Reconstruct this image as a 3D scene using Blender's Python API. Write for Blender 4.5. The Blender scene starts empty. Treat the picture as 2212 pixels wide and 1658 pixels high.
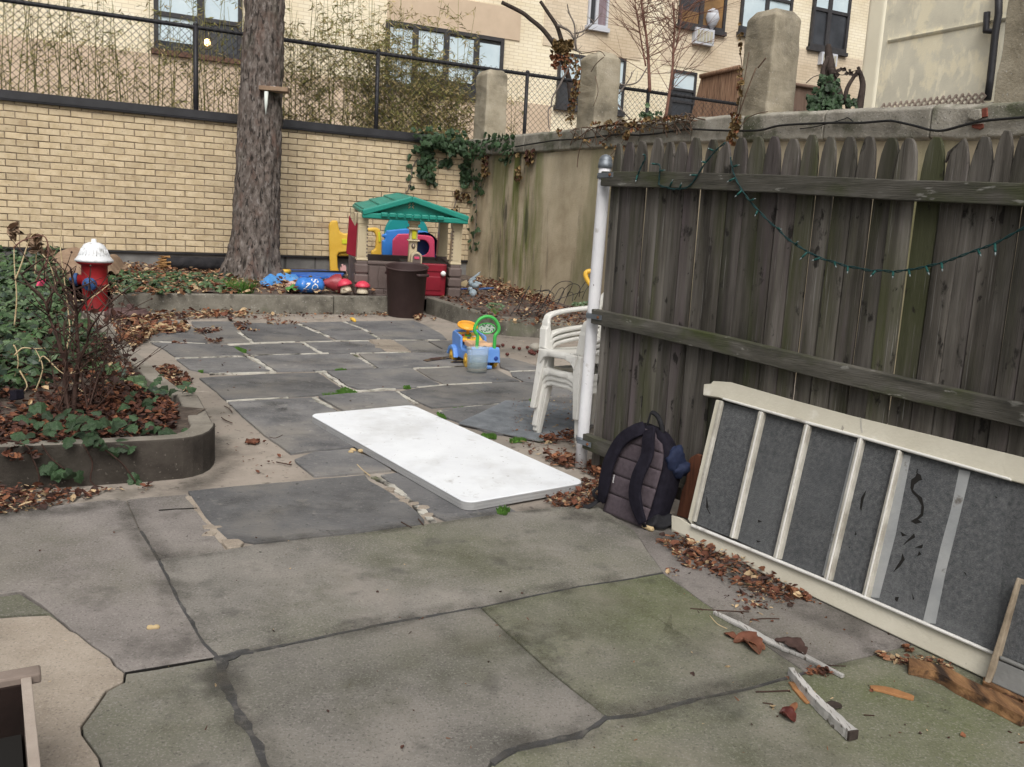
import bpy, bmesh, math, random
from mathutils import Vector as V, Matrix, noise
random.seed(7)
rnd = random.random
def U(a, b): return a + (b - a) * rnd()
S = bpy.context.scene
C = S.collection

# ------------------------------------------------------------------ camera (measured from the photograph)
FOC, PITCH, ROLL, EYE = 1893.75, .1631, -.0559, 1.4785
SX, SY = -.0166, .041                                  # the yard slopes up towards the back
CX, CY = 1106., 829.
fw = V((0, math.cos(PITCH), -math.sin(PITCH)))
_r, _d = V((1, 0, 0)), V((0, -math.sin(PITCH), -math.cos(PITCH)))
rt = math.cos(ROLL) * _r + math.sin(ROLL) * _d
dn = -math.sin(ROLL) * _r + math.cos(ROLL) * _d
O = V((0, 0, EYE))
cam = bpy.data.cameras.new('camera'); camo = bpy.data.objects.new('camera', cam); C.objects.link(camo)
camo.matrix_world = Matrix(((rt.x, -dn.x, -fw.x, O.x), (rt.y, -dn.y, -fw.y, O.y), (rt.z, -dn.z, -fw.z, O.z), (0, 0, 0, 1)))
cam.sensor_width = 36; cam.lens = 36 * FOC / 2212; cam.clip_start = .05; cam.clip_end = 2000
S.camera = camo

# ------------------------------------------------------------------ sky, sun, exposure
SUN_EL, SUN_AZ = math.radians(50), math.radians(174)   # overcast: a very wide soft sun
w = bpy.data.worlds.new('World'); S.world = w; w.use_nodes = True
nt = w.node_tree; nt.nodes.clear()
sky = nt.nodes.new('ShaderNodeTexSky'); sky.sky_type = 'NISHITA'; sky.sun_disc = False
sky.sun_elevation = SUN_EL; sky.sun_rotation = SUN_AZ; sky.air_density = 1.0; sky.dust_density = 6.0; sky.ozone_density = 1.0
hs = nt.nodes.new('ShaderNodeHueSaturation'); hs.inputs['Saturation'].default_value = .25
bg = nt.nodes.new('ShaderNodeBackground'); bg.inputs['Strength'].default_value = .11
wo = nt.nodes.new('ShaderNodeOutputWorld')
nt.links.new(sky.outputs[0], hs.inputs['Color']); nt.links.new(hs.outputs[0], bg.inputs[0]); nt.links.new(bg.outputs[0], wo.inputs[0])
sl = bpy.data.lights.new('sun', 'SUN'); sl.energy = 1.5; sl.angle = math.radians(38); sl.color = (1, .96, .9)
so = bpy.data.objects.new('sun', sl); C.objects.link(so)
sd = V((math.sin(SUN_AZ) * math.cos(SUN_EL), math.cos(SUN_AZ) * math.cos(SUN_EL), math.sin(SUN_EL)))
so.rotation_euler = (-sd).to_track_quat('-Z', 'Y').to_euler(); so.location = (0, 0, 20)
S.view_settings.view_transform = 'Standard'; S.view_settings.look = 'None'
S.view_settings.exposure = 0.27; S.view_settings.gamma = 1; S.view_settings.use_curve_mapping = False
S.cycles.max_bounces = 6; S.cycles.transparent_max_bounces = 12
try: S.cycles.use_denoising = True
except Exception: pass

# ------------------------------------------------------------------ measuring helpers: photo point -> place in the yard
def ray(x, y): return fw + rt * ((x - CX) / FOC) + dn * ((y - CY) / FOC)
def gz(x, y): return SX * x + SY * y
def G(x, y, h=0.):
    d = ray(x, y); t = (EYE - h) / (SX * d.x + SY * d.y - d.z); return O + d * t
def AT(x, y, z): return O + ray(x, y) * z
class Wall:                                            # a vertical plane through two ground points
    def __init__(s, a, b):
        s.a = V((a[0], a[1], 0)); d = V((b[0], b[1], 0)) - s.a; s.d = d.normalized(); s.n = V((s.d.y, -s.d.x, 0))
        if s.n.dot(O - s.a) < 0: s.n = -s.n            # n points to the camera side
    def p(s, x, y, off=0.):
        r = ray(x, y); t = ((s.a + s.n * off) - O).dot(s.n) / r.dot(s.n); return O + r * t
    def at(s, u, z, off=0.): return s.a + s.d * u + s.n * off + V((0, 0, z))
    def s(s, p): return (p - s.a).dot(s.d)
class Plane:
    def __init__(s, p, n): s.q, s.n = p, n.normalized()
    def p(s, x, y, off=0.):
        r = ray(x, y); return O + r * (((s.q + s.n * off) - O).dot(s.n) / r.dot(s.n))
def zm(x0, y0, k): return lambda x, y: ((x0 + x * k) * .6777, (y0 + y * k) * .6777)
ZA = zm(400, 1000, .36166); ZB = zm(1100, 1000, .36166); ZC = zm(300, 1400, .5425); ZD = zm(1650, 40, .31646)
ZE = zm(2550, 40, .32278); ZF = zm(1300, 380, .27125); ZG = zm(720, 40, .24135); ZH = zm(0, 700, .48243)
ZI = zm(2100, 1150, .6333); ZJ = zm(2200, 1850, .48101); ZK = zm(0, 1900, .40687); ZL = zm(1800, 1300, .30157)
ZM = zm(1000, 600, .24131); ZN = zm(1400, 900, .21112); ZO = zm(1450, 850, .24131); ZP = zm(1650, 850, .39216)
ZQ = zm(200, 740, .19305); ZR = zm(700, 840, .27125); ZT = zm(950, 1250, .45208)
Z1 = zm(0, 0, .42214); Z2 = zm(800, 0, .42214); Z3 = zm(1600, 0, .42214); Z4 = zm(2400, 0, .42229)
Zf = zm(1800, 400, .36182); Zg = zm(2500, 400, .36191)
ID = lambda x, y: (x, y)

# ------------------------------------------------------------------ materials
MATS = {}
def rgb(c): return (c[0], c[1], c[2], 1)
def mat(name, cols, sc=6, rough=.75, bump=.15, bsc=40, st=(1, 1, 1), rn=0., isl=0., metal=0., ov=(), spec=.3, det=6, lohi=(.3, .7), emit=None, alpha=None, trans=0., bst=None, world=False, anoise=None):
    m = bpy.data.materials.new(name); m.use_nodes = True; n = m.node_tree.nodes; L = m.node_tree.links
    b = n['Principled BSDF']; tc = n.new('ShaderNodeTexCoord'); mp = n.new('ShaderNodeMapping'); mp.inputs['Scale'].default_value = st
    if world: L.new(n.new('ShaderNodeNewGeometry').outputs['Position'], mp.inputs['Vector'])
    else: L.new(tc.outputs['Object'], mp.inputs['Vector'])
    vec = mp.outputs[0]; wvec = vec
    oi = None
    if rn:
        oi = n.new('ShaderNodeObjectInfo'); mul = n.new('ShaderNodeMath'); mul.operation = 'MULTIPLY'; mul.inputs[1].default_value = 37.
        L.new(oi.outputs['Random'], mul.inputs[0]); ad = n.new('ShaderNodeVectorMath'); ad.operation = 'ADD'
        L.new(vec, ad.inputs[0]); L.new(mul.outputs[0], ad.inputs[1]); vec = ad.outputs[0]
    def nz(scale, detail=det, stretch=None, r=.6):
        t = n.new('ShaderNodeTexNoise'); t.inputs['Scale'].default_value = scale; t.inputs['Detail'].default_value = detail; t.inputs['Roughness'].default_value = r
        if stretch:
            m2 = n.new('ShaderNodeMapping'); m2.inputs['Scale'].default_value = stretch; L.new(vec, m2.inputs['Vector']); L.new(m2.outputs[0], t.inputs['Vector'])
        else: L.new(vec, t.inputs['Vector'])
        return t.outputs['Fac']
    if len(cols) == 1 and not ov and not rn and not isl:
        b.inputs['Base Color'].default_value = rgb(cols[0])
    else:
        cr = n.new('ShaderNodeValToRGB'); e = cr.color_ramp.elements; k = len(cols)
        while len(e) < k: e.new(.5)
        for i, c in enumerate(cols):
            e[i].position = lohi[0] + (lohi[1] - lohi[0]) * (i / max(1, k - 1)); e[i].color = rgb(c)
        if k == 1: e[1].color = rgb(cols[0])
        L.new(nz(sc), cr.inputs[0]); col = cr.outputs[0]
        for o in ov:
            c, s2, lo, hi = o[:4]; mr = n.new('ShaderNodeMapRange'); mr.inputs['From Min'].default_value = lo; mr.inputs['From Max'].default_value = hi; mr.clamp = True
            if len(o) > 5: mr.inputs['To Max'].default_value = o[5]
            L.new(nz(s2, 5, o[4] if len(o) > 4 else None), mr.inputs[0])
            fac = mr.outputs[0]
            if len(o) > 6:                              # keep this stain to one stretch of the wall
                ax, mc, mw_ = o[6]; dp_ = n.new('ShaderNodeVectorMath'); dp_.operation = 'DOT_PRODUCT'; dp_.inputs[1].default_value = ax; L.new(tc.outputs['Object'], dp_.inputs[0])
                f_ = n.new('ShaderNodeMath'); f_.operation = 'SUBTRACT'; f_.inputs[1].default_value = mc; L.new(dp_.outputs['Value'], f_.inputs[0])
                a_ = n.new('ShaderNodeMath'); a_.operation = 'ABSOLUTE'; L.new(f_.outputs[0], a_.inputs[0])
                k_ = n.new('ShaderNodeMapRange'); k_.inputs['From Min'].default_value = mw_; k_.inputs['From Max'].default_value = mw_ * .4; L.new(a_.outputs[0], k_.inputs[0])
                pr_ = n.new('ShaderNodeMath'); pr_.operation = 'MULTIPLY'; L.new(fac, pr_.inputs[0]); L.new(k_.outputs[0], pr_.inputs[1]); fac = pr_.outputs[0]
            mx = n.new('ShaderNodeMix'); mx.data_type = 'RGBA'
            L.new(fac, mx.inputs[0]); L.new(col, mx.inputs[6]); mx.inputs[7].default_value = rgb(c); col = mx.outputs[2]
        if rn or isl:
            h = n.new('ShaderNodeHueSaturation'); mr = n.new('ShaderNodeMapRange'); a = rn or isl
            mr.inputs['To Min'].default_value = 1 - a; mr.inputs['To Max'].default_value = 1 + a
            if rn: L.new(oi.outputs['Random'], mr.inputs[0])
            else:
                ge = n.new('ShaderNodeNewGeometry'); L.new(ge.outputs['Random Per Island'], mr.inputs[0])
            L.new(mr.outputs[0], h.inputs['Value']); L.new(col, h.inputs['Color']); col = h.outputs[0]
        L.new(col, b.inputs['Base Color'])
    b.inputs['Roughness'].default_value = rough; b.inputs['Metallic'].default_value = metal; b.inputs['Specular IOR Level'].default_value = spec
    if bump:
        bp = n.new('ShaderNodeBump'); bp.inputs['Strength'].default_value = bump; bp.inputs['Distance'].default_value = .01
        L.new(nz(bsc, 8, bst), bp.inputs['Height']); L.new(bp.outputs[0], b.inputs['Normal'])
    if emit: b.inputs['Emission Color'].default_value = rgb(emit[0]); b.inputs['Emission Strength'].default_value = emit[1]
    if alpha is not None: b.inputs['Alpha'].default_value = alpha
    if anoise:                                         # broken, soft edged film of dirt
        t = n.new('ShaderNodeTexNoise'); t.inputs['Scale'].default_value = anoise[0]; t.inputs['Detail'].default_value = 8; t.inputs['Roughness'].default_value = .7; L.new(wvec, t.inputs['Vector'])
        mr = n.new('ShaderNodeMapRange'); mr.inputs['From Min'].default_value = anoise[1]; mr.inputs['From Max'].default_value = anoise[2]; mr.inputs['To Max'].default_value = anoise[3]; L.new(t.outputs['Fac'], mr.inputs[0])
        at = n.new('ShaderNodeAttribute'); at.attribute_name = 'fade'; mu = n.new('ShaderNodeMath'); mu.operation = 'MULTIPLY'; L.new(mr.outputs[0], mu.inputs[0]); L.new(at.outputs['Fac'], mu.inputs[1]); L.new(mu.outputs[0], b.inputs['Alpha'])
    if trans: b.inputs['Transmission Weight'].default_value = trans
    MATS[name] = m; return m

# ------------------------------------------------------------------ mesh builder and tagging
BASE = {}
def tag(o, label=None, cat=None, group=None, kind=None):
    if label: o['label'] = label
    if cat: o['category'] = cat
    if group: o['group'] = group
    if kind: o['kind'] = kind
    return o
def thing(name, label, cat, loc=(0, 0, 0), rotz=0., group=None):
    o = bpy.data.objects.new(name, None); C.objects.link(o); o.empty_display_size = .1
    o.location = loc; o.rotation_euler = (0, 0, rotz); BASE[o] = V(loc); return tag(o, label, cat, group)
class M:
    def __init__(s): s.v, s.f, s.m, s.sm = [], [], [], []
    def add(s, vs, fs, mi=0, smooth=False):
        k = len(s.v); s.v += [V(p) for p in vs]
        for f in fs: s.f.append([i + k for i in f]); s.m.append(mi); s.sm.append(smooth)
        return s
    def box(s, c, d, ax=None, mi=0, top=1.):
        ax = ax or (V((1, 0, 0)), V((0, 1, 0)), V((0, 0, 1))); c = V(c); vs = []
        for k in (-.5, .5):
            t = top if k > 0 else 1.
            for i, j in ((-.5, -.5), (.5, -.5), (.5, .5), (-.5, .5)): vs.append(c + ax[0] * i * d[0] * t + ax[1] * j * d[1] * t + ax[2] * k * d[2])
        return s.add(vs, [(3, 2, 1, 0), (4, 5, 6, 7), (0, 1, 5, 4), (1, 2, 6, 5), (2, 3, 7, 6), (3, 0, 4, 7)], mi)
    def quad(s, a, b, c, d, mi=0): return s.add([a, b, c, d], [(0, 1, 2, 3)], mi)
    def prism(s, poly, vec, mi=0, mside=None, smooth=False):
        n = len(poly); vec = V(vec); poly = [V(p) for p in poly]
        s.add(poly + [p + vec for p in poly], [list(range(n))[::-1], list(range(n, 2 * n))], mi)
        k = len(s.v) - 2 * n
        for i in range(n):
            j = (i + 1) % n; s.f.append([k + i, k + j, k + n + j, k + n + i]); s.m.append(mi if mside is None else mside); s.sm.append(smooth)
        return s
    def loft(s, secs, mi=0, closed=True, cap=True, smooth=True):
        n = len(secs[0]); vs = [p for sec in secs for p in sec]; fs = []
        for i in range(len(secs) - 1):
            for j in range(n if closed else n - 1):
                a = i * n + j; b = i * n + (j + 1) % n; fs.append((a, b, b + n, a + n))
        s.add(vs, fs, mi, smooth)
        if cap and closed:
            k = len(s.v) - len(vs); s.f += [[k + j for j in range(n)][::-1], [len(s.v) - n + j for j in range(n)]]; s.m += [mi, mi]; s.sm += [False, False]
        return s
    def tube(s, pts, r, n=6, mi=0, flat=1., up=None):
        pts = [V(p) for p in pts]; secs = []; prev = None
        for i, p in enumerate(pts):
            t = (pts[min(i + 1, len(pts) - 1)] - pts[max(i - 1, 0)])
            t = t.normalized() if t.length > 1e-9 else V((0, 0, 1))
            a = up or (V((0, 0, 1)) if abs(t.z) < .9 else V((1, 0, 0)))
            if prev is not None and up is None: a = prev
            x = t.cross(a)
            if x.length < 1e-6: x = t.cross(V((.3, .9, .2)))
            x.normalize(); y = x.cross(t).normalized(); prev = y
            q = r[i] if isinstance(r, (list, tuple)) else r
            secs.append([p + (x * math.cos(2 * math.pi * k / n) + y * math.sin(2 * math.pi * k / n) * flat) * q for k in range(n)])
        return s.loft(secs, mi, smooth=n > 4)
    def lathe(s, prof, c=(0, 0, 0), n=28, mi=0, ax=None, smooth=True, cap=True):
        ax = ax or (V((1, 0, 0)), V((0, 1, 0)), V((0, 0, 1))); c = V(c)
        secs = [[c + ax[2] * z + (ax[0] * math.cos(2 * math.pi * k / n) + ax[1] * math.sin(2 * math.pi * k / n)) * r for k in range(n)] for r, z in prof]
        return s.loft(secs, mi, cap=cap, smooth=smooth)
    def ball(s, c, r, n=14, mi=0, ax=None):
        r = (r, r, r) if not isinstance(r, (list, tuple)) else r; c = V(c); ax = ax or (V((1, 0, 0)), V((0, 1, 0)), V((0, 0, 1)))
        secs = []
        for i in range(n // 2 + 1):
            a = math.pi * i / (n // 2); q = max(.02, math.sin(a))
            secs.append([c + ax[0] * r[0] * q * math.cos(2 * math.pi * k / n) + ax[1] * r[1] * q * math.sin(2 * math.pi * k / n) - ax[2] * r[2] * math.cos(a) for k in range(n)])
        return s.loft(secs, mi)
    def build(s, name, mats, parent=None, bevel=0., local=False, subd=0, seg=2, loc=None, solid=0.):
        me = bpy.data.meshes.new(name); base = V((0, 0, 0))
        if parent is not None: base = BASE.get(parent, V((0, 0, 0)))
        elif loc is not None: base = V(loc)
        vs = s.v if local else [p - base for p in s.v]
        me.from_pydata([tuple(p) for p in vs], [], s.f)
        for m in (mats if isinstance(mats, (list, tuple)) else [mats]): me.materials.append(MATS[m] if isinstance(m, str) else m)
        me.polygons.foreach_set('material_index', s.m); me.polygons.foreach_set('use_smooth', s.sm)
        me.update()
        bm = bmesh.new(); bm.from_mesh(me); bmesh.ops.recalc_face_normals(bm, faces=bm.faces); bm.to_mesh(me); bm.free()
        o = bpy.data.objects.new(name, me); C.objects.link(o)
        if parent is not None: o.parent = parent; BASE[o] = base
        else: o.location = base
        if solid:
            q = o.modifiers.new('solid', 'SOLIDIFY'); q.thickness = solid; q.offset = 0
        if bevel:
            q = o.modifiers.new('bevel', 'BEVEL'); q.width = bevel; q.segments = seg; q.limit_method = 'ANGLE'; q.angle_limit = .6
        if subd:
            q = o.modifiers.new('sub', 'SUBSURF'); q.levels = subd; q.render_levels = subd
        return o
def struct(b, name, mats, label=None, **k):
    o = b.build(name, mats, **k); o['kind'] = 'structure'
    if label: o['label'] = label
    return o
def copy_tree(o, parent=None):
    c = o.copy(); C.objects.link(c)
    if parent is not None: c.parent = parent
    for ch in list(o.children): copy_tree(ch, c)
    return c
def frame(o, xdir):                                   # local frame: u along xdir, v to its left-back, w up
    o = V(o); x = V((xdir[0], xdir[1], 0)).normalized(); y = V((-x.y, x.x, 0))
    return lambda u, v, w_: o + x * u + y * v + V((0, 0, w_))
def inpoly(p, poly):
    c = False; n = len(poly)
    for i in range(n):
        a, b = poly[i], poly[i - 1]
        if (a[1] > p[1]) != (b[1] > p[1]) and p[0] < (b[0] - a[0]) * (p[1] - a[1]) / (b[1] - a[1]) + a[0]: c = not c
    return c
def smoothpath(pts, k=4):
    pts = [V(p) for p in pts]; out = []
    for i in range(len(pts) - 1):
        p0, p1, p2, p3 = pts[max(i - 1, 0)], pts[i], pts[i + 1], pts[min(i + 2, len(pts) - 1)]
        for j in range(k):
            t = j / k; out.append(.5 * ((2 * p1) + (p2 - p0) * t + (2 * p0 - 5 * p1 + 4 * p2 - p3) * t * t + (3 * p1 - p0 - 3 * p2 + p3) * t ** 3))
    return out + [pts[-1]]
def fbm(p, k=4):
    a, s_ = 0., 1.
    for i in range(k): a += noise.noise(p * (2 ** i)) * s_; s_ *= .5
    return a
def leaf(b, c, size, nrm=None, yaw=None, mi=0, curl=.25, wid=.45):
    nrm = (nrm or V((U(-.5, .5), U(-.5, .5), 1))).normalized(); yaw = U(0, 6.3) if yaw is None else yaw
    t = nrm.orthogonal().normalized(); t = (Matrix.Rotation(yaw, 3, nrm) @ t); q = nrm.cross(t); h = size * curl
    c = V(c); a = size * .5
    vs = [c - t * a + nrm * h * .3, c + t * a + nrm * h, c - t * a * .25 + q * size * wid + nrm * h, c + t * a * .45 + q * size * wid * .7 + nrm * h * 1.2, c - t * a * .25 - q * size * wid + nrm * h, c + t * a * .45 - q * size * wid * .7 + nrm * h * 1.1, c]
    b.add(vs, [(0, 6, 2), (6, 3, 2), (6, 1, 3), (0, 4, 6), (6, 4, 5), (6, 5, 1)], mi)
def ivy_leaf(b, c, size, nrm, yaw, mi=0):
    nrm = nrm.normalized(); t = Matrix.Rotation(yaw, 3, nrm) @ nrm.orthogonal().normalized(); q = nrm.cross(t); c = V(c)
    P = [(-.45, 0), (-.5, .22), (-.25, .5), (.02, .3), (.2, .36), (.55, 0), (.2, -.36), (.02, -.3), (-.25, -.5), (-.5, -.22)]
    vs = [c + t * x * size + q * y * size + nrm * (-abs(y) * .45 - .25 * max(0, x) ** 2 + U(-.04, .04)) * size for x, y in P] + [c + nrm * .03 * size]
    k = len(P)
    b.add(vs, [(i, (i + 1) % k, k) for i in range(k)], mi)
# ------------------------------------------------------------------ the material list
mat('ground', [(.05, .045, .04), (.11, .1, .085)], 3)
mat('mortar_bed', [(.19, .165, .14), (.3, .26, .22), (.36, .32, .275)], 2.2, .9, .35, 60, ov=[((.15, .135, .115), 1.1, .48, .7), ((.43, .39, .34), 5, .6, .72, None, .7), ((.08, .068, .056), 22, .6, .7, None, .7), ((.1, .088, .07), 3.5, .6, .72, None, .6)])
mat('light_mortar', [(.26, .255, .22), (.45, .43, .38), (.55, .53, .47)], 8, .9, .5, 50, ov=[((.05, .046, .04), 3.2, .54, .62), ((.1, .11, .05), 2.2, .6, .72), ((.14, .12, .1), 14, .58, .68)])
SL = dict(rough=.85, bump=.3, bsc=110, rn=.07, spec=.25)
mat('slab_concrete', [(.115, .109, .096), (.182, .17, .152), (.235, .216, .192)], 2.6, ov=[((.115, .118, .076), .8, .42, .66, None, .8), ((.3, .285, .26), 130, .52, .66, None, .5), ((.055, .05, .045), 110, .56, .67, None, .6), ((.26, .232, .205), 1.5, .56, .76, None, .8), ((.07, .066, .06), 5.5, .58, .7, None, .6), ((.095, .092, .083), 1.1, .58, .74, None, .25)], **SL)
mat('slab_mossy', [(.1, .1, .076), (.165, .156, .128), (.215, .198, .166)], 2.6, ov=[((.1, .112, .052), 1.1, .4, .64, None, .85), ((.27, .262, .225), 130, .52, .66, None, .5), ((.045, .046, .036), 110, .56, .67, None, .6), ((.235, .21, .178), 1.4, .58, .78, None, .7), ((.05, .052, .04), 6, .58, .7, None, .6)], **SL)
mat('slab_pink', [(.125, .113, .104), (.19, .172, .159), (.245, .222, .204)], 2.6, ov=[((.125, .122, .088), 1.1, .5, .72, None, .7), ((.31, .288, .27), 130, .52, .66, None, .5), ((.055, .048, .044), 110, .56, .67, None, .6), ((.08, .072, .066), 4.5, .56, .7, None, .65)], **SL)
mat('slab_patch', [(.22, .183, .145), (.3, .255, .205), (.36, .31, .255)], 3, ov=[((.42, .37, .32), 130, .52, .66, None, .5), ((.12, .105, .088), 110, .56, .67, None, .55), ((.17, .15, .12), 2.2, .5, .72, None, .7)], **SL)
mat('tar', [(.04, .04, .042), (.085, .083, .082)], 12, .7, .5, 40, ov=[((.15, .142, .128), 24, .54, .66, None, .8), ((.11, .1, .085), 5, .56, .68, None, .8)])
mat('crack_and_shade', [(.012, .011, .01)], rough=1, bump=0)  # near black: open cracks, also painted shade in the crate and torn panes
mat('slate', [(.085, .085, .089), (.14, .139, .141), (.195, .19, .185)], 2.6, .66, .7, 16, rn=.18, spec=.3, ov=[((.055, .056, .06), 3.5, .54, .72, (1, 2, 1), .6), ((.23, .222, .21), 60, .56, .68, None, .6), ((.2, .182, .155), 1.3, .5, .72, None, .75), ((.065, .065, .068), 1.6, .55, .72, (1, 2.5, 1), .5), ((.26, .25, .228), 10, .63, .7, None, .6), ((.03, .03, .031), 28, .63, .7, None, .7)], bst=(1, 5, 1))
mat('kerb', [(.105, .096, .078), (.17, .158, .13), (.23, .213, .178)], 5, .9, .6, 45, rn=.05, ov=[((.06, .054, .044), 2.2, .48, .66), ((.36, .35, .32), 60, .62, .7), ((.12, .13, .08), 1.4, .6, .75)])
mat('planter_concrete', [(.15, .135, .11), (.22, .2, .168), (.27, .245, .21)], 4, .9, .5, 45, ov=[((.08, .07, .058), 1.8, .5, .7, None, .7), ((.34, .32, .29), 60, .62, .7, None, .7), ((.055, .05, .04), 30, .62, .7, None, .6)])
mat('planter_face_shade', [(.028, .023, .019), (.05, .042, .035), (.075, .065, .054)], 5, .95, .6, 45, ov=[((.03, .026, .02), 2, .5, .7), ((.17, .15, .13), 60, .64, .7, None, .7)])  # outer kerb face: wet dirt, and the shade of that side put into the colour
mat('soil', [(.035, .027, .022), (.075, .058, .047), (.11, .088, .07)], 14, .95, .9, 30, ov=[((.16, .12, .085), 40, .6, .68)])
mat('soil_dry', [(.075, .055, .045), (.12, .093, .078), (.165, .13, .11)], 14, .95, .9, 30, ov=[((.22, .16, .11), 40, .62, .7), ((.05, .04, .033), 3, .5, .65)])
BR = [(.46, .36, .22), (.55, .445, .29), (.61, .505, .345)]
mat('brick_face', BR, 9, .8, .3, 70, rn=.1, world=True, ov=[((.38, .295, .19), .9, .52, .7, (1, 1, .5), .6), ((.3, .21, .13), 3, .58, .72, None, .6), ((.7, .6, .44), 14, .62, .72, None, .5), ((.2, .15, .1), 40, .62, .7, None, .7)])
mat('brick_run', BR, 9, .8, .3, 70, isl=.1, world=True, ov=[((.38, .295, .19), .9, .52, .7, (1, 1, .5), .6), ((.3, .21, .13), 3, .58, .72, None, .6), ((.7, .6, .44), 14, .62, .72, None, .5), ((.2, .15, .1), 40, .62, .7, None, .7)])
mat('brick_mortar', [(.14, .11, .08), (.25, .2, .145), (.34, .28, .21)], 3, .95, .5, 60, ov=[((.08, .062, .045), 1.2, .52, .66)])
mat('cap_metal', [(.012, .012, .014), (.026, .026, .03)], 5, .55, .15, 20, spec=.4)
mat('wall_base', [(.13, .125, .12), (.22, .215, .205)], 4, .85, .3, 40, ov=[((.02, .02, .02), 2.6, .56, .6, (1.4, 1.4, .04))])
mat('render_wall', [(.33, .27, .18), (.45, .38, .265), (.53, .455, .33)], 2.0, .9, .5, 45, ov=[((.2, .165, .115), .8, .45, .65, (1, 1, .35), .8), ((.5, .43, .32), 2.6, .55, .75, (1, 1, .5), .6), ((.12, .1, .075), 3.4, .58, .7, (1.6, 1.6, .22), .6), ((.1, .085, .065), 70, .62, .7, None, .5), ((.13, .155, .035), 2.3, .46, .58, (1.6, 1.6, .2), .9, ((.5, -.866, 0), -1.45, .9)), ((.05, .05, .035), 3.0, .53, .62, (1.6, 1.6, .3), .8, ((.5, -.866, 0), -1.6, 1.)), ((.13, .145, .05), 1.2, .54, .66, (1.1, 1.1, .2), .6)])
mat('coping', [(.2, .185, .155), (.3, .28, .235), (.38, .355, .31)], 6, .95, .9, 55, rn=.1, ov=[((.09, .095, .06), 2, .52, .68), ((.5, .48, .44), 55, .62, .7), ((.08, .075, .065), 40, .62, .7)])
mat('pillar', [(.22, .19, .135), (.33, .29, .215), (.4, .355, .275)], 4, .95, .7, 50, rn=.06, ov=[((.13, .115, .085), 1.6, .5, .7), ((.42, .4, .35), 60, .62, .7), ((.1, .12, .05), 1.2, .62, .78, (1, 1, .4))])
mat('red_brick', [(.15, .045, .03), (.24, .075, .05)], 12, .9, .4)
mat('fence_wood', [(.034, .03, .024), (.098, .088, .075), (.175, .16, .141)], 1.6, .8, .8, 7, st=(9, 9, .55), rn=.3, spec=.25, bst=(7, 7, 1), det=10, lohi=(.34, .66),
    ov=[((.05, .056, .02), .5, .49, .66, (1, 1, 2.2), .85), ((.125, .1, .104), .9, .52, .68, None, .85), ((.23, .22, .21), 5, .62, .69, (5, 5, 1), .7), ((.014, .012, .01), 1.6, .6, .66, (1, 1, 8), .9), ((.022, .021, .017), .4, .52, .66, (.4, .4, 2), .75), ((.012, .01, .008), 2.4, .68, .72, (.8, .8, 9), .9), ((.26, .25, .235), 3, .68, .72, (2, 2, 1), .7)])
mat('fence_rail', [(.035, .034, .027), (.078, .073, .06), (.125, .118, .104)], 2.6, .85, .7, 9, st=(1.2, 1.2, 8), rn=.1, ov=[((.042, .052, .014), 1.6, .48, .64, (1, 1, .3), .9), ((.25, .245, .22), 7, .63, .69, (1, 1, .5), .8), ((.018, .017, .014), 1.1, .56, .68, (1, 1, .4), .7)], bst=(1, 1, 5))
mat('pipe_white', [(.6, .6, .62), (.7, .7, .71)], 6, .5, .25, 60, ov=[((.3, .28, .25), 9, .62, .7, None, .7), ((.34, .3, .24), 1.2, .6, .78, (1, 1, .4), .6), ((.12, .1, .08), 26, .68, .71)])
mat('galv', [(.13, .15, .17), (.22, .24, .26)], 20, .5, .15, 50, metal=.6)
mat('rust', [(.09, .035, .015), (.2, .085, .04)], 20, .9, .5)
mat('dark_steel', [(.014, .014, .017), (.03, .03, .034)], 8, .5, .1)
mat('bark', [(.048, .038, .032), (.112, .092, .08), (.2, .173, .155)], 3.2, .95, 1., 14, st=(6, 6, 2.7), det=12, ov=[((.27, .245, .23), 4, .55, .68, None, .65), ((.14, .085, .066), 1.4, .54, .7, None, .65), ((.09, .095, .072), .5, .58, .72, None, .5), ((.016, .013, .011), 3.4, .54, .62, (1.3, 1.3, .8), .9)], bst=(1.4, 1.4, .8))
mat('bark_dark', [(.025, .018, .015), (.07, .053, .045)], 12, .95, .7, 30)
mat('twig_red', [(.12, .055, .04), (.22, .12, .09)], 12, .9, .2)
mat('twig_grey', [(.1, .085, .075), (.2, .17, .15)], 12, .9, .3)
mat('twig_dark', [(.03, .016, .012), (.075, .042, .032)], 12, .9, .3)
mat('twig_vine', [(.07, .045, .032), (.17, .115, .08)], 12, .9, .2)
mat('straw', [(.36, .27, .15), (.52, .42, .26)], 12, .9, .1)
mat('cane', [(.13, .13, .035), (.22, .2, .065)], 6, .6, .1, rn=.25)
mat('cane_leaf', [(.3, .235, .1), (.46, .37, .19)], 6, .7, .05, isl=.35, spec=.2)
mat('cane_leaf_green', [(.16, .17, .05), (.26, .25, .09)], 6, .7, .05, isl=.3, spec=.2)
for i, c in enumerate([(.135, .055, .034), (.08, .036, .026), (.25, .13, .072), (.055, .033, .028), (.42, .31, .185), (.205, .088, .046)]):
    mat('dead_leaf_%d' % i, [tuple(x * .75 for x in c), tuple(x * 1.2 for x in c)], 30, .8, .2, 60, isl=.25, spec=.2)
DL = ['dead_leaf_%d' % i for i in range(6)]
for i, c in enumerate([(.03, .06, .022), (.05, .095, .033), (.075, .12, .055), (.022, .04, .024)]):
    mat('ivy_%d' % i, [tuple(x * .8 for x in c), tuple(x * 1.25 for x in c)], 30, .5, .2, 50, isl=.3, spec=.4)
mat('ivy_part', [(.01, .026, .011), (.024, .052, .02), (.065, .095, .05)], 18, .55, .25, 60, rn=.45, spec=.3)
mat('ivy_brown', [(.13, .08, .033), (.27, .19, .085)], 20, .8, .2, isl=.35, rn=0)
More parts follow.
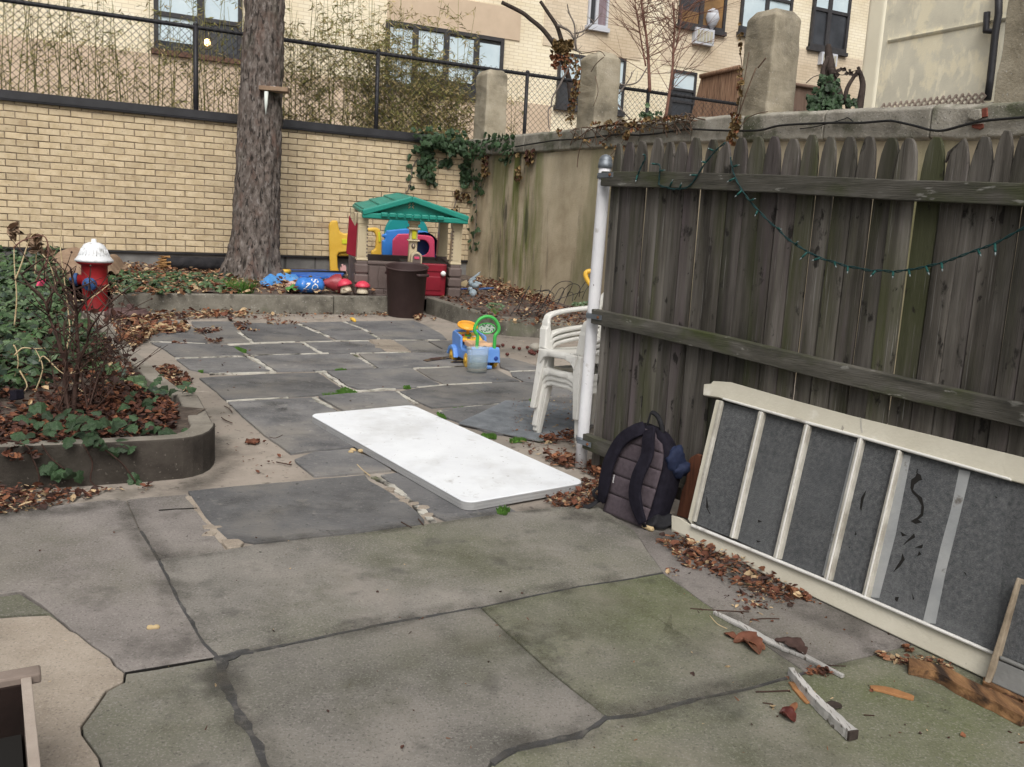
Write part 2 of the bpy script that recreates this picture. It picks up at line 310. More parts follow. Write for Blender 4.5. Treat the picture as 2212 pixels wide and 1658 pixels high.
IV = ['ivy_%d' % i for i in range(4)]
mat('grass', [(.045, .11, .016), (.085, .19, .03)], 30, .7, .05, isl=.25)
mat('moss', [(.04, .1, .012), (.09, .2, .025)], 30, .95, .4, isl=.2)
mat('table_top', [(.66, .68, .71), (.76, .785, .81)], 3.5, .5, .12, 160, ov=[((.42, .42, .41), 2.1, .51, .72, None, .6), ((.3, .28, .26), 9, .63, .74, None, .45), ((.57, .55, .5), 1.1, .55, .78, None, .35), ((.2, .18, .16), 40, .66, .71, None, .8)], spec=.35)
mat('table_edge', [(.28, .28, .28), (.4, .4, .4)], 3, .5, .1, 60, st=(1, 1, 30), ov=[((.2, .17, .13), 3, .58, .72, (1, 1, .05), .6)])
mat('chair_white', [(.56, .55, .51), (.68, .67, .63)], 6, .45, .12, 90, rn=.06, ov=[((.36, .34, .28), 2.2, .57, .75, None, .7), ((.25, .23, .19), 18, .66, .72, None, .6)], spec=.4)
mat('mesh_wire', [(.14, .155, .17), (.26, .28, .3)], 10, .45, 0, metal=.3)
mat('navy_cloth', [(.007, .006, .01), (.0155, .014, .022)], 30, .85, .35, 220, spec=.12)
mat('grey_cloth', [(.06, .047, .055), (.09, .073, .083)], 60, .9, .4, 250, spec=.12)
mat('blue_cloth', [(.006, .01, .03), (.014, .022, .055)], 20, .8, .4, 60)
mat('black_web', [(.006, .006, .008), (.014, .014, .017)], 30, .75, .3, 160)
mat('white_print', [(.7, .7, .7)], bump=0)
mat('door_paint', [(.46, .43, .345), (.56, .53, .44)], 3, .55, .25, 60, ov=[((.7, .69, .64), 5, .62, .72, None, .6), ((.26, .22, .16), 7, .66, .73, None, .7), ((.1, .07, .045), 24, .7, .74, None, .8)])
mat('door_bead', [(.55, .54, .5), (.7, .69, .66)], 5, .55, .3, 60, ov=[((.24, .22, .18), 9, .58, .7, None, .75)])
mat('muntin', [(.24, .22, .18), (.4, .38, .33), (.55, .53, .48)], 6, .7, .5, 40, ov=[((.12, .09, .06), 9, .6, .7, None, .7)])
mat('pane_mesh', [(.048, .051, .054), (.078, .081, .084), (.115, .118, .12)], 60, .6, .7, 200, spec=.25, ov=[((.18, .185, .19), 190, .54, .68, None, .4), ((.035, .038, .042), 150, .55, .68, None, .4), ((.15, .155, .158), 1.6, .52, .75, (.6, .6, 1.6), .6), ((.05, .054, .06), 1.1, .52, .72, None, .6)], rn=.12)
mat('pane_tape', [(.22, .23, .235), (.32, .325, .32)], 8, .5, .2, 60, ov=[((.12, .11, .1), 14, .62, .7)])
mat('grey_wood', [(.16, .15, .14), (.36, .35, .33), (.5, .48, .46)], 3, .85, .7, 12, st=(1, 1, 1), ov=[((.09, .075, .06), 20, .58, .66, (6, 1, 1))], bst=(6, 1, 4))
mat('red_board', [(.085, .03, .016), (.16, .062, .034)], 3, .9, .6, 10, st=(5, 5, .6), ov=[((.05, .02, .012), 4, .55, .7)])
mat('plank_brown', [(.05, .027, .014), (.15, .078, .036), (.3, .165, .075)], 4, .85, .6, 14, st=(6, 1.2, 6), ov=[((.03, .018, .012), 3, .54, .66)])
mat('orange_wood', [(.22, .1, .04), (.36, .18, .075)], 9, .8, .4)
mat('chestnut', [(.06, .014, .012), (.11, .03, .022)], 20, .4, .1)
mat('peanut', [(.42, .31, .165), (.54, .42, .24)], 30, .8, .6, 80)
mat('trash_brown', [(.045, .027, .027), (.07, .045, .043)], 4, .55, .08, 60, ov=[((.09, .07, .065), 45, .66, .72, None, .6), ((.026, .015, .015), 2, .5, .7, (1, 1, .2), .6)])
mat('hyd_red', [(.24, .012, .016), (.32, .022, .024)], 8, .5, .25, 50, ov=[((.12, .01, .012), 3, .55, .7), ((.4, .12, .11), 14, .66, .74)])
mat('hyd_white', [(.62, .64, .66), (.74, .75, .76)], 8, .6, .3, 50, ov=[((.33, .33, .31), 9, .56, .7, None, .75), ((.12, .1, .08), 20, .63, .7, None, .85)])
mat('hyd_blue', [(.02, .06, .17), (.04, .1, .25)], 14, .55, .3, 60)
mat('iron', [(.075, .042, .04), (.12, .075, .07)], 14, .7, .4, 60)
mat('log_black', [(.008, .008, .01), (.03, .028, .03)], 8, .85, .8, 30, ov=[((.1, .07, .045), 5, .62, .72)])
mat('straw_root', [(.2, .1, .035), (.38, .22, .09)], 14, .95, .9, 30)
P = dict(rough=.42, bump=.05, bsc=60, spec=.4)
mat('ph_green', [(.012, .2, .155), (.02, .26, .2)], 3, ov=[((.12, .3, .26), 12, .64, .74, None, .5)], **P)
mat('ph_cream', [(.48, .4, .26), (.56, .48, .33)], 3, ov=[((.36, .3, .2), 5, .58, .74, None, .6)], **P)
mat('ph_brown', [(.11, .083, .075), (.165, .127, .117)], 4, rough=.6, bump=.25, bsc=30, ov=[((.2, .16, .145), 18, .62, .72, None, .6)])
mat('ph_red', [(.2, .008, .02), (.26, .014, .03)], 4, ov=[((.14, .006, .012), 3, .55, .7)], **P)
mat('ph_yellow', [(.6, .58, .03)], **P)
mat('knob_white', [(.75, .75, .75)], **P)
mat('toy_yellow', [(.62, .36, .035), (.72, .46, .07)], 4, ov=[((.5, .3, .08), 6, .6, .72)], **P)
mat('toy_blue', [(.03, .18, .55), (.05, .24, .65)], 4, **P)
mat('toy_navy', [(.01, .04, .2), (.02, .06, .28)], 4, **P)
mat('toy_pink', [(.6, .06, .14), (.7, .09, .18)], 4, **P)
mat('toy_teal', [(.004, .2, .2), (.01, .25, .24)], 4, **P)
mat('foam_pink', [(.62, .35, .34)], **P)
mat('pool_blue', [(.02, .09, .36), (.04, .15, .48)], 6, .6, .1, 40, ov=[((.1, .09, .08), 16, .63, .7)])
mat('tarp', [(.04, .2, .52), (.1, .33, .68)], 8, .5, .5, 25, spec=.5)
mat('bag_blue', [(.02, .12, .45), (.05, .24, .65)], 5, .4, .4, 20, spec=.5)
mat('bag_green', [(.03, .16, .03), (.1, .3, .08)], 9, .45, .4, 25)
mat('bag_red', [(.22, .02, .03), (.34, .05, .06)], 8, .4, .6, 25, spec=.5, ov=[((.55, .4, .35), 22, .66, .7, None, .6)])
mat('bag_pale', [(.55, .33, .28), (.7, .5, .42)], 9, .5, .4)
mat('mush_red', [(.55, .035, .07), (.65, .07, .11)], 8, **P)
mat('mush_cream', [(.55, .46, .33), (.7, .62, .48)], 8, .6, .15)
mat('car_blue', [(.09, .23, .58), (.15, .31, .68)], 5, ov=[((.07, .15, .4), 12, .64, .74, None, .5)], **P)
mat('car_green', [(.04, .36, .06), (.08, .46, .1)], 6, **P)
mat('car_seat', [(.62, .38, .22), (.7, .46, .28)], 6, **P)
mat('car_orange', [(.75, .34, .03)], **P)
mat('sticker', [(.75, .42, .02), (.8, .55, .06)], 9, .4, 0, ov=[((.5, .05, .03), 26, .58, .62), ((.05, .1, .4), 33, .62, .66), ((.8, .8, .75), 20, .62, .65)])
mat('net', [(.35, .42, .36), (.55, .58, .54)], 60, .8, .3, 90, ov=[((.03, .12, .05), 60, .5, .56)])
mat('tub_plastic', [(.6, .7, .74)], rough=.3, bump=0, alpha=.17, spec=.5)
mat('tub_water', [(.22, .31, .33)], rough=.2, bump=0, alpha=.33, spec=.5)
mat('tub_dirt', [(.2, .17, .12)], rough=.9, bump=0, alpha=.75)
mat('wire_green', [(.003, .022, .024), (.008, .045, .045)], 40, .6, .2)
mat('bulb_socket', [(.004, .04, .036), (.008, .075, .065)], 30, .6, .1)
mat('bulb_glass', [(.16, .19, .19)], rough=.2, bump=0, spec=.5)
mat('cable_black', [(.008, .008, .009), (.02, .02, .02)], 20, .6, .2)
mat('pale_ornament', [(.2, .26, .3), (.36, .42, .46)], 9, .6, .3)
mat('feeder_wood', [(.2, .13, .085), (.3, .21, .14)], 9, .8, .3)
mat('spike_white', [(.62, .66, .62)], rough=.4, bump=0)
mat('crate_inner_shade', [(.008, .004, .003), (.018, .009, .007)], 6, .9, .3)  # dark wood, blackened further to paint in the shade inside the crate
mat('crate_board', [(.14, .11, .09), (.25, .2, .17)], 4, .85, .5, 20, ov=[((.06, .04, .03), 5, .55, .66)])
mat('crate_edge', [(.3, .25, .21), (.42, .36, .31)], 5, .85, .4, 40)
mat('reed', [(.13, .07, .042), (.26, .155, .1), (.36, .24, .16)], 3, .9, .8, 20, st=(22, 22, .8), ov=[((.05, .028, .018), 2, .55, .66)])
mat('brown_board', [(.12, .08, .06), (.19, .13, .1)], 2, .9, .4, 14, st=(8, 8, .5))
mat('lattice', [(.36, .29, .24), (.46, .38, .32)], 5, .85, .2)
mat('stucco', [(.6, .57, .47), (.7, .665, .54), (.78, .74, .6)], 1.6, .9, .4, 40, ov=[((.52, .5, .42), .55, .45, .6, (1, 1, .8), .6), ((.88, .81, .61), 2.3, .52, .6, (1, 1, .6), .8), ((.9, .84, .66), 6, .56, .64, (1, 1, .35), .75), ((.42, .405, .34), 2.6, .62, .72, None, .5)])
mat('stucco_white', [(.78, .73, .58), (.87, .82, .66)], 1.2, .9, .2, 40)
mat('stucco_grey', [(.44, .42, .34), (.6, .57, .45)], 2, .9, .3, 40)
mat('frame_dark', [(.035, .034, .037), (.06, .058, .06)], 5, .5, .05)
mat('frame_white', [(.55, .57, .62)], rough=.5, bump=0)
mat('glass_dark', [(.02, .022, .026), (.06, .065, .075)], 1.2, .08, 0, spec=.6)
mat('blind', [(.5, .62, .68), (.66, .77, .82)], 1.5, .5, .05, 8)
mat('room_warm', [(.1, .06, .03), (.35, .2, .08)], 1.2, .6, 0)
mat('curtain_mauve', [(.2, .15, .17), (.28, .22, .24)], 4, .9, .2, st=(6, 6, .5))
mat('lamp_glow', [(1, .6, .2)], bump=0, emit=((1, .62, .25), 9))
mat('sill', [(.1, .05, .035), (.15, .085, .06)], 8, .8, .2)
mat('grille', [(.4, .38, .3), (.5, .47, .38)], 6, .6, .1)
mat('ledge_white', [(.62, .6, .58)], rough=.7, bump=0)
mat('panel_pink', [(.55, .435, .32), (.62, .495, .37)], 2.5, .9, .2, 50)
mat('grime', [(.05, .047, .04), (.08, .074, .06)], 8, .95, .2, 40, anoise=(5, .42, .68, .6))
mat('moss_film', [(.085, .09, .045), (.12, .122, .07)], 8, .95, .2, 40, anoise=(3.5, .45, .68, .38))
mat('damp', [(.03, .03, .03), (.045, .045, .047)], 8, .55, .1, 40, anoise=(3, .45, .64, .4))
def brick_mat(name, c1, c2, mort):
    m = mat(name, [c1, c2], 3); n = m.node_tree.nodes; L = m.node_tree.links; b = n['Principled BSDF']
    tc = n.new('ShaderNodeUVMap'); bt = n.new('ShaderNodeTexBrick'); bt.inputs['Color1'].default_value = rgb(c1); bt.inputs['Color2'].default_value = rgb(c2); bt.inputs['Mortar'].default_value = rgb(mort)
    bt.inputs['Scale'].default_value = 1; bt.inputs['Brick Width'].default_value = .28; bt.inputs['Row Height'].default_value = .09; bt.inputs['Mortar Size'].default_value = .009; bt.inputs['Mortar Smooth'].default_value = .2
    L.new(tc.outputs[0], bt.inputs['Vector']); ns = n.new('ShaderNodeTexNoise'); ns.inputs['Scale'].default_value = .5; ns.inputs['Detail'].default_value = 6
    L.new(tc.outputs[0], ns.inputs['Vector']); mx = n.new('ShaderNodeMix'); mx.data_type = 'RGBA'; mx.blend_type = 'MULTIPLY'; mx.inputs[0].default_value = .5
    cr = n.new('ShaderNodeValToRGB'); cr.color_ramp.elements[0].position = .3; cr.color_ramp.elements[0].color = (.6, .52, .42, 1); cr.color_ramp.elements[1].position = .6
    L.new(ns.outputs['Fac'], cr.inputs[0]); L.new(bt.outputs[0], mx.inputs[6]); L.new(cr.outputs[0], mx.inputs[7]); L.new(mx.outputs[2], b.inputs['Base Color'])
    for l in list(b.inputs['Normal'].links): L.remove(l)
    bp = n.new('ShaderNodeBump'); bp.inputs['Strength'].default_value = .3; bp.invert = True; L.new(bt.outputs['Fac'], bp.inputs['Height']); L.new(bp.outputs[0], b.inputs['Normal'])
    return m
brick_mat('facade_cream', (.85, .77, .58), (.89, .82, .65), (.7, .61, .45))
brick_mat('facade_tan', (.67, .57, .43), (.74, .64, .5), (.57, .48, .36))
# ------------------------------------------------------------------ ground
UP = V((0, 0, 1))
b = M()
b.add([(-120, -60, gz(-120, -60) - .05), (120, -60, gz(120, -60) - .05), (120, 16, gz(120, 16) - .05), (-120, 16, gz(-120, 16) - .05)], [(0, 1, 2, 3)])
struct(b, 'ground', 'ground')

def inset(P, g):
    n = len(P); out = []
    ar = sum(P[i].x * P[(i + 1) % n].y - P[(i + 1) % n].x * P[i].y for i in range(n)); sg = 1 if ar > 0 else -1
    for i in range(n):
        a, p, c = P[i - 1], P[i], P[(i + 1) % n]
        e1, e2 = (p - a), (c - p); e1.z = e2.z = 0
        e1.normalize(); e2.normalize()
        n1 = V((-e1.y, e1.x, 0)) * sg; n2 = V((-e2.y, e2.x, 0)) * sg; m_ = n1 + n2
        m_ = m_.normalized() if m_.length > .1 else n1
        out.append(p + m_ * g / max(.45, m_.dot(n1)))
    return out
def rough_edge(P, step, jit):
    out = []; n = len(P)
    for i in range(n):
        a, c = P[i], P[(i + 1) % n]; k = max(1, int((c - a).length / step))
        for j in range(k):
            q = a.lerp(c, j / k); nn = noise.noise_vector(q * 7.) + .6 * noise.noise_vector(q * 23.)
            out.append(q + V((nn.x, nn.y, 0)) * jit)
    return out
def W(pts, z=ID, h=0.): return [G(*z(*p), h) for p in pts]
def slab(name, P, m, parent, h=0., gap=.008, jit=.006, thick=.045, step=.09, bevel=.005):
    Q = rough_edge(inset(P, gap), step, jit); c = sum(Q, V()) / len(Q)
    tx, ty = U(-.004, .004), U(-.004, .004)
    top = [q + UP * (h + (q.x - c.x) * tx + (q.y - c.y) * ty) for q in Q]
    b = M(); b.prism([q - UP * thick for q in top], UP * thick)
    return b.build(name, m, parent, bevel=bevel, seg=2)

pave = thing('pavement', None, None, (0, 0, 0)); pave['kind'] = 'structure'
# bed under the flagstones: beige concrete and mortar
bedP = W([(60, 1075), (345, 1214), (545, 1183), (858, 1147), (968, 1131), (1103, 1112), (1252, 1105), (1420, 1150), (1900, 1240), (2350, 1240), (1900, 900), (1500, 720), (1190, 700), (1040, 700), (925, 668), (840, 668), (474, 664), (250, 664), (190, 672), (130, 720), (120, 900)])
b = M(); b.prism([p - UP * .05 for p in bedP], UP * .044); b.build('mortar_bed', 'mortar_bed', pave)
stones = [
 (ZA, [(190,70),(430,63),(560,105),(690,195),(730,262),(470,258),(218,240),(180,180)]),
 (ZA, [(575,72),(950,72),(1000,165),(1112,256),(748,266),(702,195),(590,105)]),
 (ZA, [(975,80),(1500,90),(1640,150),(1835,238),(1490,248),(1138,258),(1022,165)]),
 (ZA, [(1528,86),(1905,75),(2085,142),(1690,150)]), (ZA, [(1700,157),(2100,150),(2220,226),(1866,238)]),
 (ZA, [(1935,73),(2540,66),(2650,110),(2790,185),(2835,230),(2365,236),(2245,222),(2115,145)]),
 (ZA, [(222,262),(470,266),(893,282),(965,310),(1058,370),(750,382),(440,392),(338,318)]),
 (ZA, [(918,287),(1120,274),(1490,260),(1552,264),(1695,350),(1400,360),(1130,371),(1078,358),(975,300)]),
 (ZA, [(1580,260),(1900,252),(2140,247),(2310,344),(2000,351),(1722,351)]),
 (ZB, [(425,246),(708,246),(850,322),(1010,332),(1000,344),(585,344)]), (ZB, [(730,246),(1050,242),(1060,325),(862,318)]),
 (ZA, [(442,406),(750,395),(1060,385),(1125,420),(1285,503),(1180,519),(740,527),(560,496),(502,450)]),
 (ZA, [(1135,381),(1400,371),(1980,361),(2045,395),(2190,480),(1760,507),(1330,514),(1165,412)]),
 (ZB, [(120,360),(560,352),(1000,346),(1250,352),(1330,458),(1065,462),(600,481),(290,486),(195,420)]),
 (ZB, [(1345,398),(1440,396),(1600,440),(1720,480),(1720,500),(1450,508),(1365,478)]),
 (ZA, [(645,575),(1200,542),(1700,531),(1748,560),(1908,665),(1878,704),(1640,729),(1250,750),(885,770),(762,665)]),
 (ZA, [(1775,519),(2215,491),(2530,492),(2640,560),(2775,628),(2560,653),(2380,664),(2050,668),(1945,635),(1815,545)]),
 (ZB, [(625,494),(1065,473),(1245,480),(1345,500),(1440,552),(1548,598),(1300,607),(875,627),(762,578),(695,540)]),
 (ZB, [(1458,520),(1725,508),(1900,560),(1900,625),(1720,612),(1570,600),(1470,552)]),
 (ID, None), 
 (ZA, [(1695,738),(1950,714),(2300,692),(2375,694),(2510,790),(2700,900),(2200,960),(1910,862)]),
 (ZB, [(475,694),(640,665),(870,641),(1300,620),(1560,610),(1720,625),(1760,745),(1480,788),(1100,815),(765,836),(655,790),(525,722)]),
 (ZB, [(830,872),(862,848),(1400,803),(1760,760),(2020,765),(2200,1000),(2050,1090),(1300,1070),(1010,965),(885,922)]),
 (ZB, [(1740,632),(1900,640),(2300,700),(2250,800),(2030,752),(1790,745)]),
 (ZC, [(1172,126),(1290,82),(1500,66),(1640,120),(1750,190),(1610,202),(1400,217),(1292,224),(1185,142)]),
 (ZC, [(545,312),(860,280),(1190,252),(1590,217),(1620,250),(1700,290),(1850,390),(1948,480),(1940,503),(1740,528),(1240,583),(940,618),(775,588),(655,470),(605,400)]),
 (ZC, [(1672,214),(1800,196),(2300,330),(2400,380),(2500,440),(2320,470),(2212,477),(2075,488),(1990,450),(1880,380),(1760,280)]),
]
for z, p in stones:
    if p is None:
        P = [G(*ZA(895, 786)), G(*ZA(1640, 747)), G(*ZA(1690, 790)), G(*ZA(1860, 862)), G(790, 950), G(765, 968), G(*ZC(1490, 58)), G(*ZC(1290, 73)), G(*ZC(1152, 92)), G(*ZC(1045, 15)), G(*ZA(1220, 1078)), G(*ZA(1060, 940))]
    else: P = W(p, z)
    slab('flagstone', P, 'slate', pave, h=U(.004, .011), gap=.004, jit=.007, bevel=.003)
# light pointing strips and mortar between the flagstones
def strip(name, pts, z, w_, m, h=.006, par=pave):
    Q = [G(*z(*p)) for p in pts]; L_, R_ = [], []
    Q2 = []
    for i in range(len(Q) - 1):
        k = max(1, int((Q[i + 1] - Q[i]).length / .025))
        for j in range(k): Q2.append(Q[i].lerp(Q[i + 1], j / k))
    Q2.append(Q[-1])
    for i, q in enumerate(Q2):
        t = Q2[min(i + 1, len(Q2) - 1)] - Q2[max(i - 1, 0)]; t.z = 0; t.normalize(); s_ = V((-t.y, t.x, 0))
        e = w_ * .5 * (1 + .9 * noise.noise(q * 9) + .8 * noise.noise(q * 31)); e2 = w_ * .5 * (1 + .9 * noise.noise(q * 9 + V((5, 3, 1))) + .8 * noise.noise(q * 31 + V((5, 3, 1))))
        L_.append(q + s_ * e + UP * (h + .0015)); R_.append(q - s_ * e2 + UP * (h + .0015))
    b = M(); b.prism(L_ + R_[::-1], -UP * .02); return b.build(name, m, par)
MW = .034
for p in [[(440,398),(750,388),(1070,377)], [(1075,378),(1160,420),(1300,512)], [(740,535),(1180,526),(1325,520)], [(905,275),(1130,264),(1490,252)], [(1100,374),(1400,366),(1790,354)],
          [(1565,262),(1715,352)], [(990,165),(1125,262)], [(1520,95),(1640,148),(1780,205)], [(1995,355),(2050,390),(2200,478)], [(1690,520),(1760,512)], [(1750,530),(1840,590),(1960,670)], [(1940,680),(2060,688),(2300,668),(2380,670)],
          [(1660,745),(1750,800),(1850,862)], [(1925,78),(2110,148),(2230,225)], [(1540,256),(1750,250),(1900,245),(2140,243)], [(890,778),(1250,757),(1430,745)], [(220,251),(470,262),(700,270)]]:
    strip('mortar_joint', p, ZA, MW, 'light_mortar')
for p in [[(600,488),(1060,467)], [(640,656),(870,632),(1290,613)], [(830,870),(1100,828),(1450,795)], [(420,240),(830,236)], [(100,355),(560,345)], [(455,690),(520,735),(640,800)], [(1450,515),(1720,505)]]:
    strip('mortar_joint', p, ZB, .026, 'light_mortar')
strip('mortar_patch', [(330,235),(480,343)], ZB, .26, 'slab_patch', .007)
strip('mortar_patch', [(1640,225),(1740,275),(1840,350),(1900,400),(1990,490)], ZC, .035, 'light_mortar', .003)
strip('mortar_patch', [(560,340),(640,440),(710,540),(780,620)], ZC, .03, 'slab_patch', .002)
# loose broken bits set in the joints
for x, y in [(1825,365),(1870,385),(1930,405),(1790,345),(1745,300),(1960,450),(700,520),(690,560)]:
    q = G(*ZC(x, y)); P = [q + V((math.cos(a) * U(.02, .05), math.sin(a) * U(.02, .045), 0)) for a in (0, 1, 2, 3.1, 4, 5.2)]
    slab('stone_chip', P, 'slab_patch', pave, .006, 0, .002, .03, .2, .003)
P = W([(745, 598), (850, 595), (880, 615), (860, 640), (785, 650)], ZC); slab('stone_chip', P, 'slab_patch', pave, .008, 0, .004, .03, .05)
# large concrete slabs of the foreground
J1 = [(275,1085),(303,1150),(343,1214),(385,1300),(440,1395),(470,1424),(490,1490),(528,1560),(560,1630),(600,1740)]
J2 = [(343,1212),(410,1204),(490,1190),(545,1180),(659,1167),(780,1155),(858,1144),(968,1129),(1103,1110),(1200,1100),(1290,1096)]
J3 = [(470,1422),(560,1408),(680,1383),(800,1357),(920,1335),(1038,1315),(1150,1290),(1250,1270),(1340,1256),(1432,1240)]
J4 = [(1038,1315),(1130,1400),(1185,1450),(1225,1482),(1310,1550)]
J5 = [(1060,1650),(1115,1620),(1250,1590),(1310,1553),(1370,1548),(1500,1514),(1620,1490),(1740,1456)]
J5b = [(1740,1456),(1850,1425),(1960,1398)]
J7 = [(1432,1240),(1530,1310),(1630,1380),(1740,1456)]
crk = [(-900,1330),(-80,1295),(45,1280),(90,1310),(150,1362),(168,1372),(200,1400),(240,1425),(250,1440),(272,1456)]
crk2 = [(272,1456),(268,1475),(230,1495),(205,1530),(175,1572),(178,1590),(195,1612),(215,1640),(235,1760)]
slabs = [
 (crk + [(330,1446),(400,1434),(470,1424)] + J1[4::-1] + [(240,1082),(120,1095),(-80,1115),(-900,1185)], 'slab_pink', .0),
 ([(-900,1400),(-90,1345),(40,1335),(110,1332),(152,1366)] + crk[5:] + crk2[1:] + [(-200,1760),(-1500,2100)], 'slab_patch', .001),
 (crk2 + [(600,1740)] + J1[8:4:-1] + [(400,1436),(330,1448)], 'slab_concrete', .0),
 ([(343,1214)] + J2[1:] + [(1370,1150),(1400,1195)] + J3[::-1] + J1[4:1:-1], 'slab_concrete', .002),
 (J3[:6] + J4[1:] + J5[2::-1] + [(1000,1740),(610,1740)] + J1[8:4:-1], 'slab_concrete', -.001),
 (J3[5:] + J7[1:] + J5[-2:2:-1] + J4[-2:0:-1], 'slab_mossy', .001),
 ([(1290,1096),(1420,1120)] + [(1900,1180),(2300,1330)] + J5b[::-1] + J7[-2::-1] + [(1400,1195),(1370,1150)], 'slab_pink', .0),
 (J5b + [(2300,1330),(2500,1500),(2400,1760),(1000,1760)] + J5[:-1], 'slab_mossy', -.001),
 ([(275,1085),(303,1150),(343,1210),(410,1203),(490,1190),(ZC(770,650)),(ZC(735,560)),(ZC(650,470)),(ZC(600,400)),(ZC(540,325)),(ZC(430,335)),(ZC(300,345)),(ZC(190,360))], 'slab_pink', -.002),
 ([(-900,1338),(-90,1302),(45,1285),(85,1312),(140,1362),(105,1328),(40,1331),(-90,1341),(-900,1394)], 'slab_concrete', -.002),
]
for p, m, h in slabs: slab('paving_slab', [G(*q) for q in p], m, pave, h=h + .004, gap=.0028, jit=.004, step=.05, bevel=.004)
sub = M(); sub.prism([p - UP * .05 for p in [G(-900, 1190), G(343, 1214), G(968, 1131), G(1290, 1100), G(2500, 1300), G(2700, 1800), G(-1500, 2090)]], UP * .035)
sub.build('slab_bedding', 'crack_and_shade', pave)
for p, w_ in ((J1[1:6], .014), (J1[5:], .027), ([(390, 1330), (430, 1395)], .03), (J3[:6], .012), (J3[5:], .006), (J5[:6], .02), (J5[5:], .009), ([(540,1408),(480,1428),(480,1460)], .035)):
    strip('tar_joint', p, ID, w_, 'tar', .0045)
for p in ([(270,1457),(330,1447),(400,1435),(465,1424)], [(575,400),(430,420),(300,425)] and [ZC(605,412), ZC(480,416), ZC(380,424)], [(560,1195),(565,1196)]):
    strip('hairline_crack', p, ID, .006, 'crack_and_shade', .004)
# films of dirt along the joints and damp stains: soft broken edges, lying on the stones
def film(name, pts, z, w_, m, h=.0125):
    Q = [G(*z(*p)) for p in pts]; Q2 = []
    for i in range(len(Q) - 1):
        k = max(1, int((Q[i + 1] - Q[i]).length / .08)); Q2 += [Q[i].lerp(Q[i + 1], j / k) for j in range(k)]
    Q2.append(Q[-1]); b = M(); fade = []
    for i, q in enumerate(Q2):
        t = Q2[min(i + 1, len(Q2) - 1)] - Q2[max(i - 1, 0)]; t.z = 0; t.normalize(); s_ = V((-t.y, t.x, 0)); e_ = 1. if 0 < i < len(Q2) - 1 else 0.
        for k, f in ((-1, 0), (-.5, .75), (0, 1), (.5, .75), (1, 0)): p = q + s_ * w_ * .5 * k; p.z = gz(p.x, p.y) + h; b.v.append(p); fade.append(f * e_)
    for i in range(len(Q2) - 1):
        for k in range(4): b.f.append([i * 5 + k, i * 5 + k + 1, i * 5 + k + 6, i * 5 + k + 5]); b.m.append(0); b.sm.append(True)
    o = b.build(name, m, pave); at = o.data.attributes.new('fade', 'FLOAT', 'POINT'); at.data.foreach_set('value', fade); o.visible_shadow = True
    return o
for p, w_ in ((J1, .16), (J2, .12), (J3, .14), (J4, .1), (J5, .16), (J5b, .1), (J7, .14)): film('dirt_film', p, ID, w_, 'grime')
film('dirt_film', [(-80, 1128), (60, 1112), (260, 1085), (420, 1050), (490, 1000), (470, 940)], ID, .22, 'grime'); film('dirt_film', [(1200, 1105), (1330, 1130), (1450, 1165), (1700, 1290), (2150, 1500)], ID, .34, 'grime')
for p, w_ in (([(700, 1560), (1000, 1450), (1300, 1400)], .5), ([(1100, 1420), (1450, 1330), (1650, 1430)], .6), ([(1350, 1620), (1700, 1580), (2000, 1560)], .5), ([(520, 1350), (800, 1250), (1200, 1180)], .5), ([(260, 1540), (400, 1500), (450, 1600)], .35)): film('moss_film', p, ID, w_, 'moss_film')
for z, p, w_ in ((ZB, [(-100, 265), (300, 300), (700, 345), (1020, 370)], .3), (ZB, [(560, 320), (800, 350), (1000, 360)], .25), (ZC, [(700, 420), (1200, 400), (1700, 420)], .4), (ZA, [(700, 650), (1300, 620), (1700, 640)], .4), (ZA, [(1000, 850), (1500, 820), (1600, 1000)], .4), (ZB, [(700, 720), (1200, 700), (1600, 690)], .35), (ZA, [(1300, 420), (1700, 430), (2100, 420)], .3)): film('damp_stain', p, z, w_, 'damp', .0145)

# ------------------------------------------------------------------ planting beds, kerbs
kb = thing('kerb', None, None, (0, 0, 0)); kb['kind'] = 'structure'
def kerb_run(name, pts, h0, h1, wid, side, m='kerb', bevel=.015):
    pts = [V(p) for p in pts]; secs = []
    for i, p in enumerate(pts):
        a = pts[i] - pts[max(i - 1, 0)]; c = pts[min(i + 1, len(pts) - 1)] - pts[i]; a.z = c.z = 0
        if a.length < 1e-6: a = c.copy()
        if c.length < 1e-6: c = a.copy()
        t = (a.normalized() + c.normalized()).normalized(); q = V((-t.y, t.x, 0)) * side / max(.5, t.dot(a.normalized()))
        h = h0 + (h1 - h0) * i / (len(pts) - 1); jn = noise.noise(p * 3) * .006
        secs.append([p - UP * .05, p + UP * (h + jn) + q * .012, p + q * wid + UP * (h + jn), p + q * wid - UP * .05])
    b = M(); b.loft(secs, smooth=False); return b.build(name, m, kb, bevel=bevel, seg=3)
def lerps(a, c, n): return [a.lerp(c, i / n) for i in range(n + 1)]
kL, kM2, kR = G(244, 674), G(*ZR(1345, 595)), G(*ZR(2080, 602))
kerb_run('kerb_stone', lerps(kL, kM2 + (kL - kM2).normalized() * .006, 12), .2, .215, .15, 1)
kerb_run('kerb_stone', lerps(kM2, kR + (kR - kM2).normalized() * .35, 5), .215, .225, .15, 1)
r0, r1 = G(918, 676), G(1040, 716); r2 = G(1092, 725); r3 = G(1190, 731)
d3 = (r3 - r2); d3.z = 0; d3.normalize(); r4 = r3 + d3 * 2.2; r4.z = gz(r4.x, r4.y)
kerb_run('kerb_stone', lerps(r0, r1, 6) + [r1.lerp(r2, .5) + V((-.01, -.02, 0))] + lerps(r2, r4, 8), .2, .2, .13, 1)
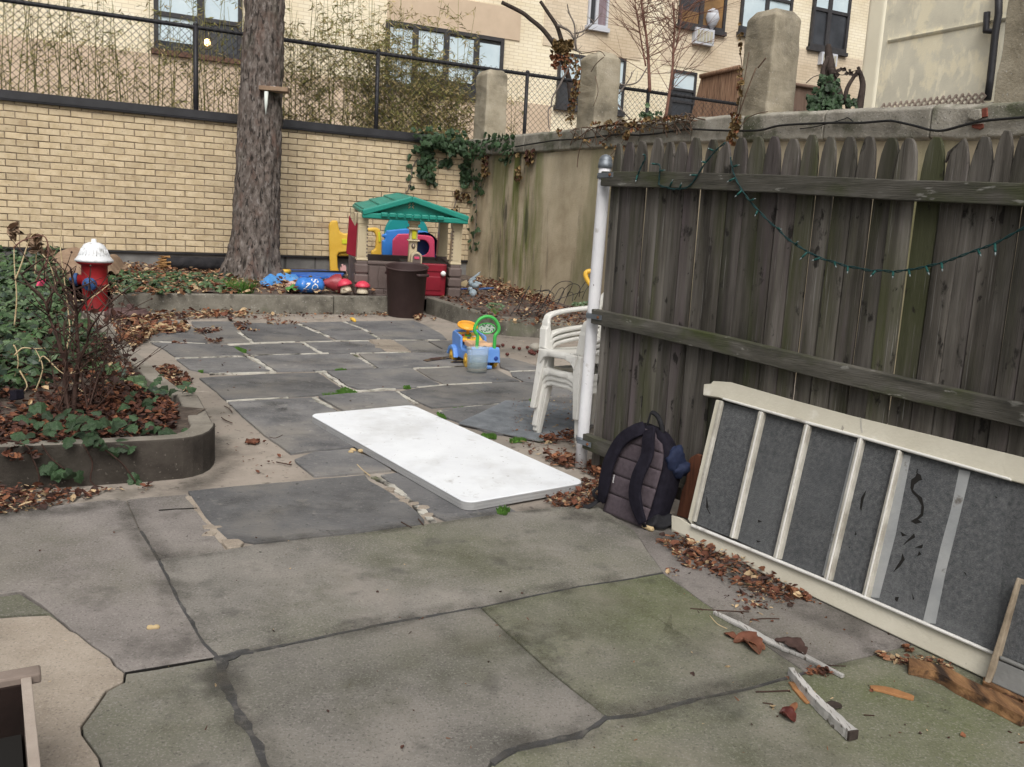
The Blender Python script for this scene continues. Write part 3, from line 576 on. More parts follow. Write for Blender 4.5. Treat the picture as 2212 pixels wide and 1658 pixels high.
# back bed soil
WB = Wall((-5.58, 12.42), (-.85, 14.6)); WC = Wall((-.85, 14.6), (-.35, 13.734))
def heap(poly, hfun, step=.12, m='soil', name='soil_bed'):
    xs = [p.x for p in poly]; ys = [p.y for p in poly]; b = M(); idx = {}; 
    x0, y0 = min(xs), min(ys); nx = int((max(xs) - x0) / step) + 2; ny = int((max(ys) - y0) / step) + 2
    for i in range(nx):
        for j in range(ny):
            c = [(x0 + (i + a) * step, y0 + (j + d) * step) for a, d in ((0, 0), (1, 0), (1, 1), (0, 1))]
            if not inpoly((c[0][0] + step / 2, c[0][1] + step / 2), poly): continue
            f = []
            for q in c:
                k = (round(q[0] / step * 4), round(q[1] / step * 4))
                if k not in idx:
                    idx[k] = len(b.v); b.v.append(V((q[0], q[1], gz(*q) + hfun(*q) + .02 * noise.noise(V((q[0] * 3, q[1] * 3, 0))) + .012 * noise.noise(V((q[0] * 11, q[1] * 11, 2))))))
                f.append(idx[k])
            b.f.append(f); b.m.append(0); b.sm.append(True)
    return struct(b, name, m)
inn = V((-.4, .9, 0)) * .06
bed_back = [G(250, 664) + inn, kM2 + inn, kR + inn, r0 + V((.05, .1, 0)), r1 + V((.06, .08, 0)), r2 + V((.03, .08, 0)), r4 + V((0, .08, 0)), V((1.9, 10.2, 0)), V((-.75, 14.7, 0)), V((-7.6, 11.55, 0)), V((-6.9, 9.9, 0)), V((-4.9, 10.15, 0))]
def hb(x, y):
    d = abs((V((x, y, 0)) - WB.a).dot(WB.n)); dc = max(0, (V((x, y, 0)) - WC.a).dot(WC.n))
    return .19 + .05 * max(0, 1 - d / 2.5) - .03 * max(0, 1 - dc / 2) * (1 if x > -.6 else 0)
heap(bed_back, hb, .11, 'soil_dry', 'soil')
# front planter
pc = [G(-1000, 1165), G(-420, 1092), G(-60, 1062), G(30, 1057), G(200, 1047), G(330, 1038), G(395, 1032)]
cs = G(395, 1032); ce = G(*ZA(735, 1050)); cc = G(466, 1030)
cor = [cs * (1 - t) ** 2 + G(470, 1022) * 2 * t * (1 - t) + G(464, 985) * t * t for t in (.15, .35, .55, .75, .9, 1)]
side_ = [G(*ZA(640, 905)), G(*ZA(560, 830)), G(*ZA(470, 745)), G(*ZA(330, 605)), G(*ZA(200, 480)), G(*ZA(60, 350)), G(*ZA(-60, 220)), G(*ZA(-190, 95)), G(205, 682)]
outer = pc + cor + side_
def pk(): 
    secs = []; n = len(outer)
    for i, p in enumerate(outer):
        a = p - outer[max(i - 1, 0)]; c = outer[min(i + 1, n - 1)] - p; a.z = c.z = 0
        if a.length < 1e-6: a = c.copy()
        if c.length < 1e-6: c = a.copy()
        t = (a.normalized() + c.normalized()).normalized(); q = V((-t.y, t.x, 0))
        f = i / (n - 1); h = .205 if i < len(pc) + 5 else max(.05, .2 - .032 * (i - len(pc) - 4))
        wd = .105 if i < len(pc) else .12
        jn = noise.noise(p * 4) * .005
        secs.append([p - UP * .05, p + UP * (h + jn), p + q * wd + UP * (h + jn), p + q * wd - UP * .05])
    b = M(); b.loft(secs, smooth=False); 
    k = 0
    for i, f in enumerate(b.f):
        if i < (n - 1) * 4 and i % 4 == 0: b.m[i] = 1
    return b.build('planter_kerb', ['planter_concrete', 'planter_face_shade'], kb, bevel=.012, seg=3)
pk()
inside = [p for p in outer]; cen = V((-3.2, 6.0, 0))
bed_front = [p + ((cen - p) * V((1, 1, 0))).normalized() * .05 for p in outer[:-1]] + [G(140, 694), V((-5.3, 9.1, 0)), V((-5.6, 10.1, 0)), V((-7.4, 9.9, 0)), V((-7.4, 3.6, 0))]
_kh = [(p.x, p.y, max(.05, .2 - .032 * (i + len(pc) + 6 - len(pc) - 4))) for i, p in enumerate(side_)]
_kh = [(a[0] + (c[0] - a[0]) * t / 6, a[1] + (c[1] - a[1]) * t / 6, a[2] + (c[2] - a[2]) * t / 6) for a, c in zip(_kh, _kh[1:]) for t in range(6)]
def hf(x, y):                                          # soil level: never above the low side kerb next to it
    d, k = min((math.hypot(x - q[0], y - q[1]), q[2]) for q in _kh); return min(hf0(x, y), k - .06 + .35 * max(0, d - .13))
def hf0(x, y): return .15 + .05 * min(1, max(0, (y - 4.6) / 2)) - .06 * min(1, max(0, (y - 6.5) / 3))
heap(bed_front, hf, .085, 'soil', 'soil')
# ------------------------------------------------------------------ brick wall at the back
bwall = thing('brick_wall', 'long cream brick wall with a black metal cap, behind the tree trunk', 'wall', WB.at(-3, .4))
S0, S1, ZT0, NR = -2.7, 5.22, 2.9, 21.5
def zbot(s): return .985 + .014 * (s + 1.3)
b = M(); q = [WB.at(S0, zbot(S0)), WB.at(S1, zbot(S1)), WB.at(S1, ZT0), WB.at(S0, ZT0)]
b.prism(q, -WB.n * .3); b.build('mortar_core', 'brick_mortar', bwall)
q = [WB.at(S0, .2, -.03), WB.at(S1, .2, -.03), WB.at(S1, zbot(S1) - .004, -.03), WB.at(S0, zbot(S0) - .004, -.03)]
b = M(); b.prism(q, -WB.n * .3); b.build('foundation', 'wall_base', bwall)
q = [WB.at(S0, zbot(S0) - .012, .012), WB.at(S1, zbot(S1) - .012, .012), WB.at(S1, zbot(S1) + .012, .012), WB.at(S0, zbot(S0) + .012, .012)]
b = M(); b.prism(q, -WB.n * .03); b.build('flashing', 'cap_metal', bwall)
b = M(); sec = lambda s: [WB.at(s, 2.895, .055), WB.at(s, 2.925, .06), WB.at(s, 2.93, .04), WB.at(s, 3.03, .035), WB.at(s, 3.045, -.3), WB.at(s, 2.895, -.3)]
b.loft([sec(S0 + (4.72 - S0) * i / 8) for i in range(9)], smooth=False); b.build('cap', 'cap_metal', bwall)
unit = M(); e = .06
unit.add([(-.5, 0, -.5), (.5, 0, -.5), (.5, 0, .5), (-.5, 0, .5), (-.5 + e * .3, 1, -.5 + e), (.5 - e * .3, 1, -.5 + e), (.5 - e * .3, 1, .5 - e), (-.5 + e * .3, 1, .5 - e)], [(4, 5, 6, 7), (0, 1, 5, 4), (1, 2, 6, 5), (2, 3, 7, 6), (3, 0, 4, 7)])
bricks = []; BL = .262
for k in range(22):
    hl = BL / 2 if k == 0 else BL; s = S0 + (hl * .5 if k % 2 else 0); f0, f1 = k / NR, min(1., (k + 1) / NR)
    while s < S1 - .02:
        a, c = s, min(s + hl, S1); m_ = (a + c) / 2; z0 = zbot(m_) + .012 + (ZT0 - zbot(m_) - .012) * f0; z1 = zbot(m_) + .012 + (ZT0 - zbot(m_) - .012) * f1
        if c - a > .05: bricks.append((m_, (z0 + z1) / 2, c - a - .009, z1 - z0 - .0095))
        s += hl
tilt = math.atan(.007)
bx = WB.d; big = M(); first = None
vis = sorted([x for x in bricks if -1.35 < x[0] < 4.95], key=lambda x: (x[0] - (-1.3)) + (2 if x[3] < .05 or x[2] < .2 else 0))
part = set(vis[:300])
for br in bricks:
    s, z, l, h = br; pr = U(.006, .011); p = WB.at(s, z, 0); l *= U(.985, 1.005); h *= U(.95, 1.02)
    mw = Matrix((( bx.x * l, WB.n.x * pr, U(-.004, .004), p.x), (bx.y * l, WB.n.y * pr, 0, p.y), (bx.z * l + U(-.002, .002), 0, h, p.z), (0, 0, 0, 1)))
    if br in part:
        if first is None: first = o = unit.build('brick', 'brick_face', bwall, local=True); 
        else: o = first.copy(); C.objects.link(o)
        o.parent = bwall; mw.translation = p - BASE[bwall]; o.matrix_local = mw
    else: big.add([mw @ v for v in unit.v], unit.f)
o = big.build('bricks', 'brick_run', bwall); o['kind'] = 'stuff'
# ------------------------------------------------------------------ concrete wall with coping and pillars on the right
cwall = thing('concrete_wall', 'stained rendered concrete wall with mossy streaks, rough coping and stub pillars', 'wall', WC.at(3, .6))
_zt = sorted((WC.s(WC.p(*p)), WC.p(*p).z) for p in ((1005, 303), (1130, 290), (1496, 254), (1684, 243), (1870, 234), (2144, 222)))
def ztop(s):
    if s <= _zt[0][0]: return _zt[0][1]
    for (a, za), (c, zc) in zip(_zt, _zt[1:] + [(13., _zt[-1][1] - .12)]):
        if s <= c: return za + (zc - za) * (s - a) / (c - a)
    return _zt[-1][1] - .12
b = M(); secs = []; NS = 110; NZ = 26; LEN = 11.5; vs = []; fs = []
for i in range(NS + 1):
    s = -.1 + (LEN + .1) * i / NS
    for j in range(NZ + 1):
        z = .1 + (ztop(s) - .27 - .1) * j / NZ
        vs.append(WC.at(s, z, .012 * fbm(V((s * 1.3, z * 1.3, 4)))))
for i in range(NS):
    for j in range(NZ): a = i * (NZ + 1) + j; fs.append((a, a + NZ + 1, a + NZ + 2, a + 1))
b.add(vs, fs, 0, True); b.prism([WC.at(-.1, .1, -.03), WC.at(LEN, .1, -.03), WC.at(LEN, ztop(LEN) - .27, -.03), WC.at(-.1, ztop(-.1) - .27, -.03)], -WC.n * .3)
b.build('render_face', 'render_wall', cwall)
s = -.2; k = 0
while s < LEN:
    l = U(.7, 1.1); e2 = min(s + l, LEN); secs = []
    for i in range(9):
        q = s + .005 + (e2 - s - .01) * i / 8; j = .02 * noise.noise(V((q * 4, 1, 0))); zt = ztop(q) + j
        secs.append([WC.at(q, zt - .28, .0), WC.at(q, zt - .26, .045 + j * .6), WC.at(q, zt - .03, .05 + j), WC.at(q, zt, .0), WC.at(q, zt + .01, -.2), WC.at(q, zt - .03, -.33), WC.at(q, zt - .28, -.33)])
    bb = M(); bb.loft(secs, smooth=False); bb.build('coping_stone', 'coping', cwall, bevel=.012); s = e2
def pillar(s0, z1, wd, label, dep=.4):
    ax = WC.d; secs = []; n_ = 14; zb = ztop(s0 + wd / 2) - .05
    for i in range(n_ + 1):
        t = i / n_; z = zb + (z1 - zb) * t; sh = 1 - .06 * t - (.3 * max(0, (t - .93) / .07) ** 2)
        P = []
        for u, v in ((-.5, -.5), (-.1, -.5), (.3, -.5), (.5, -.46), (.5, 0), (.5, .5), (0, .5), (-.5, .5), (-.5, 0)):
            q = WC.at(s0 + wd / 2, z) - WC.n * (dep / 2 - .02); q += ax * u * wd * sh - WC.n * v * dep * -1 * sh
            nn = noise.noise_vector(q * 5) * .012 + noise.noise_vector(q * 15) * .009; P.append(q + nn * (1 if i else 0))
        secs.append(P)
    bb = M(); bb.loft(secs, smooth=False); o = bb.build('pillar', 'pillar', cwall, bevel=.02); o['label'] = label; return o
pillar(.02, 4.08, .42, 'short cracked concrete pillar in the ivy corner')
pillar(3.02, 3.9, .42, 'middle concrete pillar with a strip of brown dead ivy')
pillar(6.03, 3.86, .42, 'tall concrete pillar laced with dry vine stems')
pillar(8.8, 3.9, .9, 'wide mossy concrete pier at the end of the wall')
for pts in ([ZE(1790, 950), ZE(1845, 938), ZE(1850, 1030), ZE(1790, 1042)], [ZE(1690, 1110), ZE(1800, 1097), ZE(1808, 1140), ZE(1770, 1158), ZE(1695, 1140)]):
    b = M(); b.prism([WC.p(*p, .062) for p in pts], -WC.n * .08); b.build('exposed_brick', 'red_brick', cwall, bevel=.006)
b = M(); b.prism([WC.p(*ZE(*p), .075) for p in ((1640, 1040), (1690, 960), (1780, 950), (1785, 1045), (1730, 1075))], -WC.n * .06); b.build('broken_patch', 'coping', cwall, bevel=.01)
# ------------------------------------------------------------------ wooden stockade fence with white gate post
FW = Wall((.42, 4.97), (1.0, 4.155))
fence = thing('wooden_fence', 'weathered grey picket fence with round topped boards and three rails', 'fence', FW.at(0, .2))
xs = [Zf(x, 400)[0] for x in (412, 495, 605, 716, 836, 946, 1068, 1196, 1322, 1455, 1595, 1745, 1890, 2055)] + [Zg(x, 440)[0] for x in (278, 436, 616, 785, 978, 1178, 1385, 1590, 1805, 1990)] + [2216, 2262]
gp = [FW.s(FW.p(x, 385)) for x in xs]
while gp[-1] < 3.6: gp.append(gp[-1] + .1)
GAPS = {1: .006, 4: .005, 6: .008, 14: .012, 15: .009, 16: .008, 22: .007}
for i in range(len(gp) - 1):
    g0 = GAPS.get(i, .0022) ; g1 = GAPS.get(i + 1, .0022)
    if i == len(xs): g0 = .004
    a, c = gp[i] + g0 / 2, gp[i + 1] - g1 / 2; wd = c - a; m_ = (a + c) / 2
    g = gz(*FW.at(m_, 0).to_2d()); top = g + 1.84 + U(-.015, .012); bot = g + .02 + U(0, .03); sh = top - U(.1, .125); ln = U(-.006, .006)
    k1, k2 = U(.9, 1.1), U(.9, 1.1); pr = [(0, bot), (wd, bot), (wd, sh - .05), (wd * .975, sh + .0), (wd * .89, top - .058 * k1), (wd * .765, top - .022 * k1), (wd * .64, top - .003), (wd * .37, top), (wd * .235, top - .02 * k2), (wd * .11, top - .06 * k2), (wd * .025, sh - .005), (0, sh - .055)]
    off = U(-.004, .004); P_ = [FW.at(a + u + ln * (z - bot), z, off) for u, z in pr]
    if i in (8, 20): P_[7] = FW.at(a + wd * .1, top - .05, off); P_[8] = FW.at(a + wd * .04, top - .09, off)
    b = M(); b.prism(P_, -FW.n * .018); b.build('picket', 'fence_wood', fence, bevel=.003)
def rail(yz0, yz1, dep, a=.0, c=3.6):
    b = M(); secs = []
    for i in range(25):
        s = a + (c - a) * i / 24; g = gz(*FW.at(s, 0).to_2d()); sag = .006 * math.sin(s * 2.2) + .003 * noise.noise(V((s * 6, yz0, 0)))
        secs.append([FW.at(s, g + yz0 + sag, .006), FW.at(s, g + yz0 + sag, .006 + dep), FW.at(s, g + yz1 + sag, .006 + dep), FW.at(s, g + yz1 + sag, .006)])
    b.loft(secs, smooth=False); return b.build('rail', 'fence_rail', fence, bevel=.004)
rail(1.595, 1.672, .05, .075); rail(.845, .925, .05, .075); rail(.13, .215, .05, .075)
pb = G(1252, 1009); pt = FW.p(1308, 352, 0.0); 
dpt = (pb - O).dot(fw); pt = AT(1308, 352, (FW.at(.03, 1.9) - O).dot(fw)); pb = AT(1254, 1009, (G(1252, 1009) - O).dot(fw))
b = M(); b.tube([pb.lerp(pt, i / 10) for i in range(11)], .034, 20); post = b.build('gate_post', 'pipe_white', fence)
b = M(); ax = (pt - pb).normalized(); xx = ax.orthogonal().normalized(); yy = ax.cross(xx)
b.lathe([(.038, -.03), (.04, -.028), (.04, -.002), (.0375, .0), (.0375, .012), (.032, .028), (.02, .04), (.004, .045)], pt, 20, ax=(xx, yy, ax)); b.build('cap', 'galv', post)
for y in (380, 672, 945):
    t = (1009 - y) / (1009 - 352); c = pb.lerp(pt, t); b = M()
    b.lathe([(.036, -.014), (.0405, -.014), (.0405, .014), (.036, .014)], c, 20, ax=(xx, yy, ax), cap=False)
    b.box(c + FW.d * .085 + FW.n * .062, (.12, .006, .026), (FW.d, FW.n, UP)); o = b.build('clamp', 'galv', post)
    b = M(); b.ball(c + FW.d * .12 + FW.n * .066, .009, 8); b.build('bolt', 'rust', post)
# ------------------------------------------------------------------ string of fairy lights
sl_ = thing('string_lights', 'unlit green cord of mini fairy lights draped across the picket fence', 'string lights', FW.at(.3, 1.6))
pa = [Zf(*p) for p in ((700, 255), (712, 285), (690, 330), (668, 375), (650, 420), (632, 475))]
pb_ = [Zf(*p) for p in ((800, 343), (835, 352), (838, 400), (832, 470), (835, 530), (900, 548), (940, 562), (1000, 562), (1060, 555), (1110, 525), (1165, 450), (1220, 360), (1290, 270), (1350, 205), (1415, 155))]
pc_ = [Zf(*p) for p in ((1462, 280), (1468, 340), (1490, 430), (1530, 520), (1580, 600), (1640, 680), (1720, 765), (1800, 850), (1880, 915), (1950, 990), (2050, 1060), (2140, 1115), (2211, 1150))] + [Zg(*p) for p in ((240, 1130), (340, 1180), (440, 1205), (540, 1240), (650, 1258), (760, 1282), (860, 1280), (960, 1290), (1060, 1278), (1160, 1265), (1260, 1240), (1380, 1215), (1470, 1185), (1560, 1150), (1680, 1105), (1780, 1070), (1880, 1030), (1990, 970), (2110, 905), (2260, 840))]
b = M()
for path in (pa, pb_, pc_):
    sp = smoothpath([FW.p(*p, .062) for p in path], 3)
    for ph in (0, math.pi):
        b.tube([p + UP * .0035 * math.sin(i * 1.1 + ph) + FW.n * .003 * math.cos(i * 1.1 + ph) for i, p in enumerate(sp)], .0024, 5)
b.build('cord', 'wire_green', sl_)
bulbs = [(Zf, 800, 343, 768, 338), (Zf, 840, 402, 895, 395), (Zf, 925, 540, 948, 490), (Zf, 1010, 555, 1025, 520), (Zf, 1165, 440, 1115, 440), (Zf, 1245, 330, 1212, 322), (Zf, 1310, 225, 1272, 208), (Zf, 1485, 365, 1545, 348), (Zf, 1500, 465, 1440, 495), (Zf, 1560, 575, 1510, 622), (Zf, 1630, 665, 1672, 650), (Zf, 1700, 755, 1680, 790), (Zf, 1870, 905, 1900, 915), (Zf, 2030, 1055, 2050, 1030), (Zf, 2135, 1120, 2085, 1170), (Zg, 315, 1170, 258, 1188), (Zg, 440, 1208, 452, 1240), (Zg, 560, 1245, 556, 1290), (Zg, 805, 1282, 768, 1322), (Zg, 960, 1290, 955, 1332), (Zg, 1095, 1275, 1105, 1318), (Zg, 1245, 1242, 1268, 1298), (Zg, 1385, 1215, 1390, 1268), (Zg, 1705, 1100, 1725, 1140), (Zg, 1855, 1045, 1858, 1130), (Zf, 700, 262, 690, 258), (Zf, 640, 440, 628, 485)]
for z, x0, y0, x1, y1 in bulbs:
    a, c = FW.p(*z(x0, y0), .064), FW.p(*z(x1, y1), .072); d = c - a; c = a + d * min(1.4, .045 / max(.01, d.length))
    b = M(); b.tube([a, a.lerp(c, .55), a.lerp(c, .68)], [.0042, .0048, .004], 7); s_ = b.build('socket', 'bulb_socket', sl_)
    b = M(); b.tube([a.lerp(c, .68), a.lerp(c, .85), c], [.0032, .0034, .001], 7); b.build('bulb', 'bulb_glass', s_)
# black cable along the concrete wall
path = [Z3(*p) for p in ((100, 1110), (250, 1085), (400, 1062), (600, 1050), (850, 1020), (1050, 1022), (1250, 1000), (1400, 978), (1600, 985), (1780, 990), (1950, 985), (2100, 950))] + [ZE(*p) for p in ((150, 1098), (400, 1090), (600, 1092), (860, 1072), (960, 1082), (1150, 1125), (1300, 1165), (1430, 1165), (1600, 1120), (1800, 1075), (2078, 1048), (2300, 1030))]
b = M(); b.tube(smoothpath([WC.p(*p, .075) for p in path], 4), .011, 6)
tag(b.build('cable', 'cable_black', loc=WC.at(6, 2.5)), 'thick black cable sagging along the coping of the concrete wall', 'cable')
b = M(); b.tube(smoothpath([WC.p(*p, .07) for p in (ZE(0, 1150), ZE(150, 1130), ZE(420, 1060), ZE(470, 1040), ZE(520, 1075))], 4), .005, 5)
tag(b.build('thin_wire', 'cable_black', loc=WC.at(6, 2.5)), 'thin loose wire tied above the thick black cable on the coping', 'wire')
# ------------------------------------------------------------------ chain link fence on the brick wall
CL = Wall((-5.68, 12.62), (-.95, 14.8))
clf = thing('chain_link_fence', 'black chain link fence on top of the brick wall', 'fence', CL.at(1, 3))
CZ0, CZ1, CS0, CS1 = 3.04, 4.19, -3.0, 10.9
b = M(); b.tube([CL.at(CS0 + (CS1 - CS0) * i / 20, CZ1) for i in range(21)], .03, 8); b.build('top_rail', 'dark_steel', clf)
for s in (-1.9, 1.012, 3.67, 6.22, 8.6):
    b = M(); b.tube([CL.at(s, 2.6), CL.at(s, CZ1 + .02)], .036 if s < 3 else .032, 10); o = b.build('post', 'dark_steel', clf)
    b = M(); b.ball(CL.at(s, CZ1 + .03), .04, 8); b.build('post_cap', 'dark_steel', o)
b = M(); hgt = CZ1 - CZ0 + .03; s = CS0 - hgt; st = .098
while s < CS1:
    for sg in (1, -1):
        pts = []
        for i in range(0, 13):
            t = i / 12; q = s + (hgt * t if sg > 0 else hgt * (1 - t)); pts.append(CL.at(q, CZ0 + hgt * t, .028 + .003 * (1 if i % 2 else -1) * sg))
        pts = [p for p in pts if CS0 <= CL.s(p) <= CS1]
        if len(pts) > 1: b.tube([pts[0], pts[len(pts) // 2], pts[-1]] if len(pts) > 3 else pts, .0034, 3)
    b.tube([CL.at(s + hgt, CZ1 + .02, .03), CL.at(s + hgt + .02, CZ1 + .055, .03), CL.at(s + hgt + .04, CZ1 + .02, .03)], .003, 3)
    s += st
o = b.build('wire_mesh', 'dark_steel', clf); o['kind'] = 'stuff'
# ------------------------------------------------------------------ neighbour's yard and apartment house
b = M(); q = [CL.at(-40, 2.5, -.12), CL.at(60, 2.5, -.12), CL.at(60, 2.4, -60), CL.at(-40, 2.4, -60)]; b.add(q, [(0, 1, 2, 3)]); struct(b, 'neighbour_ground', 'soil_dry')
p0 = AT(1000, 100, 24); dv = V((.903, .43, 0)); FA = Wall((p0.x, p0.y), (p0.x + dv.x, p0.y + dv.y))
apt = thing('apartment_building', 'cream and tan brick apartment house with dark framed windows behind the yard', 'building', FA.at(0, 2.4))
def fpoly(b, pts, off, th, mi=0): b.prism([FA.p(*p, off) for p in pts], -FA.n * th, mi); return b
def uvwall(name, a, c, z0, z1, off, th, m):
    b = M(); b.prism([FA.at(a, z0, off), FA.at(c, z0, off), FA.at(c, z1, off), FA.at(a, z1, off)], -FA.n * th); o = b.build(name, m, apt)
    uv = o.data.uv_layers.new(name='UVMap')
    for l in o.data.loops:
        p = o.data.vertices[l.vertex_index].co + BASE[apt]; uv.data[l.index].uv = (FA.s(p), p.z)
    return o
uvwall('wall', -22, FA.s(FA.p(1868, 100)), 1.5, 16, 0, .3, 'facade_cream')
def span(name, pts, m, off=.03):
    b = M(); fpoly(b, pts, off, off - .004); o = b.build(name, m, apt); uv = o.data.uv_layers.new(name='UVMap')
    for l in o.data.loops:
        p = o.data.vertices[l.vertex_index].co + BASE[apt]; uv.data[l.index].uv = (FA.s(p), p.z)
fs_ = lambda x, y: FA.s(FA.p(x, y))
fz_ = lambda x, y: FA.p(x, y).z
def rect(x0, y0, x1, y1):                              # a true rectangle on the facade from its top left and bottom right photo points
    a, c = FA.p(x0, y0), FA.p(x1, y1); return FA.s(a), a.z, FA.s(c), c.z
def srect(name, s0, z1, s1, z0, m, off=.03, th=None, par=None):
    b = M(); b.prism([FA.at(s0, z0, off), FA.at(s1, z0, off), FA.at(s1, z1, off), FA.at(s0, z1, off)], -FA.n * (th or off - .004)); o = b.build(name, m, par or apt)
    uv = o.data.uv_layers.new(name='UVMap')
    for l in o.data.loops:
        p = o.data.vertices[l.vertex_index].co + BASE[apt]; uv.data[l.index].uv = (FA.s(p), p.z)
    return o
# tan panels
s0, z1, s1, z0 = rect(836, 20, 1125, 86); s0 = fs_(836, 44); srect('head_panel', s0, fz_(836, -30), fs_(1122, 87), fz_(836, 43), 'panel_pink')
srect('spandrel', fs_(1174, 60), fz_(1174, -60), fs_(1385, 100), fz_(1174, 98), 'facade_tan', .02)
srect('spandrel', fs_(1430, 100), fz_(1430, -70), fs_(1705, 100), fz_(1430, 139), 'facade_tan', .02)
srect('spandrel', fs_(1610, 100), fz_(1700, 100), fs_(1862, 140), fz_(1700, 260), 'facade_tan', .022)
srect('base_band', -12, fz_(330, 118), fs_(1190, 235), 1.5, 'panel_pink', .05)
b = M(); b.tube([FA.at(-14, fz_(300, 276), 1.2), FA.at(fs_(1130, 295), fz_(300, 276), 1.2)], .05, 6); b.build('white_pipe', 'ledge_white', apt)
def window(s0, z1, s1, z0, cols, m='frame_dark', trans=None, fills=None, sill='frame_dark', fr=.07, gap=.14, label=None, head=None):
    par = thing_part('window', m)
    b = M(); bar = lambda a, c, d, e, th=.1, off=.105: b.prism([FA.at(a, d, off), FA.at(c, d, off), FA.at(c, e, off), FA.at(a, e, off)], -FA.n * th)
    bar(s0, s0 + fr, z0, z1); bar(s1 - fr, s1, z0, z1); bar(s0, s1, z1 - fr, z1, .096, .102); bar(s0, s1, z0, z0 + fr, .096, .102)
    ed = [s0 + (s1 - s0) * c for c in cols]
    for e_ in ed[1:-1]: bar(e_ - fr * .8, e_ + fr * .8, z0, z1, .09, .098)
    if trans:
        for t in trans: bar(s0, s1, z0 + (z1 - z0) * t - fr * .5, z0 + (z1 - z0) * t + fr * .5, .085, .094)
    f = b.build('window', m, apt)
    if label: f['label'] = label
    for i in range(len(ed) - 1):
        fl = fills[i % len(fills)]
        for (lo, hi, mm) in fl:
            bb = M(); a0, a1 = ed[i] + .02, ed[i + 1] - .02; d0, d1 = z0 + (z1 - z0) * lo, z0 + (z1 - z0) * hi; of = .045 + (.006 if mm == 'blind' else 0)
            bb.prism([FA.at(a0, d0, of), FA.at(a1, d0, of), FA.at(a1, d1, of), FA.at(a0, d1, of)], -FA.n * .01)
            bb.build('pane' if 'glass' in mm else 'blind' if mm == 'blind' else 'curtain', mm, f)
    bb = M(); bb.prism([FA.at(s0 - .06, z0 - .12, .14), FA.at(s1 + .06, z0 - .12, .14), FA.at(s1 + .06, z0 - .005, .14), FA.at(s0 - .06, z0 - .005, .14)], -FA.n * .136); bb.build('sill', sill, f)
    return f
def thing_part(*a): return None
BL_, GD = 'blind', 'glass_dark'
half = [(0, .48, GD), (.48, 1, BL_)]; full = [(0, 1, BL_)]
s0 = fs_(833, 45); s1 = fs_(1087, 85); window(s0, fz_(833, 44), s1, fz_(833, 185), (0, .24, .5, .76, 1), trans=(.46,), fills=[[(0, .9, BL_), (.9, 1, GD)], [(0, .25, GD), (.25, .92, BL_), (.92, 1, GD)], [(0, .2, GD), (.2, .9, BL_), (.9, 1, GD)], [(0, .35, GD), (.35, .88, BL_), (.88, 1, GD)]], fr=.1, label='wide four part window with pale blinds behind the bamboo')
s0 = fs_(332, 60); s1 = fs_(522, 90); window(s0, fz_(333, -60), s1, fz_(333, 106), (0, .52, 1), trans=(.47,), fills=[[(0, .12, GD), (.12, 1, BL_)], [(0, .5, GD), (.5, 1, BL_)]], sill='sill', fr=.1, label='window with a small glowing lamp inside')
b = M(); b.ball(FA.p(*Z1(1565, 322), .12), .08, 10); b.build('lamp', 'lamp_glow', apt)
s0 = fs_(1203, 160); s1 = fs_(1240, 160) + .5; window(s0, fz_(1200, 112), s1, fz_(1200, 228), (0, 1), trans=(.5,), fills=[[(0, .5, GD), (.5, 1, BL_)]], label='sash window with a half drawn blind behind the middle pillar')
s0 = fs_(1296, 160); s1 = fs_(1347, 170); window(s0 - .3, fz_(1340, 128), s1, fz_(1340, 244), (0, 1), trans=(.48,), fills=[full], label='window with a full white blind')
s0 = fs_(1446, 200); s1 = fs_(1499, 200); window(s0, fz_(1446, 150), s1, fz_(1446, 245) - .2, (0, 1), trans=(.62, .38), fills=[[(0, .6, GD), (.6, 1, BL_)]], label='window with dark panes beside the reed screen')
s0 = fs_(1268, 30); s1 = fs_(1311, 30); window(s0, fz_(1268, -60), s1, fz_(1268, 56), (0, .42, 1), m='frame_white', fills=[[(0, 1, GD)], [(0, 1, 'curtain_mauve')]], sill='frame_white', fr=.06, label='white framed window with a mauve curtain')
s0 = fs_(1464, 30); s1 = fs_(1563, 50); window(s0, fz_(1464, -80), s1, fz_(1464, 53), (0, .47, 1), fills=[[(0, .25, 'room_warm'), (.25, 1, GD)], [(0, 1, 'room_warm')]], fr=.09, label='dark framed window with warm room and pale hanging lampshade')
b = M(); b.lathe([(.01, .3), (.16, .22), (.22, 0), (.14, -.2), (.03, -.34)], FA.p(*Z3(1590, 140), .12), 12); b.build('lampshade', 'frame_white', apt)
s0 = fs_(1627, 60); s1 = fs_(1704, 60); window(s0 - .6, fz_(1660, -60), s1, fz_(1700, 90), (0, .5, 1), trans=(.6,), fills=[[(0, .1, GD), (.1, 1, BL_)]], fr=.09, label='window with pale blinds beside the tall pillar')
s0 = fs_(1749, 60); s1 = fs_(1828, 70); window(s0, fz_(1749, -40), s1, fz_(1749, 102), (0, .45, 1), trans=(.6,), fills=[[(0, .62, GD), (.62, 1, BL_)], [(0, .6, GD), (.6, 1, BL_)]], fr=.1, label='dark framed window with its lower left sash slightly open')
def ac(x0, y0, x1, y1, lab):
    s0, z1, s1, z0 = fs_(x0, (y0 + y1) / 2), fz_(x0, y0), fs_(x1, (y0 + y1) / 2), fz_(x0, y1)
    o = srect('air_conditioner', s0, z1, s1, z0, 'frame_white', .2, .24); o['label'] = lab
    w_ = (s1 - s0)
    for i in range(5):
        a = s0 + w_ * (.1 + .17 * i); bb = M(); bb.prism([FA.at(a, z0 + .07, .215), FA.at(a + w_ * .12, z0 + .07, .215), FA.at(a + w_ * .12, z1 - .07, .215), FA.at(a, z1 - .07, .215)], -FA.n * .02); bb.build('grille', 'grille', o)
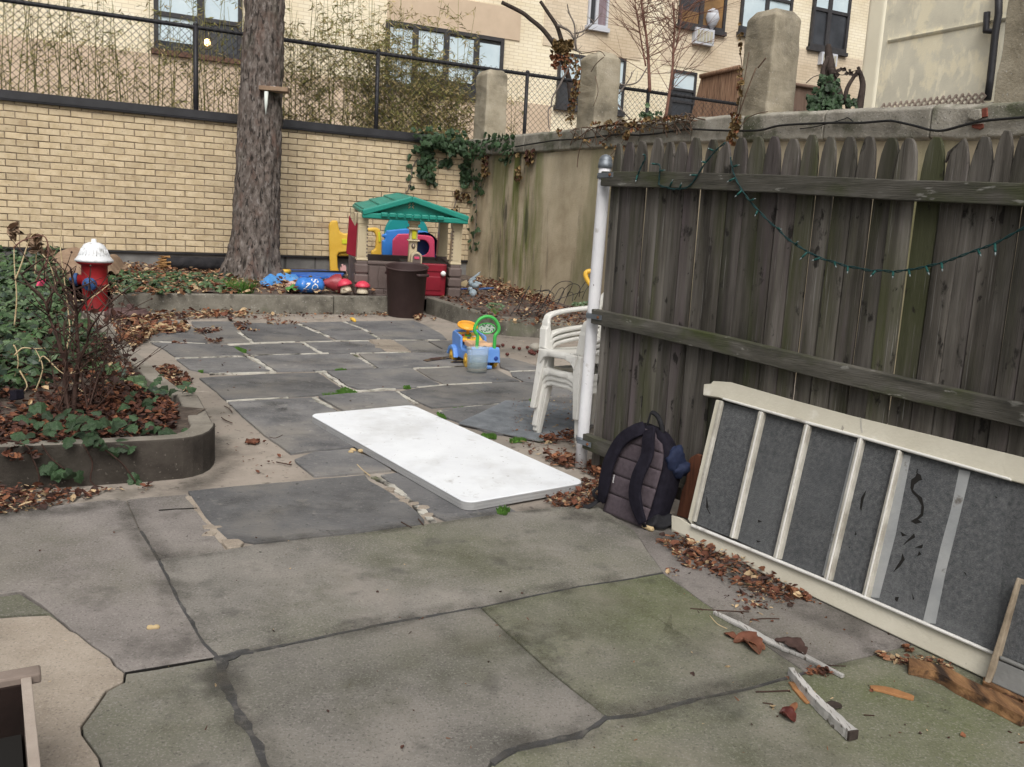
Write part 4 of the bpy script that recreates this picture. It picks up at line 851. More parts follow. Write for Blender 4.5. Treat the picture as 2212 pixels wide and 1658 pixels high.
ac(*Z3(1432, 212), *Z3(1575, 335), 'white wall air conditioner under the dark framed window'); ac(*Z4(487, 398), *Z4(606, 492), 'white wall air conditioner behind the ivy stump')
# pale stucco house at the right
q0 = AT(1868, 100, 17.); SW_ = Wall((q0.x, q0.y), (q0.x + .5, q0.y - .866))
sh_ = thing('stucco_house', 'blotchy cream stucco house wall with a dark drainpipe', 'building', SW_.at(2, 2.4))
b = M(); e = SW_.s(SW_.p(2330, 100)) + 2; bx_ = [SW_.at(0, 1.5), SW_.at(e, 1.5), SW_.at(e, 14), SW_.at(0, 14)]; b.prism(bx_, -SW_.n * 5); b.build('wall', 'stucco', sh_)
b = M(); u = SW_.s(SW_.p(1905, 120)); b.prism([SW_.at(-.02, 1.5, .03), SW_.at(u, 1.5, .03), SW_.at(u, 14, .03), SW_.at(-.02, 14, .03)], -SW_.n * .2); b.build('corner_pier', 'stucco_white', sh_, bevel=.09, seg=5)
b = M(); lp = [ZE(730, 290), ZE(1820, 155), ZE(1960, 140)]; 
zl = SW_.p(*ZE(1270, 200)).z; b.prism([SW_.at(u + .1, zl - .06, .012), SW_.at(e, zl - .06, .012), SW_.at(e, zl, .05), SW_.at(u + .1, zl, .05)], -SW_.n * .06); b.build('ledge', 'stucco', sh_, bevel=.02)
b = M(); dp = [SW_.p(2158, -40, .12), SW_.p(*ZE(1960, 20), .12), SW_.p(*ZE(1930, 200), .12), SW_.p(*ZE(1880, 660), .12), SW_.p(*ZE(1850, 870), .12)]; b.tube(dp, .062, 8); b.tube([SW_.p(*ZE(1945, 185), .12), SW_.p(*ZE(1835, 185), .12), SW_.p(*ZE(1848, 0), .12)], .055, 8); b.build('drainpipe', 'dark_steel', sh_)
# reed screen, brown board fence, lattice in the neighbour's garden
def fence_poly(name, pts, plane, m, lab, cat, n=14, cap=None):
    o = thing(name, lab, cat, plane.p(*pts[3])); a, c, d, e_ = [plane.p(*p) for p in pts]   # TL TR BR BL
    for i in range(n):
        t0, t1 = i / n, (i + 1) / n - .002; b = M(); b.prism([e_.lerp(d, t0), e_.lerp(d, t1), a.lerp(c, t1) + UP * U(-.02, .02), a.lerp(c, t0) + UP * U(-.02, .02)], -plane.n * U(.03, .05)); b.build('reed_bundle' if m == 'reed' else 'board', m, o)
    if cap: b = M(); b.tube([a + plane.n * .03, c + plane.n * .03], cap, 7); b.build('top_pole', m, o)
    return o
RF = Wall((AT(1510, 200, 19).x, AT(1510, 200, 19).y), (AT(1590, 200, 18.2).x, AT(1590, 200, 18.2).y))
fence_poly('reed_screen', [(1515, 166), (1600, 146), (1600, 262), (1490, 262)], RF, 'reed', 'brown reed screen standing behind the coping beside the tall pillar', 'screen', 12, .05)
BF = Wall((AT(1660, 200, 18).x, AT(1660, 200, 18).y), (AT(1800, 200, 17.4).x, AT(1800, 200, 17.4).y))
fence_poly('board_fence', [(1640, 172), (1800, 196), (1800, 262), (1640, 262)], BF, 'brown_board', 'low brown board fence behind the ivy covered stump', 'fence', 8, .04)
lat = thing('lattice_panel', 'pinkish wooden lattice showing above the coping at the right', 'lattice', WC.at(7.9, 2.6, -.5))
LW = Wall((WC.at(7, 0, -.5).x, WC.at(7, 0, -.5).y), (WC.at(9, 0, -.5).x, WC.at(9, 0, -.5).y)); l0, l1 = LW.s(LW.p(*ZE(800, 900))), LW.s(LW.p(*ZE(1840, 850))); lz0 = 2.45; lzt = [LW.p(*ZE(800, 850)).z, LW.p(*ZE(1840, 790)).z]
k = 0; s = l0 - .4
while s < l1:
    for sg in (1, -1):
        a, c = LW.at(s, lz0, .006 * sg), LW.at(s + .45, lz0 + .45, .006 * sg)
        if sg < 0: a, c = LW.at(s + .45, lz0, .006 * sg), LW.at(s, lz0 + .45, .006 * sg)
        P_ = [a.lerp(c, i / 40) for i in range(41)]; P_ = [p for p in P_ if l0 <= LW.s(p) <= l1 and p.z <= lzt[0] + (lzt[1] - lzt[0]) * (LW.s(p) - l0) / (l1 - l0)]
        if len(P_) > 2:
            d = (P_[-1] - P_[0]).normalized(); w_ = d.cross(LW.n) * .0085; b = M(); b.prism([P_[0] - w_, P_[0] + w_, P_[-1] + w_, P_[-1] - w_], LW.n * .006); b.build('slat', 'lattice', lat)
    s += .06
# ------------------------------------------------------------------ the big tree
tb = G(552, 603, .2); tz = (tb - O).dot(fw)
tree = thing('tree', 'thick bare tree trunk with furrowed grey brown bark in the back bed', 'tree', tb)
cl = [(548, 640, 150), (548, 606, 128), (548, 590, 112), (549, 560, 106), (552, 520, 101), (556, 420, 96), (562, 250, 91), (568, 110, 87), (572, 30, 83), (578, -120, 78), (590, -380, 66)]
ax_ = [(AT(x, y, tz), w_ / FOC * tz / 2) for x, y, w_ in cl]
b = M(); secs = []; N = 110; pth = []; rad = []
for i in range(len(ax_) - 1):
    k = max(4, int((ax_[i + 1][0] - ax_[i][0]).length / .022))
    for j in range(k):
        t = j / k; pth.append(ax_[i][0].lerp(ax_[i + 1][0], t)); rad.append(ax_[i][1] + (ax_[i + 1][1] - ax_[i][1]) * t)
for p, r in zip(pth, rad):
    h = p.z - tb.z; sec = []
    for k in range(N):
        a = 2 * math.pi * k / N; d = V((math.cos(a), math.sin(a), 0))
        q = V((d.x * 3.2, d.y * 3.2, p.z * .55)); q2 = V((d.x * 7, d.y * 7, p.z * 1.6))
        q3 = V((d.x * 3.1, d.y * 3.1, p.z * 2.6)) + noise.noise_vector(V((d.x * 3, d.y * 3, p.z * 4))) * .25; vd = noise.voronoi(q3)[0]; plate = min(1., (vd[1] - vd[0]) * 3.2)
        rg = .55 * plate + .5 * abs(noise.noise(q * 1.6)) + .7 * abs(noise.noise(V((d.x * 6, d.y * 6, p.z * 3.2)) + V((9, 2, 1)))) + .6 * abs(noise.noise(V((d.x * 10, d.y * 10, p.z * 9))))
        fl = 1 + max(0, .75 - h) ** 2 * .55 * (max(0, math.cos(a * 5 + .8)) ** 2)
        sec.append(p + d * (r * fl - .028 + .033 * rg))
    secs.append(sec)
b.loft(secs); b.build('trunk', 'bark', tree)
top = pth[-1]
for a in (.4, 2.3, 4.2):
    d = V((math.cos(a), math.sin(a), 1.1)); P_ = [top - UP * .3 + d * t * 3 + V((U(-.1, .1), U(-.1, .1), 0)) for t in (0, .2, .45, .7, 1)]
    b = M(); b.tube(smoothpath(P_), [.2 * (1 - i / 22) for i in range(17)], 8)
    for k in range(8):
        q = P_[2].lerp(P_[4], rnd()); e_ = V((U(-1, 1), U(-1, 1), U(0, 1))); b.tube([q, q + e_ * .6, q + e_ * 1.3 + V((0, 0, .2))], [.05, .03, .01], 5)
    b.build('limb', 'bark', tree)
# little shelf nailed to the trunk with a white spike under it
fz = tz - .29
fd = thing('bird_shelf', 'small wooden bird shelf with a white spike, fixed to the tree trunk', 'bird shelf', AT(*ZG(600, 1020), fz))
xd = (AT(*ZG(790, 1040), fz - .02) - AT(*ZG(490, 1015), fz - .06)); xd.z = 0; xd.normalize(); yd = V((-xd.y, xd.x, 0))
c = AT(*ZG(640, 1022), fz + .06); b = M(); b.box(c, (.375, .22, .055), (xd, yd, UP)); b.build('shelf', 'feeder_wood', fd, bevel=.004)
b = M(); pa_ = AT(*ZG(535, 1050), fz - .03); pz_ = AT(*ZG(527, 1350), fz - .03); b.tube([pa_, pa_.lerp(pz_, .5), pz_], [.028, .022, .004], 10); b.build('spike', 'spike_white', fd)
for x in (595, 640):
    b = M(); b.ball(AT(*ZG(x, 985), fz + .03), (.02, .02, .013), 8); b.build('seed_lump', 'ledge_white', fd)
# ------------------------------------------------------------------ bamboo behind the chain link
def cane(p0, h, lean, dens, nm=6, where=''):
    r_ = thing('bamboo_cane', 'thin yellow green bamboo cane behind the chain link fence, ' + where, 'bamboo', p0, 0, 'bamboo canes ' + where)
    b = M(); pts = []; c = V((U(-.06, .06), U(-.06, .06), 0))
    for i in range(8):
        t = i / 7; pts.append(p0 + V((lean * t * h + c.x * math.sin(t * 4), .3 * lean * t * h + c.y * math.sin(t * 5), h * t)))
    b.tube(pts, [.0085 * (1 - .7 * i / 7) for i in range(8)], 5); b.build('stem', 'cane', r_)
    b = M()
    for i in range(int(dens)):
        t = 1 - rnd() ** 1.2 * .75; q = pts[int(t * 6)].lerp(pts[int(t * 6) + 1], (t * 6) % 1); a = U(0, 6.3); d = V((math.cos(a), math.sin(a) * .5, U(.2, .9))); l = U(.12, .4); e_ = q + d * l
        b.tube([q, e_], .002, 3)
        for k in range(nm):
            u = q.lerp(e_, U(.35, 1.05)); dd = V((U(-1, 1), U(-.7, .7), U(-.9, .35))).normalized(); L_ = U(.06, .12); s_ = dd.cross(V((U(-1, 1), U(-1, 1), U(-1, 1)))).normalized() * L_ * .09
            b.add([u, u + dd * L_ * .4 + s_, u + dd * L_, u + dd * L_ * .4 - s_], [(0, 1, 2, 3)], 1 if rnd() < .55 else 2)
    o = b.build('leaves', ['cane', 'cane_leaf', 'cane_leaf_green'], r_); o['kind'] = 'stuff'
def canes(n, s0, s1, h0, h1, dens, o0=-.2, o1=-1.1, nm=5, where=''):
    for i in range(n):
        s = s0 + (s1 - s0) * (i + U(.1, .9)) / n; p = CL.at(s, 2.42, U(o1, o0)); cane(p, U(h0, h1), U(-.12, .1), dens * U(.6, 1.4), nm, where)
canes(88, -2.4, 1.9, 1.3, 3.1, 10, nm=4, where='left of the tree trunk')
canes(52, 1.9, 3.8, 1.4, 3.1, 18, nm=6, where='just right of the tree trunk')
canes(46, 3.5, 5.25, 1.6, 3.1, 30, -.15, -.9, 8, 'in front of the wide window')
canes(8, 5.2, 6.4, 1.4, 2.2, 12, -.3, -.9, 6, 'beside the short pillar')
# dense dry thicket at the foot of the bamboo beside the ivy corner
b = M()
for i in range(2600):
    s = 3.6 + 1.75 * rnd() ** .8; q = CL.at(s, 2.6 + rnd() ** 1.4 * (1.25 if s > 4.2 else .8), U(-.6, -.08)); dd = V((U(-1, 1), U(-.7, .7), U(-.9, .6))).normalized(); L_ = U(.07, .15); s_ = dd.cross(V((U(-1, 1), U(-1, 1), U(-1, 1)))).normalized() * L_ * .1
    b.add([q, q + dd * L_ * .4 + s_, q + dd * L_, q + dd * L_ * .4 - s_], [(0, 1, 2, 3)], 0 if rnd() < .6 else 1)
for i in range(60):
    s = U(3.6, 5.3); q = CL.at(s, 2.4, U(-.5, -.1)); b.tube([q, q + V((U(-.1, .1), 0, U(.6, 1.2)))], .006, 4, 2)
tag(b.build('bamboo_thicket', ['cane_leaf', 'cane_leaf_green', 'cane']), 'tangled mass of dry bamboo leaves behind the fence next to the short pillar', 'bamboo', kind='stuff')
# ------------------------------------------------------------------ bare branches and saplings behind the wall
def trace(b, z, dist, pts, r0, r1, n=7, k=4, mi=0):
    P_ = smoothpath([AT(*z(*p), dist) for p in pts], k); m_ = len(P_) - 1
    b.tube(P_, [r0 + (r1 - r0) * i / m_ for i in range(m_ + 1)], n, mi); return P_
def twigs(b, P_, n, l0, l1, r, dn_=.0, mi=0, spread=1.):
    for i in range(n):
        q = P_[int(U(.15, .98) * (len(P_) - 1))]; d = V((U(-1, 1) * spread, U(-.6, .6), U(.1 - dn_, 1))).normalized(); l = U(l0, l1)
        m_ = q + d * l * .5 + V((U(-.04, .04), 0, U(-.03, .05))) * l; e_ = q + d * l + V((0, 0, U(0, .15) * l))
        b.tube([q, m_, e_], [r, r * .7, r * .3], 4, mi)
        if l > .3: 
            for _ in range(2): d2 = (d + V((U(-.8, .8), U(-.4, .4), U(-.2, .6)))).normalized(); b.tube([m_, m_ + d2 * l * .45], [r * .55, r * .2], 3, mi)
bt = thing('bare_tree', 'dark bare tree with forking branches arching over the middle pillar', 'tree', AT(*ZD(480, 620), 15.2))
b = M(); t1 = trace(b, ZD, 15.2, [(540, 900), (520, 700), (480, 560), (430, 440), (350, 300), (250, 170), (130, 70), (40, 0), (-160, -100)], .05, .035, 8)
t2 = trace(b, ZD, 15.2, [(520, 520), (470, 380), (430, 240), (390, 130), (310, 10), (230, -110)], .045, .028, 8); b.build('trunk', 'bark_dark', bt)
for pts, r in [([(400, 130), (470, 160), (530, 200), (570, 290), (590, 390)], .026), ([(590, 390), (580, 250), (570, 120), (520, 10), (500, -80)], .02), ([(580, 215), (680, 180), (770, 100), (850, 0)], .016), ([(590, 260), (650, 230), (690, 200)], .01), ([(350, 260), (470, 330), (600, 390), (650, 420)], .022)]:
    b = M(); P_ = trace(b, ZD, 15.1, pts, r, r * .5, 6); twigs(b, P_, 5, .1, .3, .006); b.build('branch', 'twig_grey', bt)
for pts, r in [([(530, 520), (470, 640), (420, 740), (350, 860), (340, 940), (310, 980), (310, 1100), (320, 1180)], .017), ([(880, 600), (960, 660), (1020, 720), (1120, 730), (1210, 700), (1280, 600), (1300, 560)], .016), ([(880, 760), (920, 850), (1000, 920), (1060, 1000), (1140, 1080)], .018), ([(920, 850), (880, 980), (910, 1040), (1000, 1090), (1100, 1110)], .018), ([(1020, 820), (1080, 740), (1140, 650), (1150, 600)], .013), ([(900, 830), (1000, 830), (1060, 780)], .014)]:
    b = M(); P_ = trace(b, ZD, 12.4 if pts[0][0] > 700 else 12.6, pts, r, r * .45, 6); twigs(b, P_, 4, .06, .18, .004); b.build('branch', 'twig_grey', bt)
b = M()
for i in range(60): leaf(b, AT(*ZD(U(350, 540), U(290, 400)), 15.0), U(.06, .13), V((U(-1, 1), -1, U(-1, 1))), mi=0, curl=.4)
for i in range(30): leaf(b, AT(*ZD(U(340, 560), U(420, 590)), 15.0), U(.05, .12), V((U(-1, 1), -1, U(-1, 1))), mi=1, curl=.4)
b.build('dry_leaves', ['ivy_brown', 'dead_leaf_5'], bt)['kind'] = 'stuff'
for lab, stems in (('slender reddish sapling rising behind the coping right of the middle pillar', [([(1330, 800), (1320, 560), (1310, 380), (1290, 200), (1260, 20), (1240, -160)], .03), ([(1290, 540), (1260, 380), (1230, 200), (1200, 20), (1180, -120)], .016)]), ('slender reddish sapling nearer the tall pillar', [([(1490, 1060), (1530, 800), (1560, 560), (1570, 330), (1580, 120), (1560, -100)], .028), ([(1560, 440), (1610, 300), (1640, 120), (1660, -80)], .016)])):
    sp_ = thing('sapling', lab, 'tree', AT(*ZD(*stems[0][0][0]), 14.5), 0, 'bare saplings behind the concrete wall')
    b = M(); PP = [trace(b, ZD, 14.5, pts, r, r * .5, 7) for pts, r in stems]; b.build('trunk', 'twig_red', sp_)
    b = M()
    for P_ in PP: twigs(b, P_, 30, .4, 1.3, .006, .1)
    b.build('twigs', 'twig_red', sp_)['kind'] = 'stuff'
iv_s = thing('ivy_stump', 'twisted dead stump wrapped in ivy standing behind the coping', 'tree stump', WC.at(7, 2.6, -.45))
zz = (WC.p(*ZE(300, 900), -.35) - O).dot(fw)
b = M(); trace(b, ZE, zz, [(330, 1000), (320, 860), (310, 720), (300, 600), (290, 480), (280, 390), (280, 320)], .085, .024, 10); trace(b, ZE, zz - .06, [(260, 780), (230, 680), (225, 580), (250, 500), (275, 440)], .03, .018, 7); trace(b, ZE, zz - .05, [(390, 900), (370, 780), (330, 660), (300, 560)], .05, .03, 7); b.build('trunk', 'bark_dark', iv_s)
b = M(); trace(b, ZE, zz - .1, [(480, 1000), (470, 920), (450, 830), (470, 740), (530, 640), (580, 570), (570, 540)], .026, .014, 7); trace(b, ZE, zz - .1, [(580, 980), (600, 860), (620, 720), (600, 620), (580, 570)], .04, .018, 8); b.build('branch', 'bark_dark', iv_s)
def ivy_parts(par, spots, size, m='ivy_part', nm='leaf'):
    src = M(); ivy_leaf(src, V((0, 0, 0)), 1., UP, 0.); first = None
    for p, nrm in spots:
        if first is None: first = o = src.build(nm, m, par, local=True)
        else: o = first.copy(); C.objects.link(o); o.parent = par
        s_ = size * U(.65, 1.3); nrm = nrm.normalized(); t = Matrix.Rotation(U(0, 6.3), 3, nrm) @ nrm.orthogonal().normalized(); q = nrm.cross(t); pp = p - BASE[par]
        o.matrix_local = Matrix(((t.x * s_, q.x * s_, nrm.x * s_, pp.x), (t.y * s_, q.y * s_, nrm.y * s_, pp.y), (t.z * s_, q.z * s_, nrm.z * s_, pp.z), (0, 0, 0, 1)))
cam_n = lambda: V((U(-.8, .8), -1, U(-.3, .9)))
sp = []
for i in range(240):
    t = rnd(); x = U(80, 420) if t < .75 else U(190, 400); y = 960 - abs(random.gauss(0, 1)) * 85 if t < .75 else U(620, 900); sp.append((AT(*ZE(x, y), zz - U(.02, .2)), cam_n()))
for i in range(15): sp.append((AT(*ZE(U(470, 560), U(830, 930)), zz - .15), cam_n()))
ivy_parts(iv_s, sp, .055)
b = M(); trace(b, ZE, zz - .1, [(350, 600), (420, 620), (500, 590), (570, 570)], .004, .003, 4); trace(b, ZE, zz - .1, [(60, 700), (130, 640), (210, 615)], .005, .003, 4)
for i in range(14): leaf(b, AT(*ZE(U(330, 560), U(560, 640)), zz - .1), .05, cam_n(), curl=.3)
b.build('dry_tendril', 'bark_dark', iv_s)['kind'] = 'stuff'
# ------------------------------------------------------------------ ivy in the corner of the two walls, dry vines on the coping
ivy = thing('ivy_vine', 'dark green ivy spilling over the corner of the brick and concrete walls', 'ivy', WB.at(4.6, 2.9))
spots = []
def ivw(n, plane, x0, x1, y0, y1, off0=.04, off1=.2, fn=None):
    for i in range(n):
        x, y = U(x0, x1), U(y0, y1)
        if fn and not fn(x, y): continue
        p = plane.p(*ZF(x, y), U(off0, off1)); spots.append((p, plane.n + V((U(-.7, .7), U(-.5, .5), U(-.4, .8)))))
ivw(90, WB, 180, 420, 190, 330, .05, .3); ivw(90, WB, 400, 700, 230, 430, .05, .3); ivw(80, WC, 640, 900, 250, 470, .05, .35); ivw(100, WC, 880, 1240, 180, 480, .05, .3, lambda x, y: y < 330 + (x - 880) * .3)
ivw(100, WB, 130, 340, 330, 700, .03, .14, lambda x, y: x < 330 - (max(0, 480 - y)) * .2); ivw(10, WB, 230, 320, 640, 770); ivw(70, WB, 630, 740, 430, 800, .03, .14); ivw(26, WC, 760, 890, 560, 900, .02, .08); ivw(14, WC, 700, 880, 930, 1260, .02, .06, lambda x, y: abs(x - 790) < 60); ivw(14, WC, 700, 830, 1290, 1548, .02, .06); ivw(16, WB, 340, 520, 480, 560, .02, .05); ivw(12, WB, 30, 160, 320, 380); ivw(9, WB, 0, 70, 420, 830, .02, .04); ivw(14, WC, 1080, 1210, 400, 540, .03, .1); ivw(30, WB, 60, 700, 110, 230, .0, .25)
ivy_parts(ivy, spots, .085)
b = M()
for path, pl in (([(100, 200), (190, 260), (180, 440)], WB), ([(120, 460), (60, 560), (40, 680), (10, 820), (-60, 900)], WB), ([(700, 400), (760, 700), (800, 900), (800, 1200), (760, 1540)], WC), ([(950, 440), (900, 640), (820, 860), (770, 960)], WC), ([(860, 280), (1000, 250), (1200, 260), (1350, 180)], WC), ([(640, 860), (560, 980), (530, 1150)], WB)):
    b.tube(smoothpath([pl.p(*ZF(*p), .03) for p in path]), .007, 4)
b.build('stem', 'twig_grey', ivy)
b = M()
for x0, x1, y0, y1, n in ((880, 960, 440, 700, 34), (1270, 1340, 560, 720, 26), (1390, 1490, 380, 540, 34), (560, 760, 850, 960, 22), (1270, 1310, 420, 440, 4), (530, 600, 980, 1160, 8)):
    for i in range(n): leaf(b, WC.p(*ZF(U(x0, x1), U(y0, y1)), U(.03, .09)) if x0 > 800 else WB.p(*ZF(U(x0, x1), U(y0, y1)), .05), U(.05, .1), WC.n + V((U(-.8, .8), U(-.5, .5), U(-.6, .6))), mi=0 if rnd() < .7 else 1, curl=.4)
b.build('dry_leaves', ['ivy_brown', 'dead_leaf_1'], ivy)['kind'] = 'stuff'
def dryvine(lab, stems, clumps, off=.08, pl=WC, r=.006):
    o = thing('dry_vine', lab, 'vine', pl.p(*ZD(*stems[0][0]), off)); b = M()
    for p in stems: b.tube(smoothpath([pl.p(*ZD(*q), off + U(-.02, .04)) for q in p]), r * U(.7, 1.3), 5)
    b.build('stem', 'twig_vine', o); b = M()
    for x0, y0, x1, y1, wv, n in clumps:
        for i in range(n):
            t = rnd(); q = pl.p(*ZD(x0 + (x1 - x0) * t + U(-wv, wv), y0 + (y1 - y0) * t + U(-wv, wv) * .6), off + U(0, .08)); leaf(b, q, U(.03, .065), pl.n + V((U(-.9, .9), U(-.5, .5), U(-.7, .7))), mi=0 if rnd() < .75 else 1, curl=.35)
    b.build('leaves', ['ivy_brown', 'dead_leaf_5'], o)['kind'] = 'stuff'; return o
dryvine('dead brown ivy climbing the left edge of the middle pillar', [[(560, 420), (590, 560), (590, 760), (560, 980), (520, 1120)], [(620, 400), (640, 600), (610, 800)], [(870, 450), (790, 520), (740, 600)], [(780, 640), (810, 800), (760, 950)], [(640, 420), (820, 390), (880, 440)]], [(590, 470, 600, 760, 34, 60), (600, 760, 520, 1100, 40, 80), (530, 440, 470, 520, 30, 14)], .12)
dryvine('dry vine stems and withered leaves on the tall pillar', [[(2236, 380), (2260, 560), (2250, 760), (2210, 1000), (2170, 1240)], [(2330, 400), (2280, 700), (2230, 1020)], [(2400, 560), (2300, 820), (2220, 1050)], [(2500, 460), (2420, 560)], [(2180, 1260), (2300, 1080), (2420, 1020), (2520, 1000)]], [(2210, 1040, 2170, 1300, 45, 90), (2250, 560, 2240, 900, 22, 30), (2240, 120, 2250, 420, 15, 10)], .12)
st = []
for i in range(46):
    x = U(500, 1750); y = 1180 - (x - 500) * .11 + U(-40, 30); st.append([(x, y), (x + U(-90, 90), y + U(0, 70)), (x + U(-130, 130), y + U(60, 190))])
for i in range(16):
    x = U(450, 1600); y = 1190 - (x - 500) * .11; st.append([(x, y + 10), (x + 120, y - 25), (x + 260, y - 20), (x + 380, y + 5)])
st += [[(1580, 1110), (1600, 1180), (1605, 1230)], [(1000, 1120), (1200, 1110), (1400, 1080), (1600, 1050), (1750, 1045)], [(1100, 1180), (1060, 1300), (900, 1500), (880, 1700)], [(700, 1180), (620, 1400), (600, 1560)]]
dryvine('tangle of dry vine stems hanging along the coping between the pillars', st, [(430, 1180, 430, 1260, 20, 14), (1130, 1200, 1090, 1280, 24, 30), (700, 1130, 1700, 1060, 40, 70), (800, 1180, 1500, 1150, 70, 30), (960, 1450, 940, 1500, 14, 5), (600, 1260, 1100, 1400, 60, 20)], .09, r=.006)
b = M(); b.add([], [])
q = WC.p(*ZD(1320, 980), -.1)
for i in range(60): leaf(b, WC.p(*ZD(U(1220, 1450), U(1010, 1090)), U(-.2, .1)), U(.03, .05), cam_n(), mi=0, curl=.3)
leaf(b, WC.p(*ZD(1305, 940), -.15), .08, V((.3, -1, .2)), mi=1, curl=.15)
tag(b.build('weed_clump', ['ivy_0', 'ivy_2'], loc=q), 'small green weed clump growing on the coping between the pillars', 'weeds', kind='stuff')
# ------------------------------------------------------------------ play house
phL, phR = G(766, 636, .2), G(993, 645, .2); xd = (phR - phL); PW = xd.to_2d().length
ph = thing('playhouse', 'plastic childrens playhouse with green gable roof, cream posts and red half door', 'playhouse', (phL.x, phL.y, phL.z - .02))
PX = xd.to_2d().to_3d().normalized(); py0 = V((-PX.y, PX.x, 0)); TI = .085           # the house tips a little towards the yard
PY = py0 * math.cos(TI) + UP * math.sin(TI); PZ = UP * math.cos(TI) - py0 * math.sin(TI); PA = (PX, PY, PZ); ph0_ = V((phL.x, phL.y, phL.z - .02))
F = lambda u, v, w_: ph0_ + PX * u + PY * v + PZ * w_
PD = 1.02; k = PW / 1365.                              # zoom units across the front
fu = lambda x: (x - 562) * k
FP = Wall((phL.x, phL.y), (phR.x, phR.y))
def pz(x, y): return FP.p(*ZM(x, y)).z - phL.z + .02
def pu(x, y): return FP.s(FP.p(*ZM(x, y)))
def pbox(name, u0, u1, v0, v1, z0, z1, m, par=None, bev=.012, top=1.): 
    b = M(); b.box(F((u0 + u1) / 2, (v0 + v1) / 2, (z0 + z1) / 2), (u1 - u0, v1 - v0, z1 - z0), PA, top=top); return b.build(name, m, par or ph, bevel=bev)
hB = pz(620, 955); hE = pz(690, 345); cw_ = pu(710, 1200)      # base height, eave height, corner width
for u0, v0 in ((0, 0), (PW - cw_, 0), (0, PD - cw_), (PW - cw_, PD - cw_)):
    o = pbox('corner_base', u0 + .01, u0 + cw_ - .01, v0 + .01, v0 + cw_ - .01, 0, hB, 'ph_brown')
    zc = 0.01
    for i, hh in enumerate((.14, .13, .13)):
        if v0 == 0: b = M(); b.box(F(u0 + cw_ / 2, v0 + cw_ / 2, zc + hh / 2), (cw_ + .006 * (i % 2) + .012, cw_ + .012, hh - .014), PA); b.build('moulded_stone', 'ph_brown', o, bevel=.02, seg=3)
        zc += hh
    w_ = cw_ * .92; b = M(); t_ = .86
    secs = []
    for z_, s_ in ((hB + .002, 1.), (hB + .02, 1.), (hB + .022, .93), (hE - .12, .8), (hE - .118, .9), (hE - .05, .9), (hE - .048, .98), (hE + .01, .98)):
        c = F(u0 + cw_ / 2, v0 + cw_ / 2, z_); secs.append([c + PX * i * w_ * s_ * .5 + PY * j * w_ * s_ * .5 for i, j in ((-1, -1), (1, -1), (1, 1), (-1, 1))])
    b.loft(secs, smooth=False); o = b.build('post', 'ph_cream', ph, bevel=.008)
    if v0 == 0:
        pbox('inset_panel', u0 + cw_ * .22, u0 + cw_ * .72, v0 + .008, v0 + .03, hB + .05, hE - .15, 'ph_cream', o, .004)
        for i in range(9): pbox('stud', u0 + (cw_ * .86 if u0 < .1 else cw_ * .14) - .008, u0 + (cw_ * .86 if u0 < .1 else cw_ * .14) + .008, v0 + .006, v0 + .03, hB + .05 + i * .045, hB + .068 + i * .045, 'ph_brown', o, .002)
dU0, dU1 = pu(1395, 1200), pu(1742, 1200)
o = pbox('front_wall', cw_, dU0 - .02, .03, .09, .0, hB - .04, 'ph_brown')
pbox('wall_cap', cw_ - .01, dU0 - .02, .015, .11, hB - .045, hB - .005, 'ph_brown', o, .01)
n_ = 5
for i in range(n_):
    a = cw_ + .02 + (dU0 - .07 - cw_) * i / n_; c2 = cw_ + .02 + (dU0 - .07 - cw_) * (i + 1) / n_ - .008; P_ = []
    for t in range(9): zt = .1 + (hB - .17) * t / 8; P_.append(F(c2 + .008 * math.sin(t * 1.1 + i), .022, zt))
    for t in range(8, -1, -1): zt = .1 + (hB - .17) * t / 8; P_.append(F(a + .008 * math.sin(t * 1.1 + i - 1), .022, zt))
    b = M(); b.prism(P_, PY * .012); b.build('plank', 'ph_brown', o, bevel=.003)
for i in range(3): a = cw_ + .01 + i * (dU0 - cw_ - .04) / 3; pbox('moulded_stone', a, a + (dU0 - cw_ - .04) / 3 - .008, .016, .035, .005, .09, 'ph_brown', o, .012)
dr = pbox('door', dU0, dU1, .0, .055, .03, hB + .0, 'ph_red', None, .02)
pbox('door_panel', dU0 + .05, dU1 - .06, -.008, .01, .1, hB - .16, 'ph_red', dr, .01); pbox('top_rail', dU0, dU1, -.012, .02, hB - .1, hB, 'ph_red', dr, .012)
b = M(); b.ball(F(dU1 - .045, -.03, pz(1690, 1125)), (.035, .035, .035), 16); b.tube([F(dU1 - .045, -.03, pz(1690, 1125)), F(dU1 - .045, .01, pz(1690, 1125))], .015, 8); b.build('knob', 'knob_white', dr)
pbox('threshold', cw_, PW - cw_, .01, .1, -.02, .03, 'ph_brown')
# side and back walls
for u0 in (0.02, PW - .09):
    o = pbox('side_wall', u0, u0 + .06, cw_, PD - cw_, 0, hB - .02, 'ph_brown')
pbox('back_wall', cw_, PW - cw_, PD - .1, PD - .04, 0, hB - .02, 'ph_brown')
# red shutter swung out at the left side, bracket
shz0, shz1 = pz(560, 895), pz(560, 430)
sh2 = [( -.02, shz1 + .02), (-.1, shz1 - .08), (-.25, shz1 + .05), (-.29, shz0 + .02), (-.27, shz0 - .005), (-.04, shz0 - .03), (-.0, shz0)]
b = M(); b.prism([F(.045 + u * .5, .13 - u * .25, z_) for u, z_ in sh2], PY * .03); b.build('shutter', 'ph_red', ph, bevel=.006)
b = M(); b.prism([F(-.01, .2, hE), F(-.01, .36, hE), F(-.01, .22, hE - .24)], PX * .03); b.build('bracket', 'ph_cream', ph, bevel=.008)
